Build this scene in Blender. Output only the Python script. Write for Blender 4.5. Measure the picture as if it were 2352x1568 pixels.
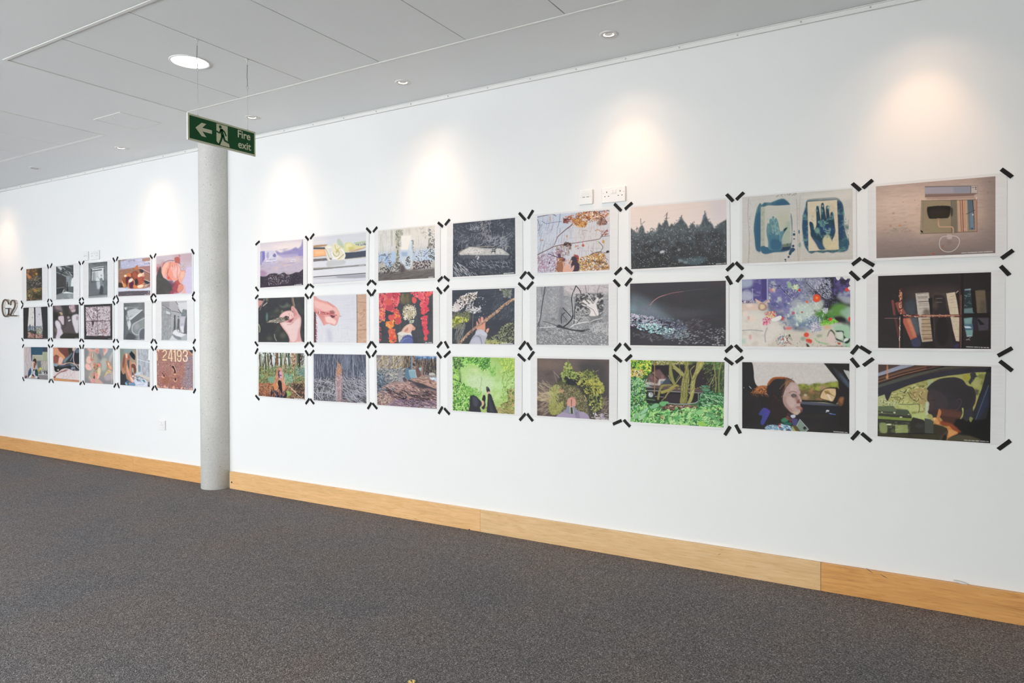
import bpy, bmesh, math, random
import numpy as np
from mathutils import Vector, Matrix
for o in list(bpy.data.objects): bpy.data.objects.remove(o, do_unlink=True)
scene = bpy.context.scene
COL = scene.collection

# ---------------------------------------------------------------- camera
CAM = np.array([0.0, -3.78206, 1.28326]); FOC = 1631.577
RT = np.array([0.85741475, 0.51462349, -0.00161663])
UP = np.array([-0.00660843, 0.01415131, 0.99987803])
FW = np.array([-0.51458359, 0.85729949, -0.01553439])
cd = bpy.data.cameras.new('camera'); cam = bpy.data.objects.new('camera', cd); COL.objects.link(cam)
cd.sensor_width = 36.0; cd.sensor_fit = 'HORIZONTAL'; cd.lens = FOC/2352*36.0; cd.clip_start = .05; cd.clip_end = 60
cam.matrix_world = Matrix(((RT[0], UP[0], -FW[0], CAM[0]), (RT[1], UP[1], -FW[1], CAM[1]), (RT[2], UP[2], -FW[2], CAM[2]), (0, 0, 0, 1)))
scene.camera = cam
def ray(x, y): return FW+RT*(x-1176)/FOC-UP*(y-784)/FOC
def on_wall(x, y, Y=0.0):
    d = ray(x, y); return CAM+d*((Y-CAM[1])/d[1])
def on_plane_z(x, y, z):
    d = ray(x, y); return CAM+d*((z-CAM[2])/d[2])

# ---------------------------------------------------------------- view, world, daylight
vs = scene.view_settings
vs.view_transform = 'Standard'; vs.look = 'None'; vs.exposure = 0.0; vs.gamma = 1.0; vs.use_curve_mapping = False
w = bpy.data.worlds.new('sky'); scene.world = w; w.use_nodes = True
w.node_tree.nodes['Background'].inputs[0].default_value = (.80, .90, 1.0, 1)
w.node_tree.nodes['Background'].inputs[1].default_value = 1.0
HC = 2.821           # ceiling height
YF = -7.6            # window wall behind the camera
XL, XR = -13.0, 3.4  # end walls
WINDOWS = [(-9.9, -7.2), (-6.2, -3.5), (-2.5, .2)]    # x from, x to
WZ0, WZ1 = .35, 2.35
def daylight(name, i, watt, col, tilt, spread, turn=0):
    xa, xb = WINDOWS[i]; L = bpy.data.lights.new(name, 'AREA'); L.shape = 'RECTANGLE'; L.size = xb-xa-.1; L.size_y = WZ1-WZ0-.1
    L.energy = watt; L.color = col; L.spread = math.radians(spread)
    o = bpy.data.objects.new(name, L); COL.objects.link(o); o.location = ((xa+xb)/2, YF+.04, (WZ0+WZ1)/2)
    o.rotation_euler = (math.radians(90+tilt), 0, math.radians(turn))
# sky light falls inwards and down through each window, an added upward fill stands for ground bounce and lifts the ceiling
SKY = [(82, (.91, .96, 1.0)), (118, (.91, .96, 1.0)), (165, (.99, 1.0, .94))]
GROUND_FILL = [(135, (.94, .97, 1.0)), (175, (.94, .97, 1.0)), (45, (.97, 1.0, .95))]
for i in range(3):
    daylight('sky_light', i, SKY[i][0], SKY[i][1], (-32, -32, -42)[i], 120)
    daylight('ground_fill', i, GROUND_FILL[i][0], GROUND_FILL[i][1], 52, 140)
# ---------------------------------------------------------------- printed pictures
# Each print on the wall is drawn procedurally into an array of ink colours that becomes
# a colour attribute on the paper sheet (ink as seen, with some glare haze and lamp warmth painted in).
def hexc(s):
    if len(s) == 3: s = s[0]*2+s[1]*2+s[2]*2
    v = np.array([int(s[i:i+2], 16) for i in (0, 2, 4)])/255.0
    return np.where(v <= .04045, v/12.92, ((v+.055)/1.055)**2.4)

def homog(src, dst):
    A = []
    for (x, y), (u, v) in zip(src, dst):
        A += [[x, y, 1, 0, 0, 0, -u*x, -u*y, -u], [0, 0, 0, x, y, 1, -v*x, -v*y, -v]]
    return np.linalg.svd(np.array(A, float))[2][-1].reshape(3, 3)

def box1(a, r, ax):
    if r < 1: return a
    n = a.shape[ax]
    pad = [(0, 0)]*a.ndim; pad[ax] = (r+1, r)
    c = np.cumsum(np.pad(a, pad, mode='edge'), axis=ax)
    s1 = [slice(None)]*a.ndim; s2 = list(s1)
    s1[ax] = slice(2*r+1, 2*r+1+n); s2[ax] = slice(0, n)
    return (c[tuple(s1)]-c[tuple(s2)])/(2*r+1)

def gblur(a, s):
    r = int(round(s*.9))
    if r < 1: return a
    for _ in range(2):
        a = box1(box1(a, r, 0), r, 1)
    return a

def catmull(P, closed, n=6):
    P = np.asarray(P, float); m = len(P); out = []
    for i in range(m if closed else m-1):
        if closed: a, b, c, d = P[i-1], P[i], P[(i+1) % m], P[(i+2) % m]
        else: a, b, c, d = P[max(i-1, 0)], P[i], P[i+1], P[min(i+2, m-1)]
        for k in range(n):
            t = k/n
            out.append(.5*((2*b)+(c-a)*t+(2*a-5*b+4*c-d)*t*t+(3*b-a-3*c+d)*t**3))
    if not closed: out.append(P[-1])
    return np.array(out)

class Pic:
    def __init__(s, quad, res, org, unit, seed):
        # quad: picture corners in photo pixels TL,TR,BR,BL ; res: array cells per photo pixel
        q = np.array(quad, float).reshape(4, 2)
        w = (q[1, 0]-q[0, 0]+q[2, 0]-q[3, 0])/2; h = (q[3, 1]-q[0, 1]+q[2, 1]-q[1, 1])/2
        s.W = int(w*res)//2*2; s.H = int(h*res)//2*2; s.k = res*unit; s.org = org; s.unit = unit
        s.M = homog(q, [(0, 0), (s.W, 0), (s.W, s.H), (0, s.H)])
        s.A = np.zeros((s.H, s.W, 3)); s.R = np.random.RandomState(seed)
    def T(s, v):
        p = np.array(v, float).reshape(-1, 2)*s.unit+s.org
        q = np.c_[p, np.ones(len(p))]@s.M.T
        return q[:, :2]/q[:, 2:]
    def comp(s, x0, y0, m, col, a=1.):
        x1, y1 = x0+m.shape[1], y0+m.shape[0]
        cx0, cy0, cx1, cy1 = max(x0, 0), max(y0, 0), min(x1, s.W), min(y1, s.H)
        if cx1 <= cx0 or cy1 <= cy0: return
        m = m[cy0-y0:cy1-y0, cx0-x0:cx1-x0, None]*a
        B = s.A[cy0:cy1, cx0:cx1]; B += (col-B)*m
    def fill(s, P, b=0):
        pad = int(b*2.2)+2
        x0 = int(np.floor(P[:, 0].min()))-pad; y0 = int(np.floor(P[:, 1].min()))-pad
        x1 = int(np.ceil(P[:, 0].max()))+pad; y1 = int(np.ceil(P[:, 1].max()))+pad
        x0, y0 = max(x0, -pad-20), max(y0, -pad-20); x1, y1 = min(x1, s.W+pad+20), min(y1, s.H+pad+20)
        if x1 <= x0 or y1 <= y0: return 0, 0, np.zeros((1, 1))
        m = np.zeros((y1-y0, x1-x0), bool); ys = np.arange(y0, y1)+.5; xs = np.arange(x0, x1)+.5
        for i in range(len(P)):
            (ax, ay), (bx, by) = P[i-1], P[i]
            if ay == by: continue
            r = np.nonzero((ys > min(ay, by)) & (ys <= max(ay, by)))[0]
            if len(r) == 0: continue
            xc = ax+(ys[r]-ay)*(bx-ax)/(by-ay)
            m[r[0]:r[-1]+1] ^= xs[None, :] > xc[:, None]
        return x0, y0, gblur(m.astype(float), b)
    def seg(s, a, b, w0, w1, col, al=1., bl=0):
        r = max(w0, w1)/2+1+bl
        x0, y0 = int(min(a[0], b[0])-r), int(min(a[1], b[1])-r); x1, y1 = int(max(a[0], b[0])+r)+2, int(max(a[1], b[1])+r)+2
        x0, y0, x1, y1 = max(x0, 0), max(y0, 0), min(x1, s.W), min(y1, s.H)
        if x1 <= x0 or y1 <= y0: return
        X = np.arange(x0, x1)[None, :]+.5-a[0]; Y = np.arange(y0, y1)[:, None]+.5-a[1]
        dx, dy = b[0]-a[0], b[1]-a[1]; L = dx*dx+dy*dy+1e-9
        t = np.clip((X*dx+Y*dy)/L, 0, 1)
        d = np.hypot(X-t*dx, Y-t*dy); w = (w0+(w1-w0)*t)/2
        s.comp(x0, y0, np.clip((w-d)/(1+bl)+.5, 0, 1), col, al)
    def noise(s, sx, sy, oct=4):
        out = np.zeros((s.H, s.W)); amp = 1.; tot = 0
        for o in range(oct):
            gx, gy = max(2, int(s.W/max(sx, 1.2))+2), max(2, int(s.H/max(sy, 1.2))+2)
            G = s.R.rand(gy, gx)
            u = np.linspace(0, gx-1.001, s.W); v = np.linspace(0, gy-1.001, s.H)
            iu, iv = u.astype(int), v.astype(int); fu, fv = u-iu, v-iv
            fu, fv = (fu*fu*(3-2*fu))[None], (fv*fv*(3-2*fv))[:, None]
            a, b = G[iv][:, iu], G[iv][:, iu+1]; c, d = G[iv+1][:, iu], G[iv+1][:, iu+1]
            out += amp*((a*(1-fu)+b*fu)*(1-fv)+(c*(1-fu)+d*fu)*fv)
            tot += amp; amp *= .55; sx /= 2; sy /= 2
        return out/tot
    def region(s, v):
        if len(v) < 6: return np.ones((s.H, s.W))
        x0, y0, m = s.fill(s.T(v), s.fb)
        Z = np.zeros((s.H, s.W, 1)); A = s.A; s.A = Z; s.comp(x0, y0, m, np.ones(1)); s.A = A
        return Z[:, :, 0]
    def run(s, txt):
        for ln in txt.strip().split('\n'):
            t = ln.split()
            if not t: continue
            op = t[0]; C = []; F = {}; V = []
            for w in t[1:]:
                if '/' in w or w[0] == '#': C = [hexc(c) for c in w.strip('#').split('/')]
                elif w[0] in 'abwenlrtjxyz' : F[w[0]] = float(w[1:])
                else: V.append(float(w))
            k = s.k; f = F.get; a = f('a', 1.); b = f('b', 0)*k; s.fb = b
            if op == 'bg':
                n = len(C); y = np.linspace(0, n-1, s.H) if n > 1 else np.zeros(s.H)
                i = np.minimum(y.astype(int), max(n-2, 0)); fr = (y-i)[:, None]; CC = np.array(C)
                s.A[:] = (CC[i]*(1-fr)+CC[np.minimum(i+1, n-1)]*fr)[:, None]
            elif op in 'ps':
                P = s.T(V)
                if op == 's': P = catmull(P, True)
                x0, y0, m = s.fill(P, b); s.comp(x0, y0, m, C[0], a)
            elif op == 'o':
                for i in range(0, len(V), 4):
                    cx, cy, rx, ry = V[i:i+4]; th = np.radians(f('t', 0)); u = np.linspace(0, 2*np.pi, 25)[:-1]
                    X, Y = rx*np.cos(u), ry*np.sin(u)
                    P = s.T(np.c_[cx+X*np.cos(th)-Y*np.sin(th), cy+X*np.sin(th)+Y*np.cos(th)].ravel())
                    x0, y0, m = s.fill(P, b); s.comp(x0, y0, m, C[i//4 % len(C)], a)
            elif op in 'lc':
                P = s.T(V)
                if op == 'c': P = catmull(P, False)
                w0 = f('w', 1)*k; w1 = f('e', f('w', 1))*k; n = len(P)-1
                for i in range(n):
                    s.seg(P[i], P[i+1], w0+(w1-w0)*i/n, w0+(w1-w0)*(i+1)/n, C[0], a, b)
            elif op == 'n':      # noise-blended colour patches
                N = s.noise(f('x', 20)*k, f('y', f('x', 20))*k, int(f('e', 4)))
                m = np.clip((N-f('t', .5))*f('z', 6)*.6, 0, 1)*s.region(V)
                s.comp(0, 0, m, C[0], a)
            elif op == 'g':      # fine grain of lighter and darker ink
                N = s.noise(f('x', 3)*k, f('y', f('x', 3))*k, int(f('e', 3)))
                m = s.region(V)[:, :, None]; s.A *= 1+((N[:, :, None]-.5)*2*a)*m
                np.clip(s.A, 0, 1, out=s.A)
            elif op in 'kd':     # scattered strokes / dots
                m = s.region(V); idx = np.nonzero(m.ravel() > s.R.rand(m.size)*.98+.01)[0]
                if len(idx) == 0: continue
                for q in range(int(f('n', 50))):
                    i = idx[s.R.randint(len(idx))]; y, x = divmod(i, s.W); c = C[s.R.randint(len(C))]
                    if op == 'k':
                        L = f('l', 10)*k*s.R.uniform(.4, 1.2); th = np.radians(f('t', 0)+s.R.uniform(-1, 1)*f('j', 20))
                        d = np.array([np.cos(th), -np.sin(th)])*L/2; w = f('w', .8)*k; be = np.array([-d[1], d[0]])*s.R.uniform(-.4, .4)*f('r', .5)
                        p = np.array([x, y], float); s.seg(p-d, p+be, w, w, c, a, b); s.seg(p+be, p+d, w, w*f('e', .6), c, a, b)
                    else:
                        r = f('r', 2)*k*s.R.uniform(.5, 1.4); p = np.array([x, y], float)
                        L = f('l', 0)*k*s.R.uniform(0, 1); th = s.R.uniform(0, 6.3); d = np.array([np.cos(th), np.sin(th)])*L
                        s.seg(p, p+d, 2*r, 2*r, c, a, b)
            elif op == 'm':      # the tiny white caption line
                x, y, X, Y = V; n = int((X-x)/1.1)
                for i in range(n):
                    if s.R.rand() < .12: continue
                    u = i/n; c = s.T([x+(X-x)*u, y+(Y-y)*u]); h = s.R.uniform(.5, .9)*s.k; h2 = h*.9
                    s.seg(c[0]-[0, h*.5], c[0]+[.3*s.k, h*.4], .7*s.k, .7*s.k, C[0], .9)
            elif op == 'u': s.A = gblur(s.A, b)
        B = s.A.reshape(s.H//2, 2, s.W//2, 2, 3).mean((1, 3))
        return np.clip(B, 0.004, 1)
# ---------------------------------------------------------------- helpers
def link(o, parent=None):
    COL.objects.link(o)
    if parent is not None: o.parent = parent
    return o
def tag(o, label=None, cat=None, group=None, kind=None):
    if label: o['label'] = label
    if cat: o['category'] = cat
    if group: o['group'] = group
    if kind: o['kind'] = kind
    return o
def empty(name, loc):
    o = bpy.data.objects.new(name, None); o.empty_display_size = .05; o.location = loc; return link(o)
class MB:
    def __init__(s): s.bm = bmesh.new()
    def box(s, x0, x1, y0, y1, z0, z1, bev=0, seg=2):
        b = bmesh.new(); bmesh.ops.create_cube(b, size=1)
        for v in b.verts: v.co = Vector((x0+(v.co.x+.5)*(x1-x0), y0+(v.co.y+.5)*(y1-y0), z0+(v.co.z+.5)*(z1-z0)))
        if bev: bmesh.ops.bevel(b, geom=b.edges[:], offset=bev, segments=seg, profile=.6, affect='EDGES')
        return s.merge(b)
    def merge(s, b, M=None):
        if M is not None: bmesh.ops.transform(b, matrix=M, verts=b.verts)
        me = bpy.data.meshes.new('t'); b.to_mesh(me); b.free(); s.bm.from_mesh(me); bpy.data.meshes.remove(me); return s
    def cyl(s, c, r, h, axis='Z', n=32, r2=None, bev=0):
        b = bmesh.new(); bmesh.ops.create_cone(b, cap_ends=True, segments=n, radius1=r, radius2=r if r2 is None else r2, depth=h)
        if bev: bmesh.ops.bevel(b, geom=[e for e in b.edges if len(e.link_faces) == 2 and any(len(f.verts) > 4 for f in e.link_faces)], offset=bev, segments=2, affect='EDGES')
        R = Matrix.Identity(4) if axis == 'Z' else (Matrix.Rotation(math.pi/2, 4, 'X') if axis == 'Y' else Matrix.Rotation(math.pi/2, 4, 'Y'))
        return s.merge(b, Matrix.Translation(c) @ R)
    def lathe(s, prof, c, n=48):
        vs = []
        for k in range(n):
            a = 2*math.pi*k/n
            vs.append([s.bm.verts.new((c[0]+r*math.cos(a), c[1]+r*math.sin(a), c[2]+z)) for r, z in prof])
        for k in range(n):
            A, B = vs[k], vs[(k+1) % n]
            for i in range(len(prof)-1): s.bm.faces.new((A[i], B[i], B[i+1], A[i+1]))
        return s
    def tube(s, pts, r, n=10, caps=True, elliptic=None):
        pts = [Vector(p) for p in pts]; rings = []
        ref = Vector((0, 1, 0))
        for i, p in enumerate(pts):
            t = (pts[min(i+1, len(pts)-1)]-pts[max(i-1, 0)]).normalized()
            u = ref.cross(t)
            if u.length < 1e-3: u = Vector((1, 0, 0)).cross(t)
            u.normalize(); v = t.cross(u).normalized()
            rings.append([s.bm.verts.new(p+(u*math.cos(a)*r+v*math.sin(a)*(elliptic or r))) for a in [2*math.pi*k/n for k in range(n)]])
        for A, B in zip(rings, rings[1:]):
            for k in range(n): s.bm.faces.new((A[k], A[(k+1) % n], B[(k+1) % n], B[k]))
        if caps: s.bm.faces.new(rings[0][::-1]); s.bm.faces.new(rings[-1])
        return s
    def poly(s, pts2, y0, y1, plane='XZ', x=0):
        # extruded outline; pts2 in the plane, thickness from y0 to y1
        if plane == 'XZ': A = [s.bm.verts.new((a, y0, b)) for a, b in pts2]; B = [s.bm.verts.new((a, y1, b)) for a, b in pts2]
        else: A = [s.bm.verts.new((y0, a, b)) for a, b in pts2]; B = [s.bm.verts.new((y1, a, b)) for a, b in pts2]
        n = len(pts2); s.bm.faces.new(A); s.bm.faces.new(B[::-1])
        for k in range(n): s.bm.faces.new((A[k], B[k], B[(k+1) % n], A[(k+1) % n]))
        return s
    def obj(s, name, m, parent=None, smooth=False, loc=None):
        bmesh.ops.recalc_face_normals(s.bm, faces=s.bm.faces)
        me = bpy.data.meshes.new(name); s.bm.to_mesh(me); s.bm.free()
        if smooth: me.polygons.foreach_set('use_smooth', [True]*len(me.polygons))
        me.materials.append(m); o = bpy.data.objects.new(name, me); link(o, parent)
        if loc is not None: o.location = loc
        return o

def mat(name, col=(.8, .8, .8), rough=.5, metal=0, emit=None, estr=0, spec=None):
    m = bpy.data.materials.new(name); m.use_nodes = True; b = m.node_tree.nodes['Principled BSDF']
    b.inputs['Base Color'].default_value = (*col, 1); b.inputs['Roughness'].default_value = rough; b.inputs['Metallic'].default_value = metal
    if spec is not None: b.inputs['Specular IOR Level'].default_value = spec
    if emit: b.inputs['Emission Color'].default_value = (*emit, 1); b.inputs['Emission Strength'].default_value = estr
    return m
class NT:
    def __init__(s, m): s.t = m.node_tree; s.b = s.t.nodes['Principled BSDF']
    def n(s, ty, **kw):
        nd = s.t.nodes.new(ty)
        for k, v in kw.items():
            if not k.startswith('i_'): setattr(nd, k, v)
        for k, v in kw.items():
            if k.startswith('i_'): nd.inputs[k[2:].replace('_', ' ')].default_value = v
        return nd
    def l(s, a, b): s.t.links.new(a, b)
    def coord(s, scale=(1, 1, 1), rot=(0, 0, 0)):
        g = s.n('ShaderNodeNewGeometry'); m = s.n('ShaderNodeMapping'); m.inputs['Scale'].default_value = scale; m.inputs['Rotation'].default_value = rot
        s.l(g.outputs['Position'], m.inputs['Vector']); return m.outputs['Vector']
    def ramp(s, fac, stops):
        r = s.n('ShaderNodeValToRGB'); el = r.color_ramp.elements
        while len(el) < len(stops): el.new(.5)
        for e, (p, c) in zip(el, stops): e.position = p; e.color = (*c, 1)
        s.l(fac, r.inputs['Fac']); return r.outputs['Color']
    def mix(s, a, b, f, mode='MIX'):
        m = s.n('ShaderNodeMix', data_type='RGBA', blend_type=mode)
        for v, i in ((a, 6), (b, 7)):
            if isinstance(v, tuple): m.inputs[i].default_value = (*v, 1)
            else: s.l(v, m.inputs[i])
        if isinstance(f, (int, float)): m.inputs[0].default_value = f
        else: s.l(f, m.inputs[0])
        return m.outputs[2]
    def bump(s, h, strength, dist):
        b = s.n('ShaderNodeBump'); b.inputs['Strength'].default_value = strength; b.inputs['Distance'].default_value = dist
        s.l(h, b.inputs['Height']); s.l(b.outputs['Normal'], s.b.inputs['Normal'])

# ---------------------------------------------------------------- materials
def paint(name, col, bump=.12):
    m = mat(name, col, .62, spec=.3); t = NT(m)
    nz = t.n('ShaderNodeTexNoise', i_Scale=160.0, i_Detail=3.0); t.l(t.coord(), nz.inputs['Vector']); t.bump(nz.outputs['Fac'], bump, .001)
    return m
M_WALL = paint('white_wall_paint', (.83, .835, .83))
M_CEIL = paint('ceiling_paint', (.865, .888, .892))
M_TILE = paint('ceiling_tile', (.845, .868, .872), .4)
M_GAP = mat('tile_gap', (.12, .12, .12), .9)
M_TRIM = mat('white_metal_trim', (.80, .80, .78), .38)
M_WPLAST = mat('white_plastic', (.84, .835, .82), .28)
M_DARK = mat('dark_slot', (.02, .018, .016), .5)
M_STEEL = mat('brushed_steel', (.55, .54, .52), .32, 1)
M_BRONZE = mat('bronze_letter', (.20, .155, .12), .38, .75)
M_BOARDWHITE = mat('sign_backing', (.85, .85, .84), .25)
M_GREEN = mat('sign_green', (.0, .07, .016), .5, spec=.25)
M_CREAM = mat('photoluminescent_cream', (.58, .58, .40), .5)
M_WIRE = mat('wire_metal', (.62, .62, .60), .35, .3)
M_GLASS = mat('window_glass', (1, 1, 1), .02); M_GLASS.node_tree.nodes['Principled BSDF'].inputs['Transmission Weight'].default_value = 1.0
M_TAPE = mat('black_cloth_tape', (.011, .010, .010), .6, spec=.22); t = NT(M_TAPE)
nz = t.n('ShaderNodeTexNoise', i_Scale=90.0, i_Detail=3.0); t.l(t.coord(), nz.inputs['Vector']); t.bump(nz.outputs['Fac'], .35, .001)
M_SCUFF = mat('scuff_mark', (.05, .035, .025), .6)
M_SCRAP = mat('clear_tape_scrap', (.72, .70, .66), .3)
M_CRUMB = mat('dry_leaf_crumb', (.70, .52, .18), .7)

M_CARPET = mat('loop_carpet', (.1, .1, .1), 1.0, spec=.12); t = NT(M_CARPET)
co = t.coord((1, 1, .02), (0, 0, .62))
wn = t.n('ShaderNodeTexNoise', i_Scale=26.0, i_Detail=2.0); t.l(co, wn.inputs['Vector'])
ad = t.n('ShaderNodeVectorMath', operation='MULTIPLY_ADD'); t.l(wn.outputs['Color'], ad.inputs[0]); ad.inputs[1].default_value = (.006, .006, 0); t.l(co, ad.inputs[2])
vo = t.n('ShaderNodeTexVoronoi', i_Scale=185.0, i_Randomness=.55); t.l(ad.outputs[0], vo.inputs['Vector'])
lp = t.n('ShaderNodeMath', operation='MULTIPLY'); t.l(vo.outputs['Distance'], lp.inputs[0]); lp.inputs[1].default_value = 1.0
ca = t.ramp(lp.outputs[0], [(0, (.36, .345, .34)), (.42, (.225, .213, .21)), (.8, (.075, .069, .068))])
sp = t.n('ShaderNodeSeparateColor'); t.l(vo.outputs['Color'], sp.inputs[0])
cb = t.ramp(sp.outputs[0], [(0, (.62, .60, .60)), (.55, (.97, .95, .94)), (.85, (1.12, 1.09, 1.07)), (1, (1.7, 1.64, 1.6))])
cc = t.mix(ca, cb, 1.0, 'MULTIPLY')
bn = t.n('ShaderNodeTexNoise', i_Scale=1.3, i_Detail=4.0, i_Roughness=.6); t.l(t.coord(), bn.inputs['Vector'])
cdm = t.ramp(bn.outputs['Fac'], [(.3, (.86, .93, 1.0)), (.5, (1.0, 1.0, 1.0)), (.7, (1.07, .99, .93))])
t.l(t.mix(cc, cdm, 1.0, 'MULTIPLY'), t.b.inputs['Base Color'])
iv = t.n('ShaderNodeMath', operation='SUBTRACT'); iv.inputs[0].default_value = 1.0; t.l(vo.outputs['Distance'], iv.inputs[1]); t.bump(iv.outputs[0], .8, .004)

M_CONC = mat('fair_faced_concrete', (.5, .48, .45), .72, spec=.3); t = NT(M_CONC)
n1 = t.n('ShaderNodeTexNoise', i_Scale=3.2, i_Detail=6.0, i_Roughness=.62); t.l(t.coord((1, 1, .6)), n1.inputs['Vector'])
c1 = t.ramp(n1.outputs['Fac'], [(.3, (.60, .595, .565)), (.55, (.67, .655, .62)), (.75, (.70, .67, .635))])
n2 = t.n('ShaderNodeTexNoise', i_Scale=95.0, i_Detail=4.0, i_Roughness=.7); t.l(t.coord(), n2.inputs['Vector'])
c2 = t.ramp(n2.outputs['Fac'], [(.3, (.84, .84, .84)), (.55, (1, 1, 1)), (.8, (1.06, 1.06, 1.06))])
c3 = t.mix(c1, c2, 1.0, 'MULTIPLY')
vp = t.n('ShaderNodeTexVoronoi', i_Scale=34.0); t.l(t.coord((1, 1, .75)), vp.inputs['Vector'])
pit = t.ramp(vp.outputs['Distance'], [(.0, (1, 1, 1)), (.075, (1, 1, 1)), (.11, (0, 0, 0))])
sc = t.n('ShaderNodeSeparateColor'); t.l(vp.outputs['Color'], sc.inputs[0])
gt = t.n('ShaderNodeMath', operation='GREATER_THAN'); t.l(sc.outputs[0], gt.inputs[0]); gt.inputs[1].default_value = .72
pm = t.n('ShaderNodeMath', operation='MULTIPLY'); t.l(gt.outputs[0], pm.inputs[0]); t.l(pit, pm.inputs[1])
c4 = t.mix(c3, (.2, .185, .17), pm.outputs[0])
t.l(c4, t.b.inputs['Base Color']); t.bump(n2.outputs['Fac'], .35, .002)

def wood(name, a, b, c, seed):
    m = mat(name, a, .38, spec=.4); t = NT(m)
    v = t.coord((1.3, 1, 14)); n0 = t.n('ShaderNodeTexNoise', i_Scale=1.6, i_Detail=3.0, i_W=seed, noise_dimensions='4D'); t.l(v, n0.inputs['Vector'])
    wv = t.n('ShaderNodeTexNoise', i_Scale=4.2, i_Detail=7.0, i_Roughness=.62, i_Distortion=1.4, i_W=seed+3, noise_dimensions='4D'); t.l(v, wv.inputs['Vector'])
    col = t.ramp(wv.outputs['Fac'], [(.25, c), (.48, a), (.75, b)])
    col2 = t.ramp(n0.outputs['Fac'], [(.3, (.93, .92, .9)), (.6, (1.03, 1.03, 1.03))])
    fl = t.n('ShaderNodeTexNoise', i_Scale=30.0, i_Detail=3.0, i_W=seed, noise_dimensions='4D'); t.l(t.coord((.35, 1, 3.5)), fl.inputs['Vector'])
    col3 = t.ramp(fl.outputs['Fac'], [(.28, (.80, .74, .68)), (.36, (1, 1, 1))])
    t.l(t.mix(t.mix(col, col2, 1, 'MULTIPLY'), col3, 1, 'MULTIPLY'), t.b.inputs['Base Color']); return m

M_PAPER = mat('poster_paper', (.8, .8, .8), .5, spec=.2); t = NT(M_PAPER)
at = t.n('ShaderNodeAttribute', attribute_name='ink'); 
pn = t.n('ShaderNodeTexNoise', i_Scale=1.0, i_Detail=2.0); t.l(t.coord((6, 6, 90)), pn.inputs['Vector'])   # faint horizontal bands of slightly varying tone
pc = t.ramp(pn.outputs['Fac'], [(.3, (.962, .962, .965)), (.7, (1, 1, 1))])
t.l(t.mix(at.outputs['Color'], pc, 1, 'MULTIPLY'), t.b.inputs['Base Color'])

# ---------------------------------------------------------------- room shell
def structure(o): o['kind'] = 'structure'; return o
structure(MB().box(XL, XR, YF, .15, -.12, 0).obj('floor', M_CARPET))
structure(MB().box(XL, XR, 0, .15, 0, 3.1).obj('wall_back', M_WALL))
structure(MB().box(XL-.15, XL, YF, .15, 0, 3.1).obj('wall_left', M_WALL))
structure(MB().box(XR, XR+.15, YF, .15, 0, 3.1).obj('wall_right', M_WALL))
wf = MB(); xs = [XL]+[v for a, b in WINDOWS for v in (a, b)]+[XR]
for i in range(0, len(xs), 2): wf.box(xs[i], xs[i+1], YF-.2, YF, 0, 3.1)
for a, b in WINDOWS: wf.box(a, b, YF-.2, YF, 0, WZ0); wf.box(a, b, YF-.2, YF, WZ1, 3.1)
structure(wf.obj('wall_front', M_WALL))
for i, (a, b) in enumerate(WINDOWS):
    f = MB(); T = .06
    f.box(a, b, YF-.14, YF-.08, WZ0, WZ0+T).box(a, b, YF-.14, YF-.08, WZ1-T, WZ1)
    for x in (a, (a+b)/2-T/2, b-T): f.box(x, x+T, YF-.14, YF-.08, WZ0+T, WZ1-T)
    f = f.obj('window_%d' % (i+1), M_TRIM); structure(f)
    MB().box(a+T, b-T, YF-.115, YF-.105, WZ0+T, WZ1-T).obj('glass_pane', M_GLASS, f)

# ceiling: plasterboard with two sunken tile fields
F1 = (-4.56, XR, -1.80, -.636); F2 = (XL, -5.62, -1.80, -.60)
HX0, HX1, HY0, HY1 = -5.275, -4.935, -.90, -.585     # access hatch
cz0, cz1 = HC, HC+.2
structure(MB().box(XL, XR, F1[3], 0, cz0, cz1).box(XL, XR, YF, F1[2], cz0, cz1).box(F2[1], F1[0], F1[2], F1[3], cz0, cz1).box(XL, F2[1], F2[3], F1[3], cz0+.002, cz1).obj('ceiling', M_CEIL))
structure(MB().box(F1[0], F1[1], F1[2], F1[3], HC+.03, HC+.05).box(F2[0], F2[1], F2[2], F2[3], HC+.03, HC+.05).obj('ceiling', M_GAP))
W_ = .020
def tiles(F, xs, g=.003):
    for a, b in zip(xs, xs[1:]):
        structure(MB().box(a+g, b-g, F[2]+W_+.002, F[3]-W_-.002, HC+.001+random.random()*.0012, HC+.022, .0012).obj('ceiling', M_TILE))
random.seed(5)
tiles(F1, [-4.541, -3.970, -3.362, -2.757, -2.157, -1.570, -.965, -.36, .245, .85, 1.455, 2.06, 2.665, 3.27])
tiles(F2, [-12.2, -11.6, -11.0, -10.4, -9.8, -9.2, -8.6, -8.03, -7.43, -6.83, -6.23, -5.638])
W_, G_ = .020, .003     # frame width and shadow gap
def frame(F, h, far):
    x0, x1, y0, y1 = F; m = MB()
    m.box(x0+G_, x1-G_, y1-W_, y1-G_, HC-h, HC+.012, .0008)
    m.box(x0+G_, x1-G_, y0+G_, y0+W_, HC-(.004 if far else h), HC+.012, .001)
    m.box(x0+G_, x0+W_, y0+W_, y1-W_, HC-h, HC+.012, .0008).box(x1-W_, x1-G_, y0+W_, y1-W_, HC-h, HC+.012, .0008)
    return m
structure(frame(F1, .0012, True).obj('trim_1', M_TRIM))
structure(frame(F2, .0012, False).obj('trim_2', M_TRIM))
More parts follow.
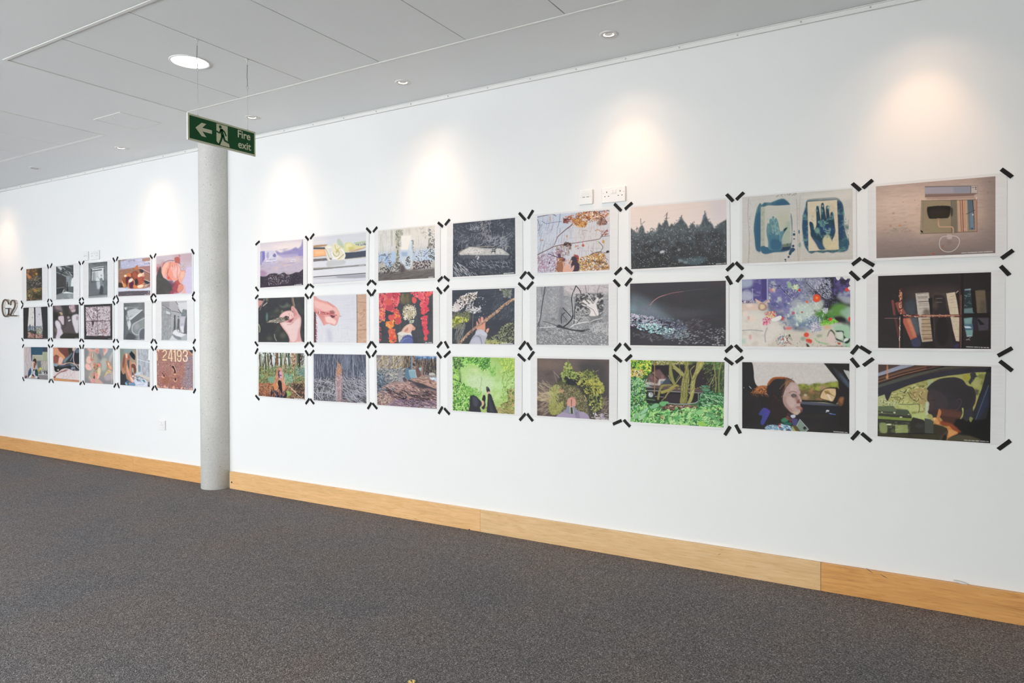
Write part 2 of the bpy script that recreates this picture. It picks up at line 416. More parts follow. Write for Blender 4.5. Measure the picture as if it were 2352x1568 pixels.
# picture rail at the wall head, in two lengths, with fixing screws
def rail(name, x0, x1, sx):
    m = MB().box(x0, x1, -.012, 0, HC-.028, HC-.001, .0015).box(x0, x1, -.016, -.010, HC-.0285, HC-.0225, .001).box(x0, x1, -.018, -.010, HC-.0055, HC-.001, .001)
    o = structure(m.obj(name, M_TRIM))
    for x in sx:
        if x0 < x < x1: MB().cyl((x, -.0135, HC-.0145), .0042, .004, 'Y', 12).obj('screw', M_STEEL, o)
SCR = [-4.283+.3075*i for i in range(25)]
rail('trim_3', -4.86, XR, SCR); rail('trim_4', XL, -5.33, [-5.5-.31*i for i in range(24)])
structure(MB().box(-5.225, -5.205, -.010, 0, .139, HC, .002).box(-5.24, -5.20, -.045, 0, HC-.03, HC, .004).obj('trim_5', M_TRIM))
# ---------------------------------------------------------------- skirting boards
BH = .139; BT = .02
maple = [((.72, .385, .145), (.80, .47, .20), (.58, .28, .09)), ((.75, .455, .21), (.82, .54, .285), (.62, .345, .14)), ((.70, .46, .235), (.78, .56, .32), (.60, .37, .17)), ((.66, .33, .105), (.73, .40, .15), (.50, .22, .062))]
def board(x0, x1, mi, seed, h=BH):
    a, b, c = maple[mi]
    o = MB().box(x0, x1, -BT, 0, 0, h, .0022).obj('baseboard_back', wood('maple_%d' % seed, a, b, c, seed)); structure(o); return o
board(XL, -9.35, 0, 1); board(-9.349, -6.900, 0, 2); board(-6.899, -6.29, 0, 3); board(-6.289, -5.178, 0, 4)
b5 = board(-4.945, -2.497, 1, 5, BH); b6 = board(-2.496, -.489, 2, 6); b7 = board(-.488, XR, 3, 7)
def skmark(px, py, L, ang, wdt, par, m=M_SCUFF, nm='scratch'):
    p = on_wall(px, py, -BT); a = math.radians(ang); d = Vector((math.cos(a), 0, math.sin(a)))*L/2; n = Vector((-math.sin(a), 0, math.cos(a)))*wdt/2
    c = Vector(p); q = [c-d-n*.3, c-n, c+d-n*.3, c+d+n*.3, c+n, c-d+n*.3]
    MB().poly([(v.x, v.z) for v in q], -BT-.0006, -BT+.0004).obj(nm, m, par)
skmark(1997, 1310, .034, -34, .003, b7); skmark(2030, 1323, .036, -26, .0028, b7); skmark(1653, 1272.5, .018, 25, .002, b6)
skmark(2205, 1337, .055, -9, .011, b7, M_SCRAP, 'tape_scrap')
MB().cyl((on_wall(537, 1108)[0], -BT-.0002, on_wall(537, 1108, -BT)[2]), .008, .0006, 'Y', 14).obj('wood_knot', M_SCUFF, b5)
MB().cyl((on_wall(1082, 1217)[0], -BT-.0002, on_wall(1082, 1217, -BT)[2]), .006, .0006, 'Y', 14).obj('wood_knot', M_SCUFF, b5)
for xx, par, z1 in ((-9.35, None, 0),): pass
# ---------------------------------------------------------------- concrete column
CX, CY, CR = -5.085, -.035, .122
m = MB(); zs = [0, .002, 1.575, 1.582, 1.590, 1.597, 2.7, HC]; rs = [CR-.002, CR, CR, CR-.0012, CR-.0012, CR+.0006, CR+.0006, CR+.0006]
m.lathe(list(zip(rs, zs)), (CX, CY, 0), 96)
c = m.obj('column', M_CONC, smooth=True)
tag(c, 'round fair-faced concrete column standing against the white wall', 'column')
# ---------------------------------------------------------------- ceiling lights
def downlight(px, py, lit, label, x=None):
    if x is None: x = on_plane_z(px, py, HC)[0]
    y = -.335; r = empty('downlight', (x, y, HC)); tag(r, label, 'ceiling light', 'small recessed spotlights along the wall')
    MB().lathe([(.030, -.0005), (.0345, -.004), (.0465, -.0045), (.049, -.002), (.049, .004), (.030, .004)], (0, 0, 0), 40).obj('bezel', M_TRIM, r, True)
    MB().lathe([(.0335, -.003), (.0315, -.0055), (.0285, -.004), (.0265, .012), (.0245, .015)], (0, 0, 0), 40).obj('gimbal_ring', M_STEEL, r, True)
    g = MB().lathe([(.0001, .010), (.012, .009), (.022, .006), (.0265, .004)], (0, 0, -.006), 32).obj('lamp', M_LAMP if lit else M_LAMPOFF, r, True)
    if lit:
        L = bpy.data.lights.new('spotlight', 'SPOT'); L.energy = SPOTW; L.color = (1.0, .57, .32); L.spot_size = math.radians(SPOTA); L.spot_blend = SPOTB; L.shadow_soft_size = .012
        o = bpy.data.objects.new('spotlight', L); link(o, r); o.location = (0, 0, -.012)
        o.rotation_euler = (math.radians(SPOTT), 0, 0)
        L2 = bpy.data.lights.new('spill', 'SPOT'); L2.energy = SPOTW*.35; L2.color = (1.0, .64, .42); L2.spot_size = math.radians(110); L2.spot_blend = 1.0; L2.shadow_soft_size = .012
        o = bpy.data.objects.new('spill', L2); link(o, r); o.location = (0, 0, -.012); o.rotation_euler = (math.radians(12), 0, 0)
    return r
SPOTW, SPOTA, SPOTB, SPOTT = 15.0, 60.0, 1.0, 18.0
M_LAMP = mat('lamp_lit', (1, .9, .8), .3, emit=(1.0, .84, .66), estr=9.0); M_LAMPOFF = mat('lamp_unlit', (.55, .56, .57), .25)
downlight(1395, 76, 1, 'lit round ceiling spotlight above the wall sockets, nearest the camera')
downlight(917, 185, 1, 'lit round ceiling spotlight, second nearest, just left of the top middle of the photo')
downlight(581, 270, 1, 'lit round ceiling spotlight seen just right of the fire exit sign')
downlight(294, 343, 1, 'lit round ceiling spotlight below the ceiling hatch')
downlight(105, 390, 0, 'unlit grey round ceiling spotlight, leftmost in the row')
downlight(0, 0, 1, 'lit round ceiling spotlight out of view above the right-hand posters', -.07)
downlight(0, 0, 1, 'lit round ceiling spotlight beyond the left edge of the photo', -8.62)
bl = empty('round_ceiling_light', (-3.682, -1.225, HC)); tag(bl, 'large round glowing white ceiling light near the hanging fire exit sign', 'ceiling light')
MB().lathe([(.098, .0), (.101, -.004), (.108, -.004), (.110, .002), (.098, .004)], (0, 0, 0), 64).obj('bezel', M_TRIM, bl, True)
MB().lathe([(.0001, -.002), (.06, -.0018), (.0985, 0), (.0985, .01)], (0, 0, 0), 64).obj('diffuser', mat('glowing_diffuser', (1, 1, 1), .4, emit=(1, .99, .93), estr=3.2), bl, True)
# access hatch
h = empty('access_hatch', ((HX0+HX1)/2, (HY0+HY1)/2, HC)); tag(h, 'square white access hatch flush in the ceiling left of the sign', 'hatch')
hw, hh = (HX1-HX0)/2, (HY1-HY0)/2
MB().box(-hw, hw, -hh, -hh+.012, -.003, .004, .001).box(-hw, hw, hh-.012, hh, -.003, .004, .001).box(-hw, -hw+.012, -hh+.012, hh-.012, -.003, .004, .001).box(hw-.012, hw, -hh+.012, hh-.012, -.003, .004, .001).obj('frame', M_TRIM, h)
MB().box(-hw+.0145, hw-.0145, -hh+.0145, hh-.0145, -.0025, .004, .001).obj('door', M_CEIL, h)
MB().cyl((hw-.16, -hh+.06, -.004), .010, .004, 'Z', 20, bev=.001).obj('lock', M_TRIM, h)
# ---------------------------------------------------------------- fire exit sign
SX, SY0, SY1, SZ0, SZ1 = -3.362, -1.465, -1.036, 2.280, 2.420
sg = empty('fire_exit_sign', (SX, (SY0+SY1)/2, SZ0)); tag(sg, 'green and cream fire exit sign hanging on two wires from the ceiling', 'sign')
cy_ = (SY0+SY1)/2
def SP(u, v): return (SY0+u*(SY1-SY0)-cy_, SZ0+v*(SZ1-SZ0)-SZ0)   # u along the sign, v up
def strip(name, m, polys, x0, x1, par):
    b = MB()
    for p in polys: b.poly([SP(u, v) for u, v in p], x0, x1, 'YZ')
    return b.obj(name, m, par)
hw_ = (SY1-SY0)/2
MB().box(-.0045, .0035, -hw_, hw_, 0, SZ1-SZ0, .0008).obj('sign_board', M_BOARDWHITE, sg)
R0 = [(0.004, .012), (.996, .012), (.996, .988), (.004, .988)]
strip('cream_border', M_CREAM, [R0], .0035, .0041, sg)
strip('green_field', M_GREEN, [[(.024, .075), (.976, .075), (.976, .925), (.024, .925)]], .0041, .0047, sg)
strip('arrow', M_CREAM, [[(.105, .52), (.19, .76), (.255, .76), (.198, .578), (.335, .578), (.335, .442), (.198, .442), (.255, .26), (.19, .26)]], .0047, .0053, sg)
strip('doorway_symbol', M_CREAM, [[(.40, .90), (.565, .90), (.565, .34), (.575, .30), (.592, .14), (.592, .10), (.575, .10), (.49, .10), (.455, .10), (.42, .16), (.40, .23)]], .0047, .0051, sg)
def limb(pts, w0, w1=None):
    P = np.array(pts, float); P[:, 0] *= 3.07; out1, out2 = [], []
    w1 = w0 if w1 is None else w1
    for i in range(len(P)):
        t = P[min(i+1, len(P)-1)]-P[max(i-1, 0)]; t /= np.hypot(*t); n = np.array([-t[1], t[0]]); w = (w0+(w1-w0)*i/(len(P)-1))/2
        out1.append(P[i]+n*w); out2.append(P[i]-n*w)
    return [(a/3.07, b) for a, b in out1+out2[::-1]]
hd = [(.456+.020*math.cos(a), .80+.062*math.sin(a)) for a in [2*math.pi*k/20 for k in range(20)]]
strip('running_figure', M_GREEN, [hd, limb([(.470, .74), (.478, .62), (.492, .47)], .13, .14), limb([(.468, .70), (.440, .56), (.400, .60)], .065), limb([(.475, .71), (.515, .66), (.543, .50)], .065),
      limb([(.487, .50), (.470, .33), (.442, .13)], .10, .07), limb([(.497, .50), (.520, .32), (.585, .26)], .10, .07), [(.585, .295), (.60, .22), (.60, .19), (.583, .225)], [(.425, .155), (.445, .10), (.455, .125), (.448, .165)]], .0051, .0056, sg)
def lettering(name, text, size, offs, m, par, M, ext=.0004):
    cu = bpy.data.curves.new(name, 'FONT'); cu.body = text; cu.size = size; cu.offset = offs; cu.extrude = ext; cu.align_x = 'LEFT'; cu.space_line = .92; cu.resolution_u = 6
    o = bpy.data.objects.new(name, cu); COL.objects.link(o)
    dg = bpy.context.evaluated_depsgraph_get(); me = bpy.data.meshes.new_from_object(o.evaluated_get(dg)); bpy.data.objects.remove(o)
    me.transform(M); me.materials.clear(); me.materials.append(m); o = bpy.data.objects.new(name, me); link(o, par); return o
# text plane: local x -> +Y of the sign, local y -> +Z, normal -> +X
Mt = Matrix(((0, 0, 1, .0052), (1, 0, 0, 0), (0, 1, 0, 0), (0, 0, 0, 1)))
yF, zF = SP(.71, .60); yE, zE = SP(.72, .19)
lettering('lettering', 'Fire', .058, .0009, M_CREAM, sg, Mt @ Matrix.Translation((yF, zF, 0)) @ Matrix.Diagonal((.98, 1, 1, 1)))
lettering('lettering', 'exit', .058, .0009, M_CREAM, sg, Mt @ Matrix.Translation((yE, zE, 0)) @ Matrix.Diagonal((.98, 1, 1, 1)))
for yy in (-1.402, -1.086):
    y = yy-cy_; zt = HC-SZ0; z1 = SZ1-SZ0
    wr = MB().tube([(0, y, z1-.006), (0, y+.0015, z1+.06), (0, y, z1+.16), (0, y+.001, z1+.232)], .0011, 8)
    wr.tube([(0, y+.007*math.cos(a), z1+.240+.008*math.sin(a)) for a in [math.pi*2*k/14 for k in range(15)]], .0011, 6)
    wr.tube([(0, y+.006*math.cos(a), z1-.004+.008*math.sin(a)) for a in [math.pi*2*k/14 for k in range(15)]], .0011, 6)
    wr.obj('hanging_wire', M_WIRE, sg, True)
    MB().tube([(0, y+.001, z1+.246), (.001, y-.002, z1+.29), (0, y-.003, zt-.11), (0, y, zt-.03)], .0014, 8).obj('dark_wire', mat('dark_wire', (.16, .16, .15), .4, .5), sg, True)
    MB().box(-.004, .004, y-.011, y+.011, zt-.006, zt-.0005, .001).tube([(0, y+.006, zt-.006), (0, y, zt-.02), (0, y-.008, zt-.032)], .0016, 8).box(-.0015, .0015, y-.003, y+.003, zt-.034, zt-.006).obj('ceiling_clip', M_WPLAST, sg)
# ---------------------------------------------------------------- wall sockets
def plate(px0, py0, px1, py1, kind, label, name='wall_socket'):
    a = on_wall(px0, py0); b = on_wall(px1, py1); x0, x1 = a[0], b[0]; zc = (a[2]+b[2])/2; W = .146 if kind == 'double' else .086; H = .086
    xc = (x0+x1)/2; r = empty(name, (xc, 0, zc-H/2)); tag(r, label, 'socket')
    D = .011
    MB().box(-W/2, W/2, -D, 0, 0, H, .004, 3).box(-W/2+.003, W/2-.003, -D-.0012, -D+.002, .003, H-.003, .0012).obj('face_plate', M_WPLAST, r)
    y = -D-.0012; f = y-.0004
    dk = MB(); 
    def hole(x, z, w, h): MB().box(x-w/2, x+w/2, f, f+.0006, z-h/2, z+h/2).obj('socket_hole', M_DARK, r)
    def screw(x, z): MB().cyl((x, y, z), .0028, .0012, 'Y', 14).obj('screw', M_STEEL, r)
    if kind == 'double':
        for s in (-1, 1):
            c = s*.041
            hole(c, .060, .0042, .0085); hole(c-.0112, .036, .0066, .0042); hole(c+.0112, .036, .0066, .0042)
            MB().box(s*.0095-.0075, s*.0095+.0075, y-.004, y+.001, .050, .070, .0015).obj('switch_rocker', M_WPLAST, r)
            screw(s*.061, .055)
    elif kind == 'data':
        for k in range(5): MB().box(-.0255+k*.0102, -.0165+k*.0102, y-.0008, y+.001, .050, .070, .0004).obj('label_window', M_TRIM, r)
        for s in (-1, 1):
            MB().box(s*.013-.009, s*.013+.009, f, f+.0006, .0405, .0445).obj('data_port', mat('grey_port', (.25, .25, .25), .5), r); screw(s*.030, .0435)
            MB().box(s*.013-.009, s*.013+.009, f, f+.0006, .027, .0275).obj('port_line', M_TRIM, r)
    else:
        hole(0, .062, .003, .006); hole(-.011, .045, .005, .003); hole(.011, .045, .005, .003)
        MB().box(-.016, .016, y-.002, y+.001, .018, .028, .001).obj('switch_rocker', M_WPLAST, r)
    return r
plate(1383, 453, 1439, 442, 'double', 'white double switched wall socket above the gap beside the autumn branches poster')
plate(1330, 455, 1365, 451, 'data', 'white square data outlet left of the double wall socket above the right-hand posters')
plate(209, 587, 231, 585, 'double', 'faint white double wall socket above the left-hand posters')
plate(193, 589, 205, 587, 'data', 'faint white square outlet left of the faint double socket above the left-hand posters')
plate(367, 975, 382, 977, 'single', 'small white wall socket low on the wall left of the column')
# ---------------------------------------------------------------- wall lettering
def px_u(u, v, Y): p = on_wall(u/14, 660+v/14, Y); return (p[0], Y, p[2])
def letter(name, label, strokes, pins):
    Y = -.030; c = px_u(*strokes[0][0], Y); r = empty(name, (c[0], 0, c[2])); tag(r, label, 'letter', 'bronze letters on the wall')
    b = MB()
    for s in strokes:
        P = catmull([(px_u(x, z, Y)[0], px_u(x, z, Y)[2]) for x, z in s], False, 5) if len(s) > 2 else [(px_u(x, z, Y)[0], px_u(x, z, Y)[2]) for x, z in s]
        # flat-section strip: ribbon with depth
        P = np.array(P); n = len(P); A, Bv = [], []
        for i in range(n):
            t = P[min(i+1, n-1)]-P[max(i-1, 0)]; t /= np.hypot(*t); nn = np.array([-t[1], t[0]])*.0062
            A.append(P[i]+nn); Bv.append(P[i]-nn)
        rows = [[b.bm.verts.new((q[0]-c[0], yy, q[1]-c[2])) for q, yy in ((A[i], Y), (A[i], Y+.012), (Bv[i], Y+.012), (Bv[i], Y))] for i in range(n)]
        for R1, R2 in zip(rows, rows[1:]):
            for k in range(4): b.bm.faces.new((R1[k], R1[(k+1) % 4], R2[(k+1) % 4], R2[k]))
        b.bm.faces.new(rows[0]); b.bm.faces.new(rows[-1][::-1])
    b.obj('letter_face', M_BRONZE, r)
    for x, z in pins:
        q = px_u(x, z, Y); MB().cyl((q[0]-c[0], (Y+.012)/2, q[2]-c[2]), .004, abs(Y+.012), 'Y', 12).obj('standoff_pin', M_STEEL, r)
letter('letter_g', 'thin bronze capital G raised off the wall left of the posters', [[(262, 540), (235, 450), (170, 392), (100, 430), (60, 560), (62, 740), (100, 880), (170, 935), (225, 900), (262, 800), (272, 676)], [(272, 676), (168, 676)], [(266, 676), (264, 905)]], [(62, 640), (255, 500), (170, 925)])
letter('letter_number', 'thin bronze number 2 raised off the wall, nearest the posters', [[(322, 568), (335, 470), (385, 412), (440, 430), (468, 520), (450, 640), (390, 740), (330, 850), (318, 905)], [(312, 908), (505, 908)]], [(340, 830), (455, 500), (490, 905)])
# ---------------------------------------------------------------- crumbs on the carpet
random.seed(3)
def crumb(px, py, n, s, label):
    p = on_plane_z(px, py, .006); m = MB()
    for k in range(n):
        x, y = random.uniform(-s, s), random.uniform(-s, s)*.8; a = random.uniform(0, 3.1); L = random.uniform(.3, .6)*s; w_ = L*.4
        pts = [(x+math.cos(a+t)*L*(1 if i % 2 == 0 else .55), y+math.sin(a+t)*w_) for i, t in enumerate([0, 1, 2, 3.1, 4.1, 5.2])]
        A = [m.bm.verts.new((u, v, random.uniform(0, .003))) for u, v in pts]; B = [m.bm.verts.new((q.co.x, q.co.y, q.co.z-.0035)) for q in A]
        m.bm.faces.new(A); m.bm.faces.new(B[::-1])
        for i in range(6): m.bm.faces.new((A[i], B[i], B[(i+1) % 6], A[(i+1) % 6]))
    o = m.obj('leaf_scrap', M_CRUMB); o.location = (p[0], p[1], .0045); tag(o, label, 'debris')
crumb(944, 1563, 9, .012, 'small yellow leaf scrap on the carpet at the bottom edge of the photo')
crumb(38, 1035, 5, .03, 'small tan leaf scrap on the carpet by the far left skirting board')
def ARES(k): return (2.9 if k[0] in 'DEF' else 2.5)
def quad_px(q, org, unit): return [(org[0]+q[i]*unit, org[1]+q[i+1]*unit) for i in (0, 2, 4, 6)]
ART = {}
def art(k, q, org, unit, txt): ART[k] = (quad_px(q, org, unit), org, unit, txt)
art('A8', [8,22.5,227.5,4,227.3,145,9,154.5], (2002,400), 1.25, '''
bg #b8a297/ccb3a4/c8ae9d/a8938a/7d6f6c
p #8c7b75 a.55 b14 -10 120 60 130 120 150 240 140 240 170 -10 170
p #8a7a76 a.8 b16 200 -10 250 -10 250 170 190 170 210 100
o #e2c9b6 a.6 b16 60 55 50 28
o #dcbfa9 a.4 b12 100 75 30 40
n #8f7f77 a.25 x18 y3 t.5 z5
g a.07 x6 y2
k #b8735c/c98a6c/9c5a4a n18 l2.5 w1.3 t0 j90 a.6
o #d08a5c b.8 a.9 52 94 2.3 2
o #a8665a b1 a.7 35 95 2 1.5 62 88 2 1 70 104 2 1.2 40 72 2 1.5
k #8f8f7c/7f8274 n40 l9 w.6 a.5 j90 t45 35 98 70 98 72 108 30 110
o #a85c50 b1 a.7 113 146 3 2.5 96 148 2 2 126 141 2 2 131 133 2 2 217 14 2 1 214 34 2 1
p #9a8984 b.3 98 22 195 21 195 36 98 37
p #a6a2ac b.3 98 24 182 22 182 34.5 98 36
p #8b8d9c b2 a.6 150 23 182 22 182 34 150 35
l #474450 w.7 98 23.7 182 22
l #3c4a63 w.9 182 22.5 182 34.5
p #c4b8b3 183 22.5 194 22 194 34.5 183 34.5
l #444 w.8 184 24.8 189 24.6
o #3a3636 191.5 24.4 1.2 1.2 191.5 27.6 1.2 1.1
p #887069 b.5 98 37 195 35 188 39 98 42
p #a58378 b1.5 a.7 98 42 188 39 190 45 102 47
l #6d5550 w.8 b.3 98 42 160 40 188 38.5
p #9e8d78 b.3 91 49 193 47 193.5 106 89 110
p #9a8a6f 95 50 146 48.5 147 107 94 108
g a.06 x5 91 49 193 47 193.5 106 89 110
p #7d7263 b1 146 48 157 47.5 158 107 147 108
p #c7a48a b.4 157 47.5 175 47.3 176 105 159 106
l #7c4a3c w1.2 b.4 162.5 48 165 105
l #935a48 w2 b.4 166.5 48 168.5 105
l #b0755e w.8 b.4 171 48 172 105
p #5d6c78 b.4 176 47.5 187 47.2 190 102 179 102
p #8194a0 b2 a.7 180 70 188 70 188 100 181 100
l #20242a w1 185.5 48 190 100
p #b58f7b 187 47 193 47 193 105 190 105
l #e6dcd2 w1.2 192.8 43 192.8 47
l #4a4038 w1.1 174 73.5 190 66
o #e8e4e0 b.3 186 74.5 1.3 1.3
o #1c1c22 184.5 100 1.3 1
l #86302a w.8 193.5 46 193.7 106
l #5a4234 w.8 b.3 90 109.5 193 105.5
l #4f4438 w.8 b.3 91.5 49 93 49 192 47
l #786a58 w.8 a.8 94.5 50 94 108
l #3a342c w.7 a.8 146 49 147 106
s #1b1712 b.4 102 62 106 59.5 130 57.8 144 59 145 62 144 74 141 79.5 136 81 110 82 105 80 102 70
s #2b2823 b.4 a.8 144 62 149 63 149 75 146 78 145 72
o #4a3c28 a.35 b4 125 72 20 10
l #c0977c w2.8 b.3 122.8 83 122.8 93
c #c8a183 w2 b.2 122.8 90 124 95.5 128 96.8 145 96.8 149 98 150 102 150 107
p #a5806a 120 81 125.5 81 125 83.5 120.5 83.5
p #17130f 89.5 102 94.5 105.5 94 108 91 107
o #c9a59a b.3 172 101 3 1.6
c #d6cdc8 w1 b.2 140 114 131 115 126 120 124.5 128 127 137 136 142.5 147 142 156 136 161 127 161 120 157 115 150 113.6 146 114.5
s #c6b5ae b.2 138.5 111 146 111 148 114 147 119 143 119.7 139 119 138.5 114
o #7a6c64 b3 a.5 143 124 4 5
m #f2efea 165 145 224 142
''')
art('B8', [12,15,219.5,8,219,149,12,147], (2002,615), 1.25, '''
bg #241b1c/261d1f/1e1819
s #463834 b8 a.8 60 42 100 36 150 36 165 50 160 80 110 60 75 60
s #3e444b b5 62 62 80 60 83 80 88 108 90 130 84 125 70 100 60 80
s #59636b b4 a.8 68 92 84 92 88 112 85 125 76 112
n #3c2a2c x30 y20 a.5 t.55 z4
l #7c3e36 w4.5 b.3 38.5 61 42 85
l #592c28 w4.5 b.4 44 94 50 125
p #8c4a40 b.3 43 65 50 62 64 84 56 86 50 82
p #b8604a b.2 58 93 70 92 84 128 72 133 58 100
p #cf8668 b1.5 a.8 64 94 71 93 83 126 78 128
s #3a3c58 b1 73 132 84 127 87 122 89 130 90 143 76 144
l #252833 w1 82 122 87 132
p #c4b8ae b.4 80.5 47 105 45 109 85 111 128 112 134 93 136 89 118 85 85
p #b69c7c b1.2 a.9 93 92 108 92 111 125 111 134 94 135 91 110
o #6b5a4c b2 a.9 101 82 7 7
l #4a3a32 w.9 a.8 84 48 104 46
l #4a3a32 w1.1 a.8 85 53.5 102 53
l #4a3a32 w1 a.7 86 56 102 55
l #3f2a26 w1.2 86 62.5 105 61.5
l #6d5f58 w.6 87 66 104 65.5
l #6d5f58 w.6 87 69 104 68.5
l #6d5f58 w.6 87 75 104 74
l #594832 w1 92 95 108 94.5
l #594832 w1 92 102.5 108.5 102
l #594832 w1 92 108.5 109 108
l #594832 w1 92 115.5 109.5 115
l #594832 w1 92 122.5 110 122
l #6a3c2c w1.6 95 130.5 111 130
l #5a4632 w1 a.8 93 127.5 111 127
p #14100f b.5 104 56 112 55 113 120 112 134 108 100 106 70
p #473b36 b.5 112 47 118 45 135 46 139 62 142 85 144 130 115 130 113 88
s #2b2224 b.8 114 53 121 50 130 51 135 56 138 75 143 86 147 130 150 146 118 146 117 110 114 88
o #5b493e b3 a.8 117 68 3.5 8
o #14100f b3 a.9 130 115 13 28
l #a09488 w.7 a.7 118 56.5 130 55.8
l #a09488 w.7 a.7 119 63.2 129 63
p #d6c4aa b.2 137 47 154 44.5 158 68 161 90 161 135 155 134 150 115 144 85
l #8c7c66 w.6 a.7 141 58.5 157 57
l #8c7c66 w.6 a.7 144 73.5 158 72.5
l #8c7c66 w.6 a.7 144 64 152 63
l #8c7c66 w.6 a.7 150 99 159 98
l #8c7c66 w.6 a.7 152 113 160 112
l #7d6c58 w.8 a.7 145 52.5 151 52
l #8c7c66 w.6 a.7 154 127 160 126
p #191212 b.3 153 45 161 40 162 88 160 85 157 62
l #afa69a w1.4 155 46 159 42.5
p #26333a b.4 170 40 183 39 185 72 190 84 170 84
p #8fa9ad b.4 171 39.5 182 38 182 41 171 41.5
k #7f9498 n16 l4 w.7 a.8 t20 j60 172 43 182 43 183 71 171 72
p #6c868a b.8 a.9 170 75 186 73.5 190 83 170 83
p #7ea3a3 b.6 169.5 93 185 91 184 100 186 110 185 125 175 126 172 112
p #3d5c78 b1 a.8 171 103 186 103 186 114 172 114
p #cfe0e6 b.5 170 107 181 107.5 184 111 172 110.5
l #2a4f6e w1.5 b.4 172 113 185 112
l #c8d4d4 w1 175 125.5 184 125
k #8f8f93 n6 l3 w.8 t0 j20 175 128 181 128 181 136 175 136
p #17110f b.5 182 40 190 42 193 84 186 82
p #6f604c b.6 190.5 42 196 41.5 208.5 41 211 84 194 83.5
p #4a4038 b2 a.6 200 60 210 60 211 84 197 84
p #2a2233 b1 186 92 195 95 194 116 187 112
p #4a424d b.8 195 92 215 92 214 114 197 115.5 195 100
p #120e10 b.5 194 95 197 94 208 104 199 105
p #120c0c 168 84 216 82.5 216 90.5 168 91
l #3c1d1a w1 160.5 12 162.5 148
l #14100e w5 b.3 166.5 12 166.5 148
l #6e322c w1.1 161.5 40 163 147
l #c98a72 w.6 164.5 50 164 147
l #2a1211 w1.5 162.8 60 163.2 147
l #561f1c w5.2 b.2 59 88.5 163 88
k #b88878/d8c0a8/91382e/a05044 n120 l4 w.9 t0 j20 60 86.5 162 86 162 90 60 90.5
l #e2c29a w.8 a.8 88 87.5 158 87.2
l #541f1b w6 b.2 53.5 40 53.8 86
k #d8a088/a84434/e6b48a n80 l3 w1 t80 j50 51 40 56 40 56 86 51 86
p #150e0d 47 85 58 86 58 91 50 90
l #2a1a18 w1.5 16 90.5 50 89
l #bb9488 w.6 a.8 24 92.7 48 92.6
l #171010 w5 55.5 91 55.5 147
l #d6a898 w1 52 90 51.5 147
k #ffe8d8/9c5040 n20 l3 w.8 t90 j10 51 92 52.5 92 52 146 51 146
p #2d2850 b1 151 142 160 138 160 147 153 148
n #0c0a0a a.5 x60 y60 t.5 z3 180 100 230 100 230 160 180 160
g a.15 x3
m #e8e4e0 174 145 216 146.5
''')
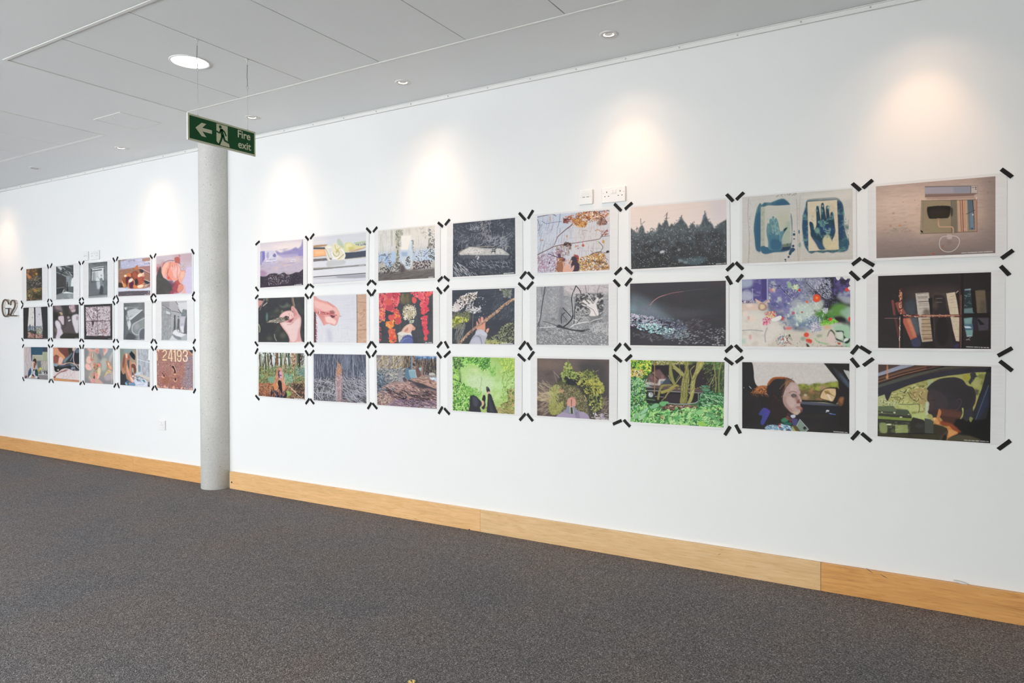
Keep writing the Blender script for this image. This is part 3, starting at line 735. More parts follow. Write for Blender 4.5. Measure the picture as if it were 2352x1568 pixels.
art('C8', [12.3,5.3,219.8,9.4,217.8,150,11,137], (2002,830), 1.25, '''
bg #1c1a1c
p #aca765 b.5 10 60 100 32 180 20 213 17 200 60 185 105 150 125 110 115 76 100 10 100
n #69672f a.8 x16 y9 t.5 z8 36 58 103 33 104 100 76 96 40 80
n #c9c888 a.9 x14 y6 t.52 z10 36 58 103 33 110 100 76 103 40 84
s #b09a66 b.8 72 57 84 50 96 48 102 52 102 76 84 76 75 70
p #c5cc86 b1 a.7 45 74 85 73 87 88 70 94 50 84
c #565c33 w1.2 b.4 50 78 70 79 86 78 88 86 86 94
c #5b5c30 w1.2 b.4 36 66 52 66 50 76
c #4d5440 w2 b.5 52 55 60 57 64 52
c #62633a w1.5 b.5 68 58 72 66 82 73
k #6a6b3a/5a5c36/d4d295 n60 l7 w1 b.3 t5 j70 36 58 100 40 100 75 40 78
s #b4b884 b.5 12 65 24 60 30 74 45 70 46 82 12 84
k #5c6648/d2d69c n40 l4 w1 t0 j90 12 68 45 70 48 82 12 82
p #a7b58b b.5 103 36 113 32 112 48 101 100 108 107 98 104 98 78 103 70
p #c8cdb0 b.5 100 74 107 75 106 95 98 100
p #b7c27c b1 74 97 100 92 100 108 74 104
p #a4a75a b.4 168 25 213 17 203 50 195 70 188 88 186 75 184 50 178 42 172 36
n #6b6a38 a.7 x9 t.5 z9 168 25 213 17 203 50 195 70 188 88 186 75 184 50 178 42 172 36
s #3a383c b.3 181 22 190 20 192 25 195 27 190 30 188 36 184 38 182 42 178 38 182 30
s #a9a23e b.3 168 25 178 23 181 29 177 35 170 34 168 30
p #b2ac71 b1 a.8 186 34 203 32 198 46 188 47
p #5b5640 b1 189 50 198 52 195 62 190 62
p #b09b62 b.6 188 72 194 68 191 84 187 84
p #47382f 12 5 222 9 210 12 160 14 90 30 12 50
p #4b3833 12 5 54 6 12 19
p #9698ab b.2 12 21 35 13 54 6.5 80 7 60 13 12 27
p #a7a9b8 b.6 a.7 12 24 30 18 60 8 70 7 12 25
p #573c30 12 29 60 14 84 7.3 130 8 90 18 50 29 12 40
l #1c1412 w1.2 12 28.5 50 16 82 7.3
l #81533c w1.4 12 32 60 17.5 100 9
l #22181a w1.4 12 35.5 60 21 110 9.5
l #a06a48 w1.2 a.8 12 37 50 25.5 100 13
l #1f1718 w2 12 41.5 60 25 132 9
p #4d5047 b.3 12 43 50 31 100 18 140 10 180 10 130 14 80 27 12 50
p #2e2d36 b.3 12 48 60 34 110 21 160 13 222 10 222 19 190 20 140 26 105 33 70 43 40 55 12 64.5
n #221e28 a.5 x20 t.5 120 14 220 10 220 18 130 28
o #d08a50 b.6 a.8 29 18 1.5 13
o #d9a468 a.8 b1 28.5 29 2 3
s #2c2a33 b.4 24 59 30 57 37 56 35 61 31 70 29 72.5 26 68 24.5 63
p #0e0c0e 185 105 205 103 216 80 222 70 222 152 140 152 165 131
p #27262c b.3 211 17 222 9 221 70 215 86 210 105 184 110 186 92 190 84 196 66 202 50
p #2b3148 b2 a.9 200 70 214 45 214 78 200 102 190 106
l #55606e w1.2 b.4 215 44 191 107
p #15131a b.8 205 17 222 10 222 90 216 80 219 50 220 20
s #322c32 b.4 101.5 49 110 40 124 32 140 29.2 155 29 168 34 174 42 178 44.5 186 47 190 54 192 64 190 76 186 85 187 92 186 100 180 105 150 110 128 104 118 98 110 96 105 95.5 103 92 105 88 105.5 82 106 75 102.5 72 102 66 103 58 103.8 54 102 51
s #40353a b1.5 103.5 56 112 52 124 56 135 64 140 74 136 86 122 92 108 94 104.5 92 107 80 104 72
s #4d3a38 b2 a.7 105 60 110 62 113 75 110 88 106 91 107 78
s #2b2829 b2 a.7 112 45 130 36 160 35 185 55 185 80 166 90 160 70 140 55
s #38292c b.6 105 92 110 90 118 88 122 90 121 97 119 104 113 104 112 100 109 97 105 95.5
l #241c20 w1.2 b.5 109 71 116 70.5
c #554048 w1 a.7 b.4 156 72 160 69 164 70 165 76 162 82 157 88 152 88
c #4a343c w.8 a.7 b.4 157 76 160 74 162 78 158 82
p #5c382c b1.8 125 87 145 88 165 92 168 103 150 108 132 104 127 98
s #bf7842 b.5 124 87 128 92 127 98 125 104 129 112 124 117 117 116 113 107 112 104 119 104 121 97
s #d6985c b.8 114 104 120 104 123 110 127 113 121 115.5 115 110
s #e9c081 b.8 a.8 112 104 118 103 116 108 113 106
s #8e4426 b1 125 112 135 106 150 108 160 118 165 128 162 130 150 128 140 120 130 118
s #4a2a22 b1 127 100 150 102 170 108 165 128 155 118 140 112 132 110
p #100c0d b1.5 155 105 182 104 200 110 190 125 166 130 150 116
s #cc8646 b.5 138 119 143 118.5 149 125 159 131 146 138 138 144 138 135 141 130 139 124
s #dfa264 b1 a.8 142 126 150 127 156 131 144 137 141 140
s #b4bb68 b.5 166 86 168.5 86 168 98 165 104 163 105 167 95
c #8a8a48 w1 b.4 180 101 182 109 186 104
p #33323a b.3 170 90 186 85 182 105 175 110 168 105
o #8c8f4c b.5 a.8 182 106 2.5 5
p #5f6b4d b.4 12 82 40 81 44 86 66 88 69 93 74 99 72 101 12 94
p #4b5340 b.3 12 90 44 92 46 88 68 90 72 99 12 93
l #2c2f26 w1 12 92.6 40 93.4
p #3b3a34 b.3 12 94.5 72 99 73 102 12 100
p #7f8f42 b.3 12 100 74 104 75 109 12 105
l #2f3222 w1.2 12 106 75 110
p #33332a 12 106 75 110 78 131 12 132
n #59603f x6 a.8 t.5 z10 12 108 70 112 70 130 12 131
s #8b945f b.6 15 114 27 114 28 130 17 130
p #90985f b.5 43 116 66 116 67 130.5 44 131
k #a8b878 n10 l9 w.7 t0 j10 43 116 66 116 67 130.5 44 131
o #dce0b8 b.4 32 115.5 5 1.4 19 93 1.5 .8 42 93.8 2 1.2 54 102 2.5 1 68 97 1.5 .6
p #2e2b24 b.5 72 110 76 102 84 104 96 107 100 130 72 131
p #4a4d44 b.5 97 104 108 106 114 110 114 132 98 131
o #3a3c3a b1 a.8 88 118 8 4
p #372e1f b.8 114 114 130 118 138 122 138 130 128 134 114 132
p #3a3422 11 131 60 133 130 133.5 126 140 125 146 11 139
n #1f1a14 x8 a.6 t.5 11 131 130 134 126 146 11 139
p #473c2e b.5 128 135 139 126 140 132 137 146 124 144
p #10100e b.4 132 136 136 133 138 140 135 146 128 145
p #4c4734 b1.5 140 140 160 134 180 136 200 143 195 150 138 146
p #0c0b0d b1.2 160 132 190 122 218 120 218 152 205 143 180 135
g a.1 x3
m #e2e0da 170 144 215 147
''')
art('A7', [12,26.5,214.5,10.5,215.5,140.5,12,148], (1690,420), 1.25, '''
bg #d2cfc8/d3cec7/cdc7be
n #c4bfb5 a.5 x26 y16 t.45 z4
k #b5b0a6/e0ddd5 n160 l22 w.5 a.35 t90 j8
c #b39a82 w1.2 a.8 b.3 24 28 22.5 60 25 100 23 147
c #a5886a w.9 a.7 b.3 112 30 113 60 114 100 115 143
c #b89c80 w1 a.5 b.4 119 22 117 60 118 120 117 143
k #9c8a78 n60 l1 w.7 t90 a.7 25.5 30 27 30 26.5 146 25 146
k #9c8a78 n30 l1 w.7 t90 a.7 114.5 40 116 40 117 110 115 110
k #8a7560 n20 l5 w1 a.5 j60 b.4 55 22 112 18 112 24 55 26
l #c4a88c w.8 a.5 120 31 204 24
l #baa290 w.6 a.5 124 139.5 210 138
s #3d6a7c b.6 45 37 48 40 53 36 64 36 72 33 80 30 88 29 94 33 99 38 98 41 75 42 55 43 53 60 53 120 50 124 42 126 37 122 35 105 33 85 35 65 40 45
s #2d5a78 b1.5 a.8 38 65 46 55 46 122 40 124 36 105
s #27557a b2 a.7 75 36 90 32 98 38 96 40 76 41
n #7fa0a0 a.6 x9 y14 t.5 z5 36 40 50 36 98 36 98 40 50 43 40 60
p #b7b7a4 b.4 46 44 55 43.5 54 124 46 124
n #8c9c8c a.6 x4 t.5 z6 46 44 55 43.5 54 124 46 124
s #33647e b.8 46 117 60 116 82 118 100 112 103 90 101 60 102 57 104 70 104 95 102 118 98 124 85 127 70 128 56 131 48 128
s #2c4a6c b1.5 a.9 82 118 100 117 100 122 85 126
p #c8c6bb b.3 53.5 44 100 40.5 101 112 84 113 84 118 58 118 54 117
p #bdbda0 b6 a.6 78 55 97 55 98 85 80 90
p #a7b29e b2 a.8 95 70 100.5 70 101 112 84 114 84 100
p #6d7a66 b1 84 113 101 110.5 101 117.5 84 118
n #3c4c48 a.8 x3 t.5 z8 84 113 101 110.5 101 117.5 84 118
p #25384f b.5 84 118.5 100 117 99 123 84 124
s #628b92 b.5 56.5 85 58 76 59.5 73.5 61.5 75 62 68 64 65 66.5 66 67 62.5 69 61 71 63 71.5 68 73 64.5 75 65 78 72 80 82 84 94 89 84 94 82 94 85 88 94 84 104 84 122 62 122 60 108 57 96
s #3f6f84 b2 a.8 62 92 80 90 84 104 83 122 64 122 60 106
s #2e5e7a b1.5 a.8 66 104 82 106 83 122 66 122
s #173438 b.5 88 86 94.5 81.7 94.5 84 89 91 84 104 82.5 104 84 96
s #5c8a94 b.5 81 92 86 88 89 88 87 96 83 108 80 104
n #a5c0b8 a.6 x5 t.52 z8 56 64 78 64 82 100 60 100
c #47727a w.7 a.8 62 76 63.5 86 65 92
c #47727a w.7 a.8 67 68 69 80 71 88
c #47727a w.7 a.8 72.5 70 75 82 76 90
s #2e5769 b.6 131 32 145 29 165 27.5 184 26.5 192 32 197 40 199 55 199 75 203 95 208 108 208 115 205 124 196 127 186 127 178 129 168 127 160 129 148 127 140 130 134 127 127 116 124 100 122 80 124 60 128 45
s #234a6e b1.5 a.8 124 60 132 50 133 115 128 115 124 90
s #1f3a63 b1.5 a.8 186 34 193 40 198 70 196 105 188 95
n #6b9490 a.75 x8 y5 t.5 z6 132 27 190 27 208 80 208 128 134 129 122 110 122 60
n #1d3f55 a.6 x6 y12 t.55 z6 186 30 208 60 208 120 188 122
p #dccdb3 b.2 132 35 186 31.5 189.5 122 134 125.5
n #cdbf9d a.6 x14 t.45 z5 132 35 186 31.5 189.5 122 134 125.5
s #1c4054 b.4 148 44 150 42.5 152.5 43.5 154 52 155.5 62 156.8 68 156.5 50 157 39 159 36.8 161.5 37.5 163 46 165.5 60 166.8 66 165.5 52 165.8 44 168 41.5 170.5 43 172 55 173.5 64 174 56 176 53.5 178.5 54.5 180.5 64 182.5 80 183 90 181 98 178 107 186 118 188 121 166 122 154 122 150 114 143 104 138 97 137 86 135 74 137 71 141 73 143.5 78 144.5 86 148 78 148 60
s #cdc5a0 b1.2 162 100 170 95 177 106 189 121 166 122 160 110
s #d9c9a2 b.5 178 108 189 121 180 121.5 168 121 174 114
s #21426c b1.5 a.85 150 82 165 78 180 82 181 92 165 90 152 92
s #2a5170 b1 140 100 150 105 158 112 164 122 154 122 146 110
n #6f9f9c a.75 x5 y7 t.52 z8 146 42 180 42 183 100 165 105 148 96 137 90 135 74
c #8fb5ae w.8 a.7 b.3 161 68 165 74 170 74
c #9fc0b8 w.7 a.8 b.3 164 86 170 88 174 86
c #9fc0b8 w.7 a.7 b.3 163 89 170 92 173 91
o #7da592 a.8 b1.2 150 88 4 5
l #0c1c2c w.7 a.8 156.8 44 157 68
l #0c1c2c w.7 a.8 166 48 167 66
s #c4d6d8 b.6 a.8 158.5 43 160 40 160.5 44
s #c4d6d8 b.6 a.8 168.5 46 170 43 170.5 47
l #1f4a50 w1 b.2 206.5 95 208.5 114
k #e0dcd0 n14 l3 w.6 t90 206 80 208 80 209 100 206 100
o #1d3d5c b.2 107.5 89 1 1.2 107.3 94.8 2.4 2.6 107.5 103 1.8 1.2 105.8 116 2.4 2.3 97.5 136 2 2.2 91.5 141 1.8 1.4 92 144 1.5 .8
o #34626c b.3 116.6 90 1.3 3.5
o #8aa396 b.5 118 114 2.5 5
s #2b4b62 b.3 102 120 106 119 109.5 122 107 126 104 128 101 133 97.5 131 99 125
p #e9e2d6 a.5 b4 120 26 214 12 214 30 120 32
g a.04 x3
''')
art('B7', [11.5,17.5,210.5,12,210.5,142,11.5,140], (1690,620), 1.25, '''
bg #9c9cb8/9ca2b4/b8b8b4/cfcac2/d6cfc4
s #6e6aa0 b3 60 15 90 16 110 15 120 40 100 60 80 75 60 60
n #7f7cae a.9 x12 y9 t.5 z6 60 15 130 14 130 60 100 90 60 80
n #c3cccc a.9 x9 y8 t.54 z8 60 18 130 14 160 80 140 100 80 90 60 60
s #dbd4cc b6 12 66 40 68 60 80 80 95 85 140 10 142
s #e2dad0 b4 12 85 45 80 55 100 80 100 84 130 50 142 10 140
s #d6ccbe b4 80 118 120 112 145 116 180 105 215 100 215 145 70 145
n #c2b2a2 a.4 x14 t.5 12 66 80 95 200 110 200 142 12 142
p #584c8c b1.2 30 17 57.5 16 57.5 55 48 60 30 56
s #514a84 b2 12 32 32 28 33 56 12 58
s #b8b9cc b2 12 40 28 40 30 54 12 56
s #a3adc4 b3 12 18 30 18 28 30 12 32
n #a4a0c2 a.6 x10 y4 t.5 z6 12 18 46 16 46 56 12 58
l #c9cfe2 w1 a.8 b.3 31 35 31 58
p #483f7e b.4 48 16.5 57.3 16.5 57 55 48 52
l #dcdcea w.8 57.8 17 58 54
k #3a2436/6a4468/e8e0f0 n70 l4 w.8 t0 j60 12 57 32 56 36 60 14 61
p #e2c8b8 b1 12 62 40 62 42 74 12 74
o #ecd9cc b1.2 25 65 6 3 18 80 5 5 30 90 8 6
s #dcbfa4 b.5 36 53 42 56 49 60 52 63 45 66 39 60
s #d8c0b8 b.3 50 62 56 56 60 53.5 62.5 58 61 63 57 69 52 71
s #b48e84 b.5 46 60 56 64 57 72 50 75 42 72 42 66
l #5c3c38 w.7 51 62.5 60 54
s #e0caa4 b.8 45 64 52 64 53 70 46 72
s #4e4c84 b3 a.8 60 60 75 75 90 82 85 95 70 85 60 72
n #4a5488 a.8 x7 t.55 z8 58 60 100 60 150 90 150 110 90 110 60 80
s #5f7fa0 b4 a.7 100 85 130 78 150 90 150 108 110 108 95 98
s #c8d8cc b3 a.8 108 68 130 62 142 70 135 90 110 92
n #e0ead8 a.8 x6 t.57 z9 95 60 150 60 150 100 95 105
s #23242c b4 130 14 184 12 184 60 178 72 160 74 158 55 140 45 125 25
s #9a9cb4 b3 a.8 125 16 160 14 150 34 135 36
k #1e2030/272a44/c2c4da/7a7ca4 n700 l5 w.5 a.85 t40 j90 100 15 185 13 184 62 165 75 130 55 90 50 88 36
k #c9cae0/e2e2ee/8a8cac n300 l4 w.5 t130 j40 130 18 172 16 180 60 160 50
l #16182a w.9 130 24 148 41
l #16182a w.9 66 28 80 30
c #23243c w.9 79 27 86 36 95 45 103 52
l #23243c w.8 80 31 83 27
l #23243c w.7 76 33 82 33.5
s #262038 b2 178 14 190 14 210 16 210 34 190 42 178 60
n #5a4e88 a.95 x10 y8 t.42 z8 180 14 211 14 211 36 190 50 180 44
n #66589a a.8 x14 y6 t.5 z7 172 34 211 30 211 50 180 56
s #17181c b3 165 55 185 50 200 60 211 62 211 68 190 66 178 72 162 74
k #5b5e88/34363f n180 l3 w.5 t60 j90 150 45 178 45 190 62 165 72
s #5b9038 b3.5 178 66 190 62 204 66 206 76 200 86 185 86 174 80
s #4f8a34 b3 150 74 165 72 185 84 175 92 168 100 155 92 145 82
n #2c3c1c a.8 x7 t.52 z8 140 72 180 74 175 95 150 95
s #d0d8c8 b2 a.6 142 64 160 56 158 70 145 74
n #b6d0a8 a.8 x7 t.52 z8 135 50 160 52 158 78 140 80
k #e6e6ee/aeb0c0 n90 l1.5 w.7 t0 j90 160 70 170 70 168 80 162 80
n #e8ece8 a.7 x3 t.6 z12 128 60 168 60 165 85 135 85
k #4c6ca0/dde2ee/6a7ab0/343c60 n220 l3 w.6 t0 j90 130 85 160 86 158 110 140 115 130 100
s #c4c0cc a.7 b1 140 98 152 96 154 108 146 115 138 108
k #3a3e6c/f0ecf4 n130 l2 w.6 t0 j90 138 96 154 96 152 114 140 114
s #140f10 b2 180 86 196 84 204 88 202 96 185 96
s #222838 b2 a.8 195 95 211 92 211 112 200 108
s #9fc0a8 b3 a.8 192 76 211 70 211 90 200 86
s #7fcb3c b.8 156 100 164 92 172 94 178 90 186 93 188 95 180 98 172 101 162 102
k #4c7c28/aee070 n50 l4 w.8 t40 j60 150 88 185 90 180 102 160 102
s #d8b488 b2 162 101 175 103 172 108 164 108
s #a9ccae b2 180 102 205 101 211 112 211 142 200 138 186 118
s #d4ddd0 b1 185 114 197 113 197 124 190 128
s #26382c b.8 184 111 198 112 199 120 206 126 211 126 206 134 200 132 198 124 196 114 186 114
s #2a3c34 b.8 168 120 172 112 176 109 182 116 184 124 196 130 198 133 184 128 180 118 174 112 170 122
s #e0cdc6 b1.2 172 116 176 114 182 122 184 134 178 138 168 130
o #34744a b1.5 a.5 154 121 6 3 124 126 5 4
c #98c890 w2 b1 a.8 146 126 152 132 170 136
n #d8dcb8 a.5 x9 t.5 z6 140 110 180 108 180 130 140 138
o #e0482e/d63c2c/dc4434 b.6 130 119 5 4.5 133 129 4 4 137 131 4 4
o #f0a040 b.4 133 126 2 1.2
s #e2502c b.5 142 51 145 45 152 45 156 50 155 56 149 59 143 57
o #f29038 b.4 149 51 2.5 2.5
o #e06a38 b.5 131 58.5 2.5 2.2
o #c83c5c b.7 106 79 3 2.8
o #b85c48 b.5 122 77.5 2 1.8
o #a8c49c b1 a.8 110 32 6 5 99 28 4 6
k #e0e8c0 n25 l6 w.8 t90 j80 b.3 105 26 117 28 116 38 106 38
o #c8402e b.5 117 37 2.5 2.5
o #d83830 b.5 173.5 90.5 3.2 3
o #e44034 b.6 205 36 4 3.5 209.5 90 3 4
o #e0706c b1 a.9 97 107 6.5 3
o #d84840 b.6 86.5 89 2 3.5
o #dc8c90 b1.2 a.7 66 37 4 4 27 123 2.5 5 24 88 2 4
o #e6d8a8 b1 a.7 70 36 3 3
s #c8b49c b.8 52 78 58 76 70 77 75 82 70 86 55 83
d #eccc5c/d85474/f0d878/d8486c n55 r1 53 77 72 76 75 83 68 90 57 86
d #d84c7c/e07898/c23c68/e8a0b4 n75 r1.1 49 90 56 86 66 90 64 98 56 103 49 100
s #f0ece4 b.4 66 90 80 84 84 85 84 89 78 93 68 94
k #8c8ca4/5c5c70/f8f8f8 n40 l9 w.8 t60 j60 78 120 92 120 100 134 80 136
o #c05848 b.4 a.9 87 127 2.5 2
s #3e4c40 b.5 97 119 100 118 101 123 99 122
k #5a7050/303844/c05840 n40 l3 w.8 t20 j60 94 118 104 118 104 138 84 141
k #707c88/d0b0a0 n40 l4 w.7 b.4 t0 j90 60 130 200 132 200 141 60 141
o #c0502c b.5 190 135 3 2
s #27302c b.6 130 134 134 137 136 141 131 141
s #1f3028 b.8 198 128 208 126 209 132 202 135
s #dfe4dc b.4 200 126 206 125 207 128 199 132
o #8fc4b4 b3 a.5 14 131 6 5
c #8c8a94 w1.4 b1.2 a.7 12 111 30 110 50 112
c #a098ac w2 b1.5 a.6 58 106 54 118 55 132
s #3a4460 b2.5 a.6 104 104 120 106 130 112 120 112 106 110
n #7b86a8 x6 a.6 t.55 z7 58 60 100 55 130 90 100 100
s #e4e3dd b.1 184 11 191 11 192 15 190 18 188 18.7 186 17.5 184.5 15
s #e4e3dd b.1 197 11 210.9 11 210.9 15.5 206 15.5 203 18 200.5 17.5 198 15
s #e4e3dd b.1 210.9 18.5 209 21 208.3 25 210.9 29
s #e4e3dd b.1 210.9 30 207 31.5 206.3 34 208 36 210.9 37
g a.05 x3
m #3a3438 168 139.5 206 140
''')
art('C7', [12,13,209,15.5,208.8,144.5,12,134.5], (1690,815), 1.25, '''
bg #d3cbc6/d4cdc8/d0c6c0/1d1716/1a1516
n #cfccc8 a.6 x60 y10 t.5 z4 28 13 190 14 190 55 28 55
p #1c1819 28.5 92 120 86 190 90 210 90 210 150 12 140 12 60
s #8a8c3a b1.5 113 54 128 53 135 55 148 51 160 52 172 49 180 49 190 50 190 87 150 86 120 85 116 65
s #6d5e33 b2 117 66 135 62 160 62 170 70 160 85 122 84
n #a0aa3e a.85 x9 y6 t.52 z9 114 54 190 50 188 72 118 66
n #a86c58 a.6 x11 y6 t.52 z8 117 60 170 60 160 85 120 84
n #3f4426 a.6 x7 y5 t.56 z9 114 54 190 50 188 86 118 85
o #cdbfa0 b1 a.8 128 74 3 2.5
o #b89070 b2 a.8 128 78 7 3 160 60 8 4
s #2e2016 b.8 155 75 157 68 163 62 175 59 186 60 190 66 188 80 180 88 165 84 156 80
s #d9b98e b.3 156 75 159 68 164 63 173 61.5 182 62 184.5 64 184 72 181 80 177 85 170 83 162 81 156.5 79
s #a07b3c b.8 a.9 163 67 170 65 174 70 178 74 172 72 166 72
l #e6d8c0 w3 b.4 169 73 175 82
l #4d4428 w.9 b.3 a.8 163 66 182 76
s #16110f b.4 184 60 190 64 192 80 184 90 180 88 184 76
p #191414 b.3 161.5 15 209 15.5 209 145 188 130 192 90 188 48 176 33
p #32353d b1.2 a.9 178 22 196 34 209 58 209 62 196 50 186 38
s #46566c b1 a.8 190 34 200 42 208 52 208 60 198 48
s #bfc0bc b.3 198.5 28 202 28.3 209 31 209.5 46 204 38
s #6d452a b.8 187 88 191 78 197 76.5 199 80 196 92 190 93
p #9a683c b1 a.9 190 84 192 79 198 78 195 90
s #4d5060 b.8 118 85.5 150 87 180 91 190 93 175 93.5 120 90
l #0c0b0d w3 b.5 117 84 160 85 180 88
p #17171f b1.2 117 91 190 94 188 108 117 104
s #191617 b.2 12 12 29 13 33 28 34 43 37 53 42 58 50 60 52 82 12 90
l #c9ccd4 w.9 b.2 25 57.5 28.5 61.5
o #8a8c90 b.2 15 60 1 .8
s #b06a34 b.8 38 60 44 56.5 58 57 60 70 50 72 36 70
s #5c2e1a b.8 43 64 50 60 58 62 56 72 46 72
k #c47c40/8c4c24/d89860/4a2414 n90 l7 w.7 t20 j70 28 68 42 58 60 58 60 75 30 73
s #1a1414 b1.5 24 72 60 73 84 80 90 98 96 105 90 118 60 128 20 128 14 100
k #7c4c30/3a241c n40 l6 w.6 a.7 t-50 j40 26 70 60 70 60 78 30 76
s #28180f b.4 57.5 60 59 52 64 45 72 41 84 40.2 94 41.5 103 45 108 50 105 60 96 72 88 85 86 95 76 84 68 78 60 74 57 68
s #20191c b1.5 60 58 68 48 82 44 94 46 96 56 88 70 86 82 70 78 60 68
c #b06428 w2 b.8 59 53 64 46 71 41.5 84 41 93 42
c #8c4c20 w2 b.8 a.8 60 55 66 48 74 43 88 43
s #87614a b1.2 92 44 102 45 109 50 112 56 104 55 98 60 92 70 88 80 90 64
k #b48a68/5c3c2c/3c2a20 n60 l12 w.6 a.7 t50 j25 84 43 104 45 104 55 92 72 84 80
s #bb9e98 b.4 97 55 102 50 109 51 114 56 117 64 119 68 118 73 120 80 121.5 85 120 87.5 118.5 88.5 118.5 91 119 94 121 97 118.5 99 119.3 103 117 107 112 110 107 108 100 104 95 98 90 92 87 85 87 76 90 66 93 60
s #a57c73 b2 a.8 88 76 94 78 98 90 104 100 108 107 98 102 90 92
s #cbb0aa b2.5 a.9 100 56 110 54 115 62 110 66 100 65
s #ccb0a8 b2 a.8 92 80 104 78 110 86 106 96 98 94
s #7e4b3c b.8 112 86 114 82 118 82 121 85.5 119 88 115 89 112 88.5
s #96695a b1.5 a.8 110 72 114 76 115 82 112 85 109 80
o #d9c4c2 b.6 a.8 119 84 1.2 1.8
c #80604f w1 b.4 98 69.5 103 67 108 67 112 69
s #6b5450 b.7 102 73.5 106 71 111 73 112 76 107 78.5 103 77
c #4a3833 w.8 b.3 102 74.5 106 72 111 74
o #68707c b.2 107 74 1.9 1.7
o #1f1c20 b.2 107.3 73.8 .9 .9
c #6b4a40 w.8 b.4 116.5 72.5 118.5 74 118.5 76
c #4c2a26 w.7 b.3 111 96 115 95 119 95
s #b27674 b.3 112 97 117 95.5 121 97 119.5 99.5 115 99.5
s #9b6450 b.5 a.9 120 96 123 97.5 122 101 119 101
c #8c5c40 w.8 b.4 a.8 117 107 122 103 121 100
s #cab292 b.8 a.7 106 104 112 104 116 105 113 109 107 108
s #241413 b1.5 66 72 84 80 88 92 96 101 102 108 98 118 80 120 66 110
c #3c1c18 w1.5 b.5 a.8 70 73 76 80 82 84
s #3d2730 b1 96 106 106 110 110 116 100 118 94 114
s #3a3e86 b.5 44 105 52 97 63 103 62 108 51 128 46 124 49 112 43 110
s #4c3a94 b1 a.8 52 97 63 103 56 114 54 104
s #c6c8d6 b.3 101 112 103 110 109 109.5 109.5 114 104 115.5
s #4a4478 b.5 103 117 112 117 114 121 111 130 106 129 104 122
s #357a5c b.6 84 119 90 115 96 118 95 122 86 123
s #1e6c60 b.6 a.9 86 124 98 124 104 127 96 128
k #7a4a38 n10 l6 w1 t-40 j20 94 112 104 118 104 126 92 118
s #8fb0c0 b.5 56 131 66 128 78 130 84 137 80 139 56 136
s #a02c24 b.3 78 129 82 126 85 133 86 138 82 135
s #a9c8d2 b.5 83 126 90 128 100 130 106 138 104 140 88 138 85 132
k #e8f0f4/5c8cac/4a6c94 n60 l6 w1 t-20 j40 56 130 78 129 106 132 106 140 60 138
s #3e3c60 b.5 92 137 98 135.5 103 139 100 140 94 139
s #a8ac50 b.6 104 130 108 134 112 140 106 140
s #5c4a26 b.8 106 130 118 130 120 138 112 140
p #7c9082 b.3 112 130 118 118 134 136 128 141 120 140
l #b4bcbc w.8 112 130 118 118 134 136 128 141
o #171c1c b.4 127 134 3 3
o #dcdfe2 b.4 169 102.5 3 1.6
l #c0c4cc w1 b.2 166 105 169 102
l #3f5f9c w1.8 b.3 172.5 107.5 183 109.2
l #8a94a8 w.8 b.2 172.5 107 177 107.8
n #2a2020 a.5 x30 y10 t.5 120 110 209 110 209 145 120 140
g a.1 x3
m #e8e6e2 180 140.5 206 142.5
''')
art('A6', [27,25.5,203,10.5,203.8,130,28,138.5], (1415,445), 1.25, '''
bg #ead9d0/ecddd6/ebdcd8/d8d0cc
p #ddd2d4 a.7 b10 170 8 205 8 205 60 180 55
l #75706c w2 b.8 92 50 94 36
l #8c8580 w1 b.6 89 42 95 34
l #8c8580 w.8 b.5 92 47 98 44
l #75777a w2 b1 119 48 121 40
s #68707a b1 116 50 119 42 122 44 126 52 130 60 110 60
l #7b8085 w2.2 b.8 163.5 44 163.5 32
s #5a6675 b.9 156 62 158 50 162 38 166 40 170 50 176 54 180 62 178 66
l #8c8887 w1.6 b.8 46 56 45.5 46
l #8a8786 w1.4 b.8 47 56 53 51
c #8c8785 w1.2 b.8 63 66 66 63 71 67
s #4f565a b1.2 26 70 30 65 34 69 40 72 44 62 48 57 52 64 54 72 60 72 64 67 68 70 74 70 76 62 79 53 84 58 88 52 91 48 95 51 98 60 102 54 106 58 110 55 114 52 118 48 124 50 130 56 134 63 138 56 142 54 146 61 150 62 156 58 160 50 166 44 170 50 174 56 178 62 182 63 188 56 194 52 202 48 206 52 206 145 26 145
k #5c666a/727c80/4a5456 n260 l5 w1.2 b.5 a.8 t60 j70 28 66 34 62 44 58 52 60 60 68 76 60 86 50 92 44 98 54 110 52 118 42 126 52 134 58 142 50 152 58 160 44 164 34 172 48 180 60 194 50 203 46 203 70 150 72 90 74 28 80
p #3b3a3d b6 a.85 26 84 60 92 100 84 140 74 200 66 206 145 26 145
p #303232 b8 a.8 26 115 206 110 206 145 26 145
n #5f6a70 a.8 x10 t.5 z6 28 72 80 60 120 55 200 58 204 90 150 100 28 110
n #26282a a.7 x7 t.52 z6 28 80 204 70 204 136 28 140
n #56616a a.6 x8 t.55 z6 28 90 204 80 204 136 28 140
s #566b74 b2.5 a.7 115 118 130 120 150 116 166 118 160 126 140 130 118 124
d #c8ccd0/9aa4aa/e8e8ea n420 r.35 28 80 90 62 160 66 203 70 203 128 28 136
d #b8c0c4 n160 r.5 b.3 a.6 28 75 90 60 160 66 203 70 203 128 28 136
s #c4c6ca b.8 81 106.5 86 104 89.5 106 87 108.5 82 109
o #8a949c b1 a.8 116 103 3 2 119 123 4 2 128 126 4 2 136 82 2 3
m #f0eeea 184 129 202 127.8
''')
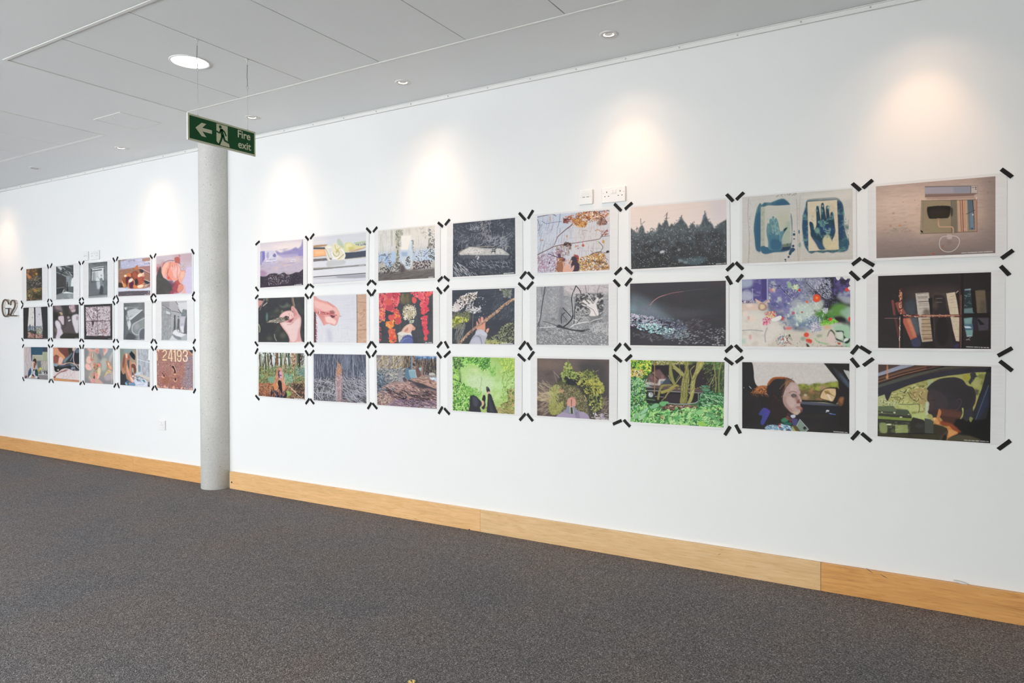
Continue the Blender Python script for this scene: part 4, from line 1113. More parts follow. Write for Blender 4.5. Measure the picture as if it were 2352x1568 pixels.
art('B6', [26,21,202,15.5,202,136,26.3,134], (1415,625), 1.25, '''
bg #3a3a40/38363a/35343a/37343a
n #49383c a.6 x34 y12 t.5 z5
n #303432 a.7 x40 y18 t.5 z5 120 15 204 15 204 100 120 100
s #66727a b7 26 44 50 48 70 58 90 70 105 82 100 92 60 84 26 84
s #7d97a2 b5 a.8 26 60 36 62 40 72 26 74
s #7a8090 b5 a.7 40 66 60 62 76 72 80 80 50 80
s #4c4d55 b6 a.8 80 60 110 66 160 70 190 74 150 80 110 86
p #39313c b1 26 80 60 84 90 88 110 96 130 104 120 112 80 116 26 104
k #aebccb/d9d2e2/8fb2be/c8a8c0 n260 l3.6 w1.5 b.4 t8 j35 26 76 45 78 68 82 80 90 88 96 80 100 60 100 26 98
k #241f2c/2c2836 n170 l4 w1.1 t4 j30 a.9 26 80 60 84 90 94 100 104 26 106
k #7fbcc4/b9e0e0/e6f2f2/6a8fa0 n230 l3 w1.2 b.3 t-8 j50 40 92 70 94 90 100 112 104 110 110 86 116 60 110 40 104
k #8a90a8/626c80 n160 l3 w1.1 b.5 a.8 t10 j40 60 78 108 86 128 92 134 104 100 106 66 92
k #7c8894/a2adb4/5c6a74 n240 l3.4 w.9 b.3 t20 j25 80 108 130 104 140 112 130 122 90 122
k #85858a/5c5a60/b0aeb2 n170 l4 w.8 b.2 t18 j25 100 116 204 100 204 130 130 134 100 130
k #66646a n90 l5 w.8 b.3 a.7 t22 j10 110 92 150 84 180 98 140 108
k #59565c n60 l4 w1.4 b.8 a.8 t0 j40 30 110 90 116 90 126 34 120
s #7c7880 b.8 a.8 62 120 65 122 68 128 64 126
c #8a6068 w.8 a.9 55 70 60 62 68 54
c #c48e8e w1 63 60 70 52 80 45.5 92 41.5
c #a07078 w.8 88 43 100 39 112 37 125 35
c #5f5058 w.8 a.8 122 35.2 135 33.5 150 32 168 30
g a.12 x2
m #e6e4e2 177 133 200 134
''')
art('C6', [27.5,13,199.5,17,197.8,137,26.7,126.5], (1415,810), 1.25, '''
bg #4d6e3a/2e4a2a/3f6a3c/5a8c50
s #2a2628 b1 62 20 130 20 160 30 175 50 175 72 140 74 90 60 80 52 66 40
s #6d5150 b1.2 60 44 70 34 90 30 92 52 80 62 56 56
n #97706c a.7 x4 t.5 z7 58 44 70 34 92 30 90 58
p #20171c b1 64 20 95 20 98 30 92 46 80 30 60 28
l #1c1a1c w1.2 62 35 79 49
s #2c2129 b2 140 20 178 22 185 60 160 70 142 60
p #7c7a3e b1.5 80 14 120 14 140 18 140 21 66 22
k #c8c088/8c9440/d8c8a4/5a6030 n120 l5 w1.1 t10 j50 68 13 130 14 130 21 66 22
k #4c6a34/8aa860 n90 l5 w.8 t40 j60 155 16 200 18 200 34 160 32
n #2a3324 a.8 x6 t.45 z6 160 22 200 20 200 80 170 76
k #5c6a3c/3c4a2c/7c8a54/28241f n150 l8 w.8 t60 j50 158 24 199 20 199 78 168 76
d #a8c83c/7cb83c/d8dc4c/5ca038/3c7c30/e8e070 n620 r1.4 l3 27 13 66 14 64 34 50 44 27 44
d #e4e0b0/d8b060 n60 r1.2 l2 28 30 50 32 48 44 28 44
k #30402a/1f3020 n70 l4 w1 t0 j60 28 14 66 14 60 46 28 46
s #24301c b.8 29 26 33 25 36 27 32 29
p #b3a29c b.3 50 54 62 53 76 57 80 48 92 48 90 52 83 52 82 58 78 60 50 58
p #99867e b.3 50 57 90 60 90 66 56 64
p #8fa0a0 b.4 54 58 70 58 70 62 56 63
p #c2bdb4 b.3 79 49 91 48.5 90 50.5 82 51 81 60 78 60
p #6c8288 b.4 82 52 90 51 88 56 83 57
p #3a4450 b.4 90 50 100 44 100 58 84 58
p #2c2a2e b.3 56 64 166 68 166 74 56 70
s #5b4a46 b.5 60 60 80 60 120 60 130 64 120 70 80 66
p #5e4a4a b.4 104 64 166 67 164 72 104 70
k #8a7c3e/a89858 n40 l5 w1 t0 j30 80 58 170 64 168 69 100 66
p #161417 b.3 56 69 120 71 152 73 165 74 164 88 150 92 120 94 56 92
p #1f271c b.4 55 70 70 70 72 90 56 88
l #a8a4a0 w1.1 56 69 102 71 152 73.5 165 74
l #8a8c8c w1 72 80 100 82
o #2b332a b.3 64 77 6 5.5 157 79 5 5
o #b8c0c0 b.3 64 77 4.3 4.4 157 79.5 2.8 3.6
o #8c989a b.3 64.5 77 2.2 2.4
k #e8f0f0/788488 n22 l3 w.6 t90 j90 61 74 67 74 67 80 61 80
l #6a8c5c w1 57 85 72 87
p #2c2228 b.4 88 76 118 76 120 92 88 90
l #b0b4b4 w1.2 b.2 92 92 110 93.8 130 94 146 92 151 89
l #9aa89a w.9 151.5 74 151.5 88
l #4e6a44 w.8 54.5 70 55 90
s #775c50 b1 88 96 130 96 150 98 150 104 120 106 90 104
n #241c1c a.95 x5 t.48 z8 60 92 150 96 150 112 60 108
k #a87860/cca890/241c18 n70 l5 w1.2 t20 j50 90 96 152 97 148 106 96 108
s #8c8a4c b.4 99 14 103 14 103 30 106 46 110 58 108 60 104 56 101 46 98 40 98 28
s #a09a5c b.3 103 18 112 26 120 32 126 40 124 44 116 38 106 28
c #8a8450 w2.2 e1.2 97 42 101 50 107 58
s #8c8448 b.3 82 61 90 58 104 58 100 60 90 61 84 66 81 76 79 86 76 84 78 72
s #a0964f b.3 84 70 96 66 104 60 111 58 116 60 110 62 104 67 94 72 84 75
c #8a7a48 w2.5 e1.2 106 66 96 74 90 82 84 88
c #9c8e58 w1.6 e1 96 72 93 78 91 83
c #96905c w1.8 e1.2 110 56 117 46 119 43 114 34 104 28
c #7a7848 w1 e.7 116 42 111 50
s #8f8a4c b.3 127 14 134 14 133 24 134 34 135 48 133 62 131 76 130 90 128 92 118 92 119 80 120 64 122 48 126 38 128 26
k #b0a868/5c5a2c/74743a n150 l7 w.7 t88 j8 127 16 134 16 134 50 131 90 119 91 121 60 126 38
s #a39c5a b.3 150 16 162 17 160 24 154 34 148 44 145 58 144 72 141 84 137 92 131 92 134 86 137 74 137 60 140 46 146 32
k #c4bc78/75703a n70 l7 w.6 t65 j12 152 18 160 18 148 42 142 80 134 90 138 60
c #8c8a50 w1.6 140 50 138 40 137 32 144 24
c #6f6f3c w1.2 116 16 117 26 120 34
c #948c60 w1 132 62 138 57 142 56
l #a67c50 w1.4 b.2 71 14 71.5 54 70.5 76
c #938c5a w1.6 180 20 182 36 184 56 183 72
c #948f58 w1.8 e1.4 194 18 190 36 189 56 190 76
c #a09c74 w1.1 181 42 176 52 171 62
c #6e6c44 w1 199 44 192 56
d #5ca45c/3c8040/8cc87c/2c6434/a4d08c n420 r1.1 l3 27 46 46 46 56 64 54 88 60 96 27 110
k #8cb8a0/c8e4c8/24402c/b8d070 n160 l4 w.9 t40 j80 28 48 66 50 54 70 54 90 30 106
k #1c3020 n40 l4 w1.2 t0 j90 28 60 54 64 54 96 28 104
d #3f7c4c/2c5c38/74b074/1c3c24/58945c n420 r1.3 l4 152 92 160 74 199 74 199 108 150 108
k #9ccca0/c4e4bc n80 l5 w.8 t-25 j30 160 76 198 80 198 106 156 104
k #5c9c78/2c5040 n60 l5 w1.2 t10 j30 156 60 170 60 180 76 160 74
d #6cb864/4c9850/98d080/3c7c3c/b8dc8c n780 r1.7 l5 27 104 60 98 100 106 150 102 199 96 198 138 27 127
k #1c2c1c/243c24/5c3c34 n80 l5 w1.5 t20 j90 30 104 198 100 198 134 30 124
k #c4e8a8/88c078 n130 l7 w1.3 t35 j30 27 104 100 104 198 100 198 136 27 125
s #6fae72 b.2 80 92 86 89 97 90 93 94 88 98 82 96
s #7fb687 b.2 62 101 72 93 80 95 76 100 70 102
s #9cc8a4 b.2 44 112 52 104 60 100 56 108 48 112
s #8cb890 b.2 30 120 38 112 44 110 38 118
s #a4cca0 b.2 42 122 48 114 56 112 50 120 44 124
s #78b878 b.2 165 116 170 108 180 112 192 128 190 130 176 120
s #5fa45f b.2 108 122 114 114 118 120 112 124
s #8ccc84 b.2 146 110 154 104 162 108 154 114
s #98c858 b.3 150 128 160 126 166 132 156 134
s #b89c74 b.5 82 116 88 116 88 119 84 119
k #3a5c34 n40 l5 w.7 t-35 j10 165 108 192 112 192 130 176 122
''')
art('A5', [35.5,24.2,169,13,168.5,124,36,130], (1190,465), 1.25, '''
bg #c9cfdc/cdd0da/cfd0d8/c8c9d4
p #d8d2d0 b12 a.8 100 40 169 20 169 110 100 100
n #b9c4dc a.5 x14 y18 t.5 z4
k #9aa0b8/6f7490/c08a78/8890a8 n70 l18 w.5 t75 j8 a.8 36 30 70 26 66 90 36 110
k #a8a0ac/8c8498/c49a8c n80 l14 w.5 t88 j6 a.8 70 50 160 40 160 100 70 100
k #88809a/a8a4b8 n60 l12 w.5 t0 j14 a.7 36 30 166 20 166 110 36 110
c #6f5a6c w1.2 36 27 50 24 64 22 70 25
c #6a6478 w.9 36 31 40 44 37 52
c #55586c w.8 44 34 52 39 57 38 70 36 80 35
c #6a6f88 w.7 44 40 40 50 37 58
c #5c6078 w.8 78 20 76 36 73 46
c #5c6078 w.7 78 48 77 56
c #6c4038 w1.6 e1 36 96 46 91 58 85 66 81 78 78 90 76 108 74 126 71 140 69 150 67
c #5c3434 w1 150 67 156 60 162 52
c #5c3c38 w.8 152 63 168 61
c #70403c w2 e1.1 113 26 104 35 97 43 90 48 82 55 74 62 71 68 67 78
c #70403c w2.2 113 26 120 21 130 17 140 17
k #8c4c38/b86c40/6c3830/d89468 n240 l5 w1.1 t30 j80 84 28 120 18 168 14 168 26 150 30 120 30 96 36
s #c48c48 b.6 a.9 104 36 112 28 120 34 127 34 126 42 118 46 112 44 106 42
k #a45c28/e0b068/7c4020/dc9c50 n180 l4 w1.1 t0 j90 100 30 122 20 150 20 150 34 128 36 126 44 110 46 102 42
k #e8d8d0/d0a080/f0e8e0 n70 l4 w1 t0 j90 120 18 168 14 168 40 140 34
s #8f6e66 b.6 150 28 157 29 163 39 152 42 144 38 150 34
k #4c3838/b08068 n50 l4 w.8 t10 j70 144 28 160 30 166 40 146 42
c #4a3a38 w1 143 20 150 22 158 28 164 38
c #4c4040 w.9 138 18 146 18 154 16
k #6c3430/a0584c n60 l3 w1.2 t20 j90 84 30 94 30 92 38 84 38
k #9c5848 n30 l4 w.9 t50 j60 152 52 165 50 166 58 154 62
c #c08040 w1 142 52 147 50 152 53
c #c89848 w1.4 b.3 59 26 60 34
l #b08050 w1.4 42 70 47 69
o #c89850 b.3 157 72 2.2 3.5 90 62 1.5 2
o #b8603c b.3 120 79 2.5 2.5
l #c86040 w1 119 74 121 80
k #c4705c n8 l3 w1 t0 j90 106 78 114 80 112 86 106 84
k #5a3c38/402c30/8c6458 n60 l5 w1.2 t20 j60 84 74 96 74 98 80 84 80
s #8c7c68 b.3 92 78 97 81 98 86 92 86 94 82
k #b8a488/74606c/9c6c84 n120 l5 w.8 t60 j80 70 80 98 80 94 98 70 98
k #9c5868/b07c98/7c5874 n200 l6 w.7 t60 j70 36 98 74 88 72 126 36 128
o #542c40 b.3 58.5 111 1.3 1.6 74 86 1.2 1.4
c #5c3c50 w1.4 56 94 66 98 74 101
s #5c4058 b.8 73 96 78 94 80 100 86 102 90 108 84 108 76 106
k #a85c3c/d0a060/703834 n110 l5 w1.2 t80 j60 72 104 84 100 86 126 70 126
s #a06c50 b1 74 112 84 108 86 126 74 126
c #303436 w2.6 e1.4 b.2 130 100 136 95 144 92 152 90.5
c #4a4644 w1.1 152 90.5 160 92.5 166 91
c #4a4440 w1 152 90 156 82 152 76 149 73
c #5a5450 w.8 134 88 137 92
s #2d2428 b.3 162 90 165 88 168 89 167 92 163 93
s #b58a48 b1.2 a.9 128 100 140 94 156 92 161 98 161 108 168 114 168 122 150 124 110 126 108 116 112 106 120 108
k #c48c38/e8c878/8c5c28/f0e4d0/a0602c/d0ccd8 n480 l4.5 w1.1 t20 j90 112 100 130 98 142 93 158 92 162 106 168 114 168 123 110 126 108 112
c #3c3430 w1.2 137 107 148 109 158 111
k #5c5044/3c3838 n30 l7 w.9 t-30 j50 114 104 166 104 166 120 114 120
s #a8503c b.8 103 100 107 96 111 98 112 108 106 104
k #c86048/782c34 n40 l3 w1 t50 j60 102 96 112 96 112 106 104 104
s #3f333f b.6 97 106 99 100 104 99 108 102 111 110 114 114 112 126 98 126 98 116 94 112
s #e2ac9a b.3 84 128 84 118 82.5 110 83.5 109 86 116 88 118 87 106 88.5 105 90 114 91.5 116 92 104 94 104 94 116 97 108 99 106 100 107 96 119 97 122 102 116 104 117 100 127
g a.05 x2
''')
art('B5', [34,23,166.5,18,166.5,130.5,34,129], (1190,630), 1.25, '''
bg #9c9ca0/a09fa2/98989a/8e8e90
n #b8b4b6 a.7 x20 t.5 z5 34 22 84 22 84 80 34 90
p #cfc5c5 b4 84 18 167 16 167 35 110 40 84 34
k #6c6c70/d8d6d8/88888c n900 l6 w.5 a.7 t40 j90 34 22 167 18 167 96 34 94
k #5c5c60/e4e2e4/78787c n1300 l3 w.6 a.75 t20 j80 34 94 167 94 167 130 34 129
n #5c5c60 a.6 x12 t.52 z6 34 78 167 86 167 104 34 104
p #8c8c94 b1.5 a.8 77 22 84 22 83 80 76 90
p #6a6a74 b2 a.5 74 60 86 60 92 88 74 90
l #55555c w2.4 e2 b.2 50 23 47 42 44 60 42 78 38 94
l #66666c w2 b.2 41 80 36 96
l #74747a w1 44 24 44 36 47 42
l #84848a w1 52 28 49 38
l #d0ced0 w1 38 86 40 74
p #4c4c50 b1 106 36 157 34 157 70 150 78 110 76 104 70
k #9a9898/2f2f33/6c6c70/c4c2c2 n170 l5 w1.6 b.6 t20 j70 105 36 157 35 157 72 106 74
k #c8c4c4/848488/aaa8a8 n200 l6 w.8 t-30 j60 100 64 135 64 135 90 100 88
p #747478 b1 a.7 130 76 152 75 158 90 134 92
s #eae2e0 b.8 118 50 121 47 124 48 128 53 131 54 127 47 129 46 134 50 138 54 142 48 144 44 148 43 148 46 145 50 144 56 146 64 148 75 132 76 134 68 130 62 124 60 118 56 117 54 122 56 126 57 120 52
l #5c5854 w1.8 b.4 119 52 126 56
l #5c5854 w1.4 b.4 124 47 132 54
l #4a4a4e w2 b.4 118 59 126 60
c #2e2d31 w1.8 e1.8 107 21 103 30 100 38 99 46 100 58 101 68 101 76
c #2e2d31 w2.4 e2.6 101 76 99 82 94 88 90 92 84 96
c #d0ced0 w.8 103 32 101 40 101 50 102 66
c #3a393c w1.6 107 21 113 28 116 35
l #3f3f43 w1.8 83 62 98 78
l #4f4f53 w1.2 80 72 90 84
c #3c3c40 w1.6 86 70 80 77 80 90
l #3c3c40 w1.8 105 60 103 90
c #e6e2e2 w1.4 98 96 104 92 112 90 120 88 128 87
c #c8c4c4 w1.6 128 87 132 88 140 84 148 82 155 80
l #55555a w.9 128 90 148 84
c #d8d4d4 w1.2 102 83 110 86 114 90
l #3a3a3e w1.2 108 90 116 80
c #cac6c6 w1.4 126 33 132 42 138 50 142 52
c #d6d2d0 w1.2 145 50 150 46 158 43
c #8a8684 w1.1 121 54 130 60 138 65 142 72 145 78
l #8c8888 w1.4 124 21 126 34
l #8c8888 w1.1 150 20 146 34
l #9c9898 w1 130 21 129 30
l #9a9696 w.9 154 22 166 25
c #9a9696 w.8 112 38 114 46 118 52
c #7a7678 w.8 84 42 92 41 98 43
s #3b3b40 b.8 70 96 76 92 84 96 96 100 110 102 124 103 118 106 104 104 84 100
c #38383d w2 e1 84 98 100 102 116 103 132 101
c #66666a w1.6 b.4 46 86 60 90 72 94
c #e4e2e4 w1 40 98 56 97 70 96
n #48484c a.7 x6 t.55 z7 34 100 60 106 60 122 34 122
c #c8c4c4 w1 138 90 140 98 146 104
k #c4c2c4 n60 l10 w.7 t60 j60 136 90 166 88 166 106 136 106
c #55555a w1 b.2 92 106 98 116 104 121
g a.1 x1.5
m #f0eeec 150 128.5 165 129.5
''')
art('C5', [35.5,18,167.8,20.3,167.3,131.8,35.5,123], (1190,800), 1.25, '''
bg #6e5f5b/675a58/61534f/5a4a44
n #514744 a.8 x24 y18 t.48 z5
s #484244 b6 110 28 130 22 160 30 166 60 167 100 150 90 120 50
s #7c6a5e b5 a.7 36 22 70 24 84 30 60 40 38 40
s #3f3c3a b2 82 44 96 36 110 44 130 40 142 50 158 66 160 76 152 90 158 100 150 120 120 124 70 112 64 80
s #55563a b2 66 66 84 60 110 70 122 90 130 110 126 126 74 122 60 100 62 80
k #6c5a50/b8a890/948474 n110 l18 w.5 t-30 j25 36 62 62 66 62 90 36 90
k #b8a080/d0c0a0/8c7860 n120 l14 w.6 t-5 j16 36 82 62 80 64 100 38 96
l #b09890 w.8 e.5 76 54 65 41
l #a08c80 w.6 72 64 66 44
l #a89480 w.6 52 60 60 68
l #a89480 w.6 44 60 58 68
l #a89480 w.6 92.5 19 91.5 26
k #8c7868/a09080 n60 l16 w.5 t30 j20 38 100 60 98 58 122 40 120
k #9c8c7c n26 l14 w.5 t30 j40 150 90 166 90 166 120 150 120
l #a8947c w.6 140 44 148 40
d #8c9448/a8ac5c/6c7838/b8bc78 n170 r1 l3 88 26 94 25 100 36 104 44 94 50 84 42
d #5c6c38/8c9c50/a8b468/44502c n360 r1 l4 80 44 100 38 110 46 112 54 100 66 84 62 80 52
d #6c7440/8c944c/a8a860/444c2c n420 r1 l4 106 44 128 38 142 44 150 58 160 72 158 80 140 82 112 66
d #a8a44c/c0b85c/8c8c40/5c6434 n330 r1.1 l4 120 60 142 56 154 64 158 78 140 90 124 80
d #8c9450/747c40/b0b068/4c5430 n260 r1 l4 130 84 154 86 158 102 148 112 140 118 132 100
k #262824 n110 l4 w1.6 t0 j90 84 50 110 50 150 80 150 110 130 100 106 70
k #23242a n60 l5 w2 b.6 t0 j90 84 54 110 60 112 68 90 66
s #b8b464 b.3 109 66 112 60 115 57 116 62 112 67
s #a8a454 b.3 106 62 112 64 116 63 113 67
k #9c8c70/746448/b8a880/545030/7c8050 n1300 l4 w.5 t60 j80 66 70 90 66 116 76 128 92 130 124 70 122 60 110 64 84
k #a8a468/8c9450/c0b878 n260 l6 w.7 t110 j40 58 74 76 64 74 90 66 110 58 106
s #9ca050 b1.5 a.6 64 90 68 88 69 100 65 102
k #9c9c4c/848c48/b0a868 n320 l4 w.8 t60 j80 56 102 84 98 82 112 72 122 60 120
k #c8a078/b08868 n50 l3 w.7 t60 j60 74 74 84 76 84 82 76 80
c #c4a878 w1 b.4 122 86 125 92 124 96
s #d49a8c b.4 91 97 93 92 97 90 101 89 105 92 106.5 97 105.5 106 100 108 92 107
l #4a2a28 w1.4 e1 98.7 94 98.7 106
s #c47e74 b.5 a.8 98 89 102 90 104 93 100 92
s #8c8ca0 b.3 72 124 80 118 88 112 92 106 96 106 97 117 92 121 84 127
s #8d8ba0 b.3 101 107 104 106 108 112 114 116 112 122 102 119
l #d8d4c4 w.8 96 107 97 119
l #d8d4c8 w1 101 108 103 119
p #3d4a30 b.3 97 108 101 108 102 119 98 119
s #a597b0 b.4 70 130 74 122 84 117 92 119 100 120 108 119 114 116 122 117 129 122 132 128 134 133 100 132
s #7d778f b.8 a.7 106 118 112 117 114 124 116 132 108 132
o #4a4460 107 120.5 .8 1
s #b0a2b8 b.3 152 122 154 119 157 120 159 126 161 132 153 132
d #e8e4e0 n8 r.8 134 118 148 118 146 130 134 130
k #d8d0d0/3c3430 n40 l8 w.8 t0 j20 134 122 166 120 166 131 134 131
k #d0c8c8 n12 l9 w.6 t0 j10 146 126 165 126 165 131 146 131
g a.08 x2
''')
U7 = 10/7
art('A3', [5,35,96,26.5,96,110.7,5.3,115.5], (862,480), U7, '''
bg #dcd8d0/dedbd4/dad8d4/c8c8c4/9c9890/6c6460/625a58
p #c0cfe2 b3 5 70 30 69 60 67 86 64 97 62 97 88 60 88 30 96 5 84
n #b9b2a8 a.5 x6 y14 t.5 z5
p #b8b4ae b2 5 84 97 84 97 100 5 104
s #9fbbdd b2 5 76 20 74 26 84 24 96 14 86 5 84
p #a8c4e4 b1.5 26 70 35 68 34 84 27 88
k #e6e2dc/b8b0a4/cfc8bc n90 l20 w.7 b.3 t88 j4 a.7 5 36 96 28 96 96 5 100
p #b0ac9c b.8 34 34 39 33 39 76 37 100 34 96
p #c0bdb0 b1 38 34 45 33 44 44 40 50 38 48
k #6f7068/848878/54564c/c8c8a8 n80 l2.6 w1.1 t80 j50 34 34 38 34 39 98 34 96
k #7c7c74/a0a094 n50 l2 w.8 t60 j60 38 33 46 33 43 60 38 60
k #8c8c84/747c84 n40 l2 w.7 t60 j60 59 50 62 50 62 70 59 70
k #a8a498 n60 l1.6 w.7 t60 j60 70 30 96 28 96 50 80 50
p #a8a89c b1 a.8 26 34 28 34 28 60 26 60
p #eeeae2 b.8 42 43 58 42 56 54 53 66 42 66
p #c4d0dc b1 42 66 54 66 58 50 60 60 59 78 56 94 52 95 46 86 42 82
p #9ab0cc b1 a.9 42 69 52 69 52 76 43 76
l #e4ecf0 w1 b.3 58 46 56 66
c #c6d6e6 w1.4 b.3 58 66 59 80 57 92 54 95.5 51 94 46 86 43 82
c #e8eef4 w.8 b.3 a.8 44 84 48 92 52 96 56 94
d #303c58/46506c/5a5c60/6e6458 n120 r.45 l.8 6 72 26 72 26 96 6 88
d #343c54/4a4c50/5c5450 n110 r.6 l1 24 84 42 86 42 104 24 104
d #34405c/50586c/5c5c5c n90 r.45 l.8 62 68 88 66 88 84 62 84
d #36364a/504448/6c5c5c n170 r.7 l1.2 62 84 92 82 90 94 62 98
d #3c4454/54503c/686458 n120 r.6 l1 88 46 96 44 96 82 86 78 82 66
d #4c5c6c/5a6470 n30 r.5 l1 86 32 90 32 90 50 86 50
d #303034/4c443c n100 r.6 l1 6 94 24 94 24 106 6 106
d #3c3430/5c4c38 n50 r.6 l1 50 76 56 76 57 92 50 92
p #6c6664 b1.5 42 94 56 98 62 96 72 98 96 94 96 111 5 116 5 104 24 103 42 100
s #564e50 b1.5 42 88 48 92 48 100 42 104 40 96
n #4d4442 a.7 x14 y3 t.48 z5 5 100 97 94 97 112 5 117
k #8a8078/463e3c n40 l10 w.6 t4 j8 a.6 5 104 97 97 97 112 5 117
s #dcd9d0 b.6 84.5 44 87 44 86 60 84.5 60
l #6c6460 w.8 b.2 86.5 48 85.5 62
m #f2f0ee 86.5 109.8 94.5 109.4
''')
art('A4', [125.3,23.5,225,14,225.7,104.3,125,109.3], (862,480), U7, '''
bg #454a56/484d58/40454f/3c414c/424750
n #5a5f6b a.6 x20 y14 t.5 z4
n #2b2e38 a.6 x10 t.5 z5
k #767c88/343844/9aa0aa/2c303a n900 l4 w.5 a.7 t60 j90
k #8c909a/5c606c n150 l7 w.6 b.2 t60 j40 134 42 220 38 220 64 134 60
k #a09c9c/84848c n90 l6 w.7 a.9 t70 j70 168 16 186 16 188 52 172 56
k #a4a4a8/8c9098 n80 l7 w.7 a.9 t45 j60 180 46 212 44 216 68 190 58
k #9a9ea8 n40 l4 w.6 t60 j90 152 26 168 26 168 34 152 34
k #50555f/2d313b n200 l3 w1.2 a.7 b.5 t0 j90 125 72 225 74 225 106 125 108
c #9c948c w1.1 b.4 a.9 150 62 165 61 178 60 190 60
s #c8c6c2 b.6 135.5 71 140 67 148 63 152 61 165 62 180 63.5 195 63 203 64 209 68 215 72.5 214 74 200 73.5 180 74 160 74 145 73.5 138 74
s #dedad6 b1 a.8 148 64 160 63.5 175 66 165 72 150 71 142 70
s #dad6d2 b1 a.8 185 66 200 66 208 70 195 72 186 71
k #8c8c8c/a8a4a0/6c6c70 n160 l1.6 w.6 a.8 t60 j80 136 66 150 62 205 64 214 73 140 74
p #5a5e68 b.8 a.8 136 75 214 75 213 80 180 82 137 78
k #2a2c32/44464c n16 l4 w.9 t60 j60 188 64 194 64 194 70 188 70
c #8c8480 w.9 a.9 b.3 135 73 134 70 138 67
k #c4c4c8/989ca4 n45 l9 w.6 t-50 j20 126 88 140 90 165 100 165 107 126 108
k #9498a0 n40 l7 w.6 t-40 j30 150 84 220 84 218 96 150 96
k #cfcfd2 n8 l4 w.8 t60 j20 163 74 168 74 167 80 163 80
g a.14 x1.6
m #f4f2f0 207 103.8 224 102.5
''')
art('B3', [6,37.3,93,34,93.3,118,6.7,117.8], (862,620), U7, '''
bg #4c5058/42464d/454950/4a4c50
n #3a3f44 a.6 x20 y5 t.5 z5
p #5c5a48 b1.5 40 38 58 37 57 54 50 56 42 54
n #8c7c5c a.7 x4 y12 t.5 z6 40 38 56 37 55 54 42 54
k #5a6068 n60 l16 w.6 a.5 t90 j5 30 60 92 60 92 116 30 116
l #6a5c4c w.7 92 40 92.6 117
l #6c6058 w.6 40 84 40 100
d #d85864/e06c6c/c84456/e08084/a83c4c n330 r1.3 l2.5 6 38 40 37 38 50 32 56 28 66 20 64 10 62 6 60
d #dc5a60/e8787c/b83c50 n60 r1.1 l2 32 50 38 48 38 54 34 60
s #b84858 b.3 18 58 22 54 28 54 30 60 28 66 24 64 20 65
s #d86058 b.3 16 49 22 46 28 50 26 56 19 56
s #cc5060 b.3 20 37 27 37 26 46 21 44
d #d85a60/e48080/e89860 n110 r1.1 l2 6 62 16 62 16 80 12 82 7 84
d #d45060 n18 r.6 l1 7 84 11 84 10 114 8 114
d #dc5c58/e07868/e88c50/c84c54 n130 r1.2 l2.5 30 62 38 66 41 76 41 84 36 88 33 82 31 74
s #d85c58 b.3 21.5 74 26 72 31 76 30 81 23 80
s #c85054 b.3 33 78 38 76 41 80 38 87 34 86
d #e88c48/eca860/e0704c n80 r1.1 l2 20 84 30 82 30 88 28 94 26 96 20 90 17 92
s #e06850 b.3 22 96 28 94 31 98 28 102 22 101
d #e06c50/e88c58/d85050 n100 r1.1 l2 26 96 34 98 34 114 30 118 24 117 23 108
s #dc584c b.3 23.5 107 29 105 30 112 24 112
d #d85060/e46c70/b83c50/e88888 n170 r1.2 l2 56 36 92 34 92 39 86 42 86 50 76 50 68 44 62 40
s #e0605c b.3 60 44 64 44 67 48 64 54 60 51
s #e8685c b.3 81 38 87 36 91 38 86 41 82 42
s #e0606c b.3 69 40 75 38 78 44 74 48 70 46
d #dc5064/e87074/c43c50 n220 r1.1 l2.2 76 46 86 46 86 54 80 60 86 64 82 68 74 70 76 76 84 76 82 86 84 92 80 96 86 100 84 104 80 104 78 94 76 80 74 60 73 56
s #e05860 b.3 74 56 80 54 82 60 77 60
s #d84458 b.3 79 60 86 60 85 64 81 66
s #e05c60 b.3 75 66 80 65 80 71 76 71
s #d84c60 b.3 77 74 84 73 84 77 79 78
s #e05460 b.3 79 83 84 82 84 87 80 88
s #dc4c5c b.3 79 96 85 96 85 100 81 101
s #e05a58 b.3 78.5 110 81 106 84.5 109 83 113 80 113
d #dc5058 n20 r.8 l1 80 100 84 102 83 108 80 106
k #d8ccb4/e8e0cc/a89878/c0b090/8c7c60 n190 l4.5 w.7 r2 t30 j90 46 60 52 55 60 57 66 66 64 76 56 80 48 76 45 70
k #f0e8d8 n50 l5 w.6 r2 t60 j80 46 58 66 58 66 80 46 80
s #b8a884 b.4 a.7 52 66 57 64 60 70 57 76 53 74
c #8c8468 w.8 57 77 58 82 59 86
k #c8d0c0/98a488 n14 l3.5 w.9 t40 j50 55 81 63 81 62 85 56 85
s #dcb09c b.3 42 100 45 94 50 89 55 86.5 58 86 61 89 64.5 93 64 96 60 96.5 58 100 57 104 50 104 44 102
s #e8c0ae b.5 46 96 54 88 56 92 50 100 46 100
s #b87468 b.6 a.8 48 96 53 92 54 96 50 99 47 99
s #e4b8a8 b.4 54 90 58 88 60 92 57 102 53 103
s #d89c8c b.3 60 92 64.5 92 64 96 60 96.5
s #dfdad2 b.3 36 102.5 42 99 50 101 57 101 59 104 59 108 54 106 46 110 43 112 40 117 38 110 38 105
s #c8c4b8 b.5 38 105 44 107 42 112 39.5 116
c #a8a49c w.7 37 103 43 106 48 104
s #5f6a9c b.3 42 112 47 106 52 104 58 105 60 109 61 118 40 118 40.5 115
k #4c5484 n26 l2 w.8 t60 j10 44 107 52 104 60 106 60 109 46 112
c #7c86b4 w1.2 b.5 43 116 47 111 54 109
p #3c4048 b1 a.6 61 108 68 108 70 118 61 118
m #f0eeec 80 116.5 92 116.5
''')
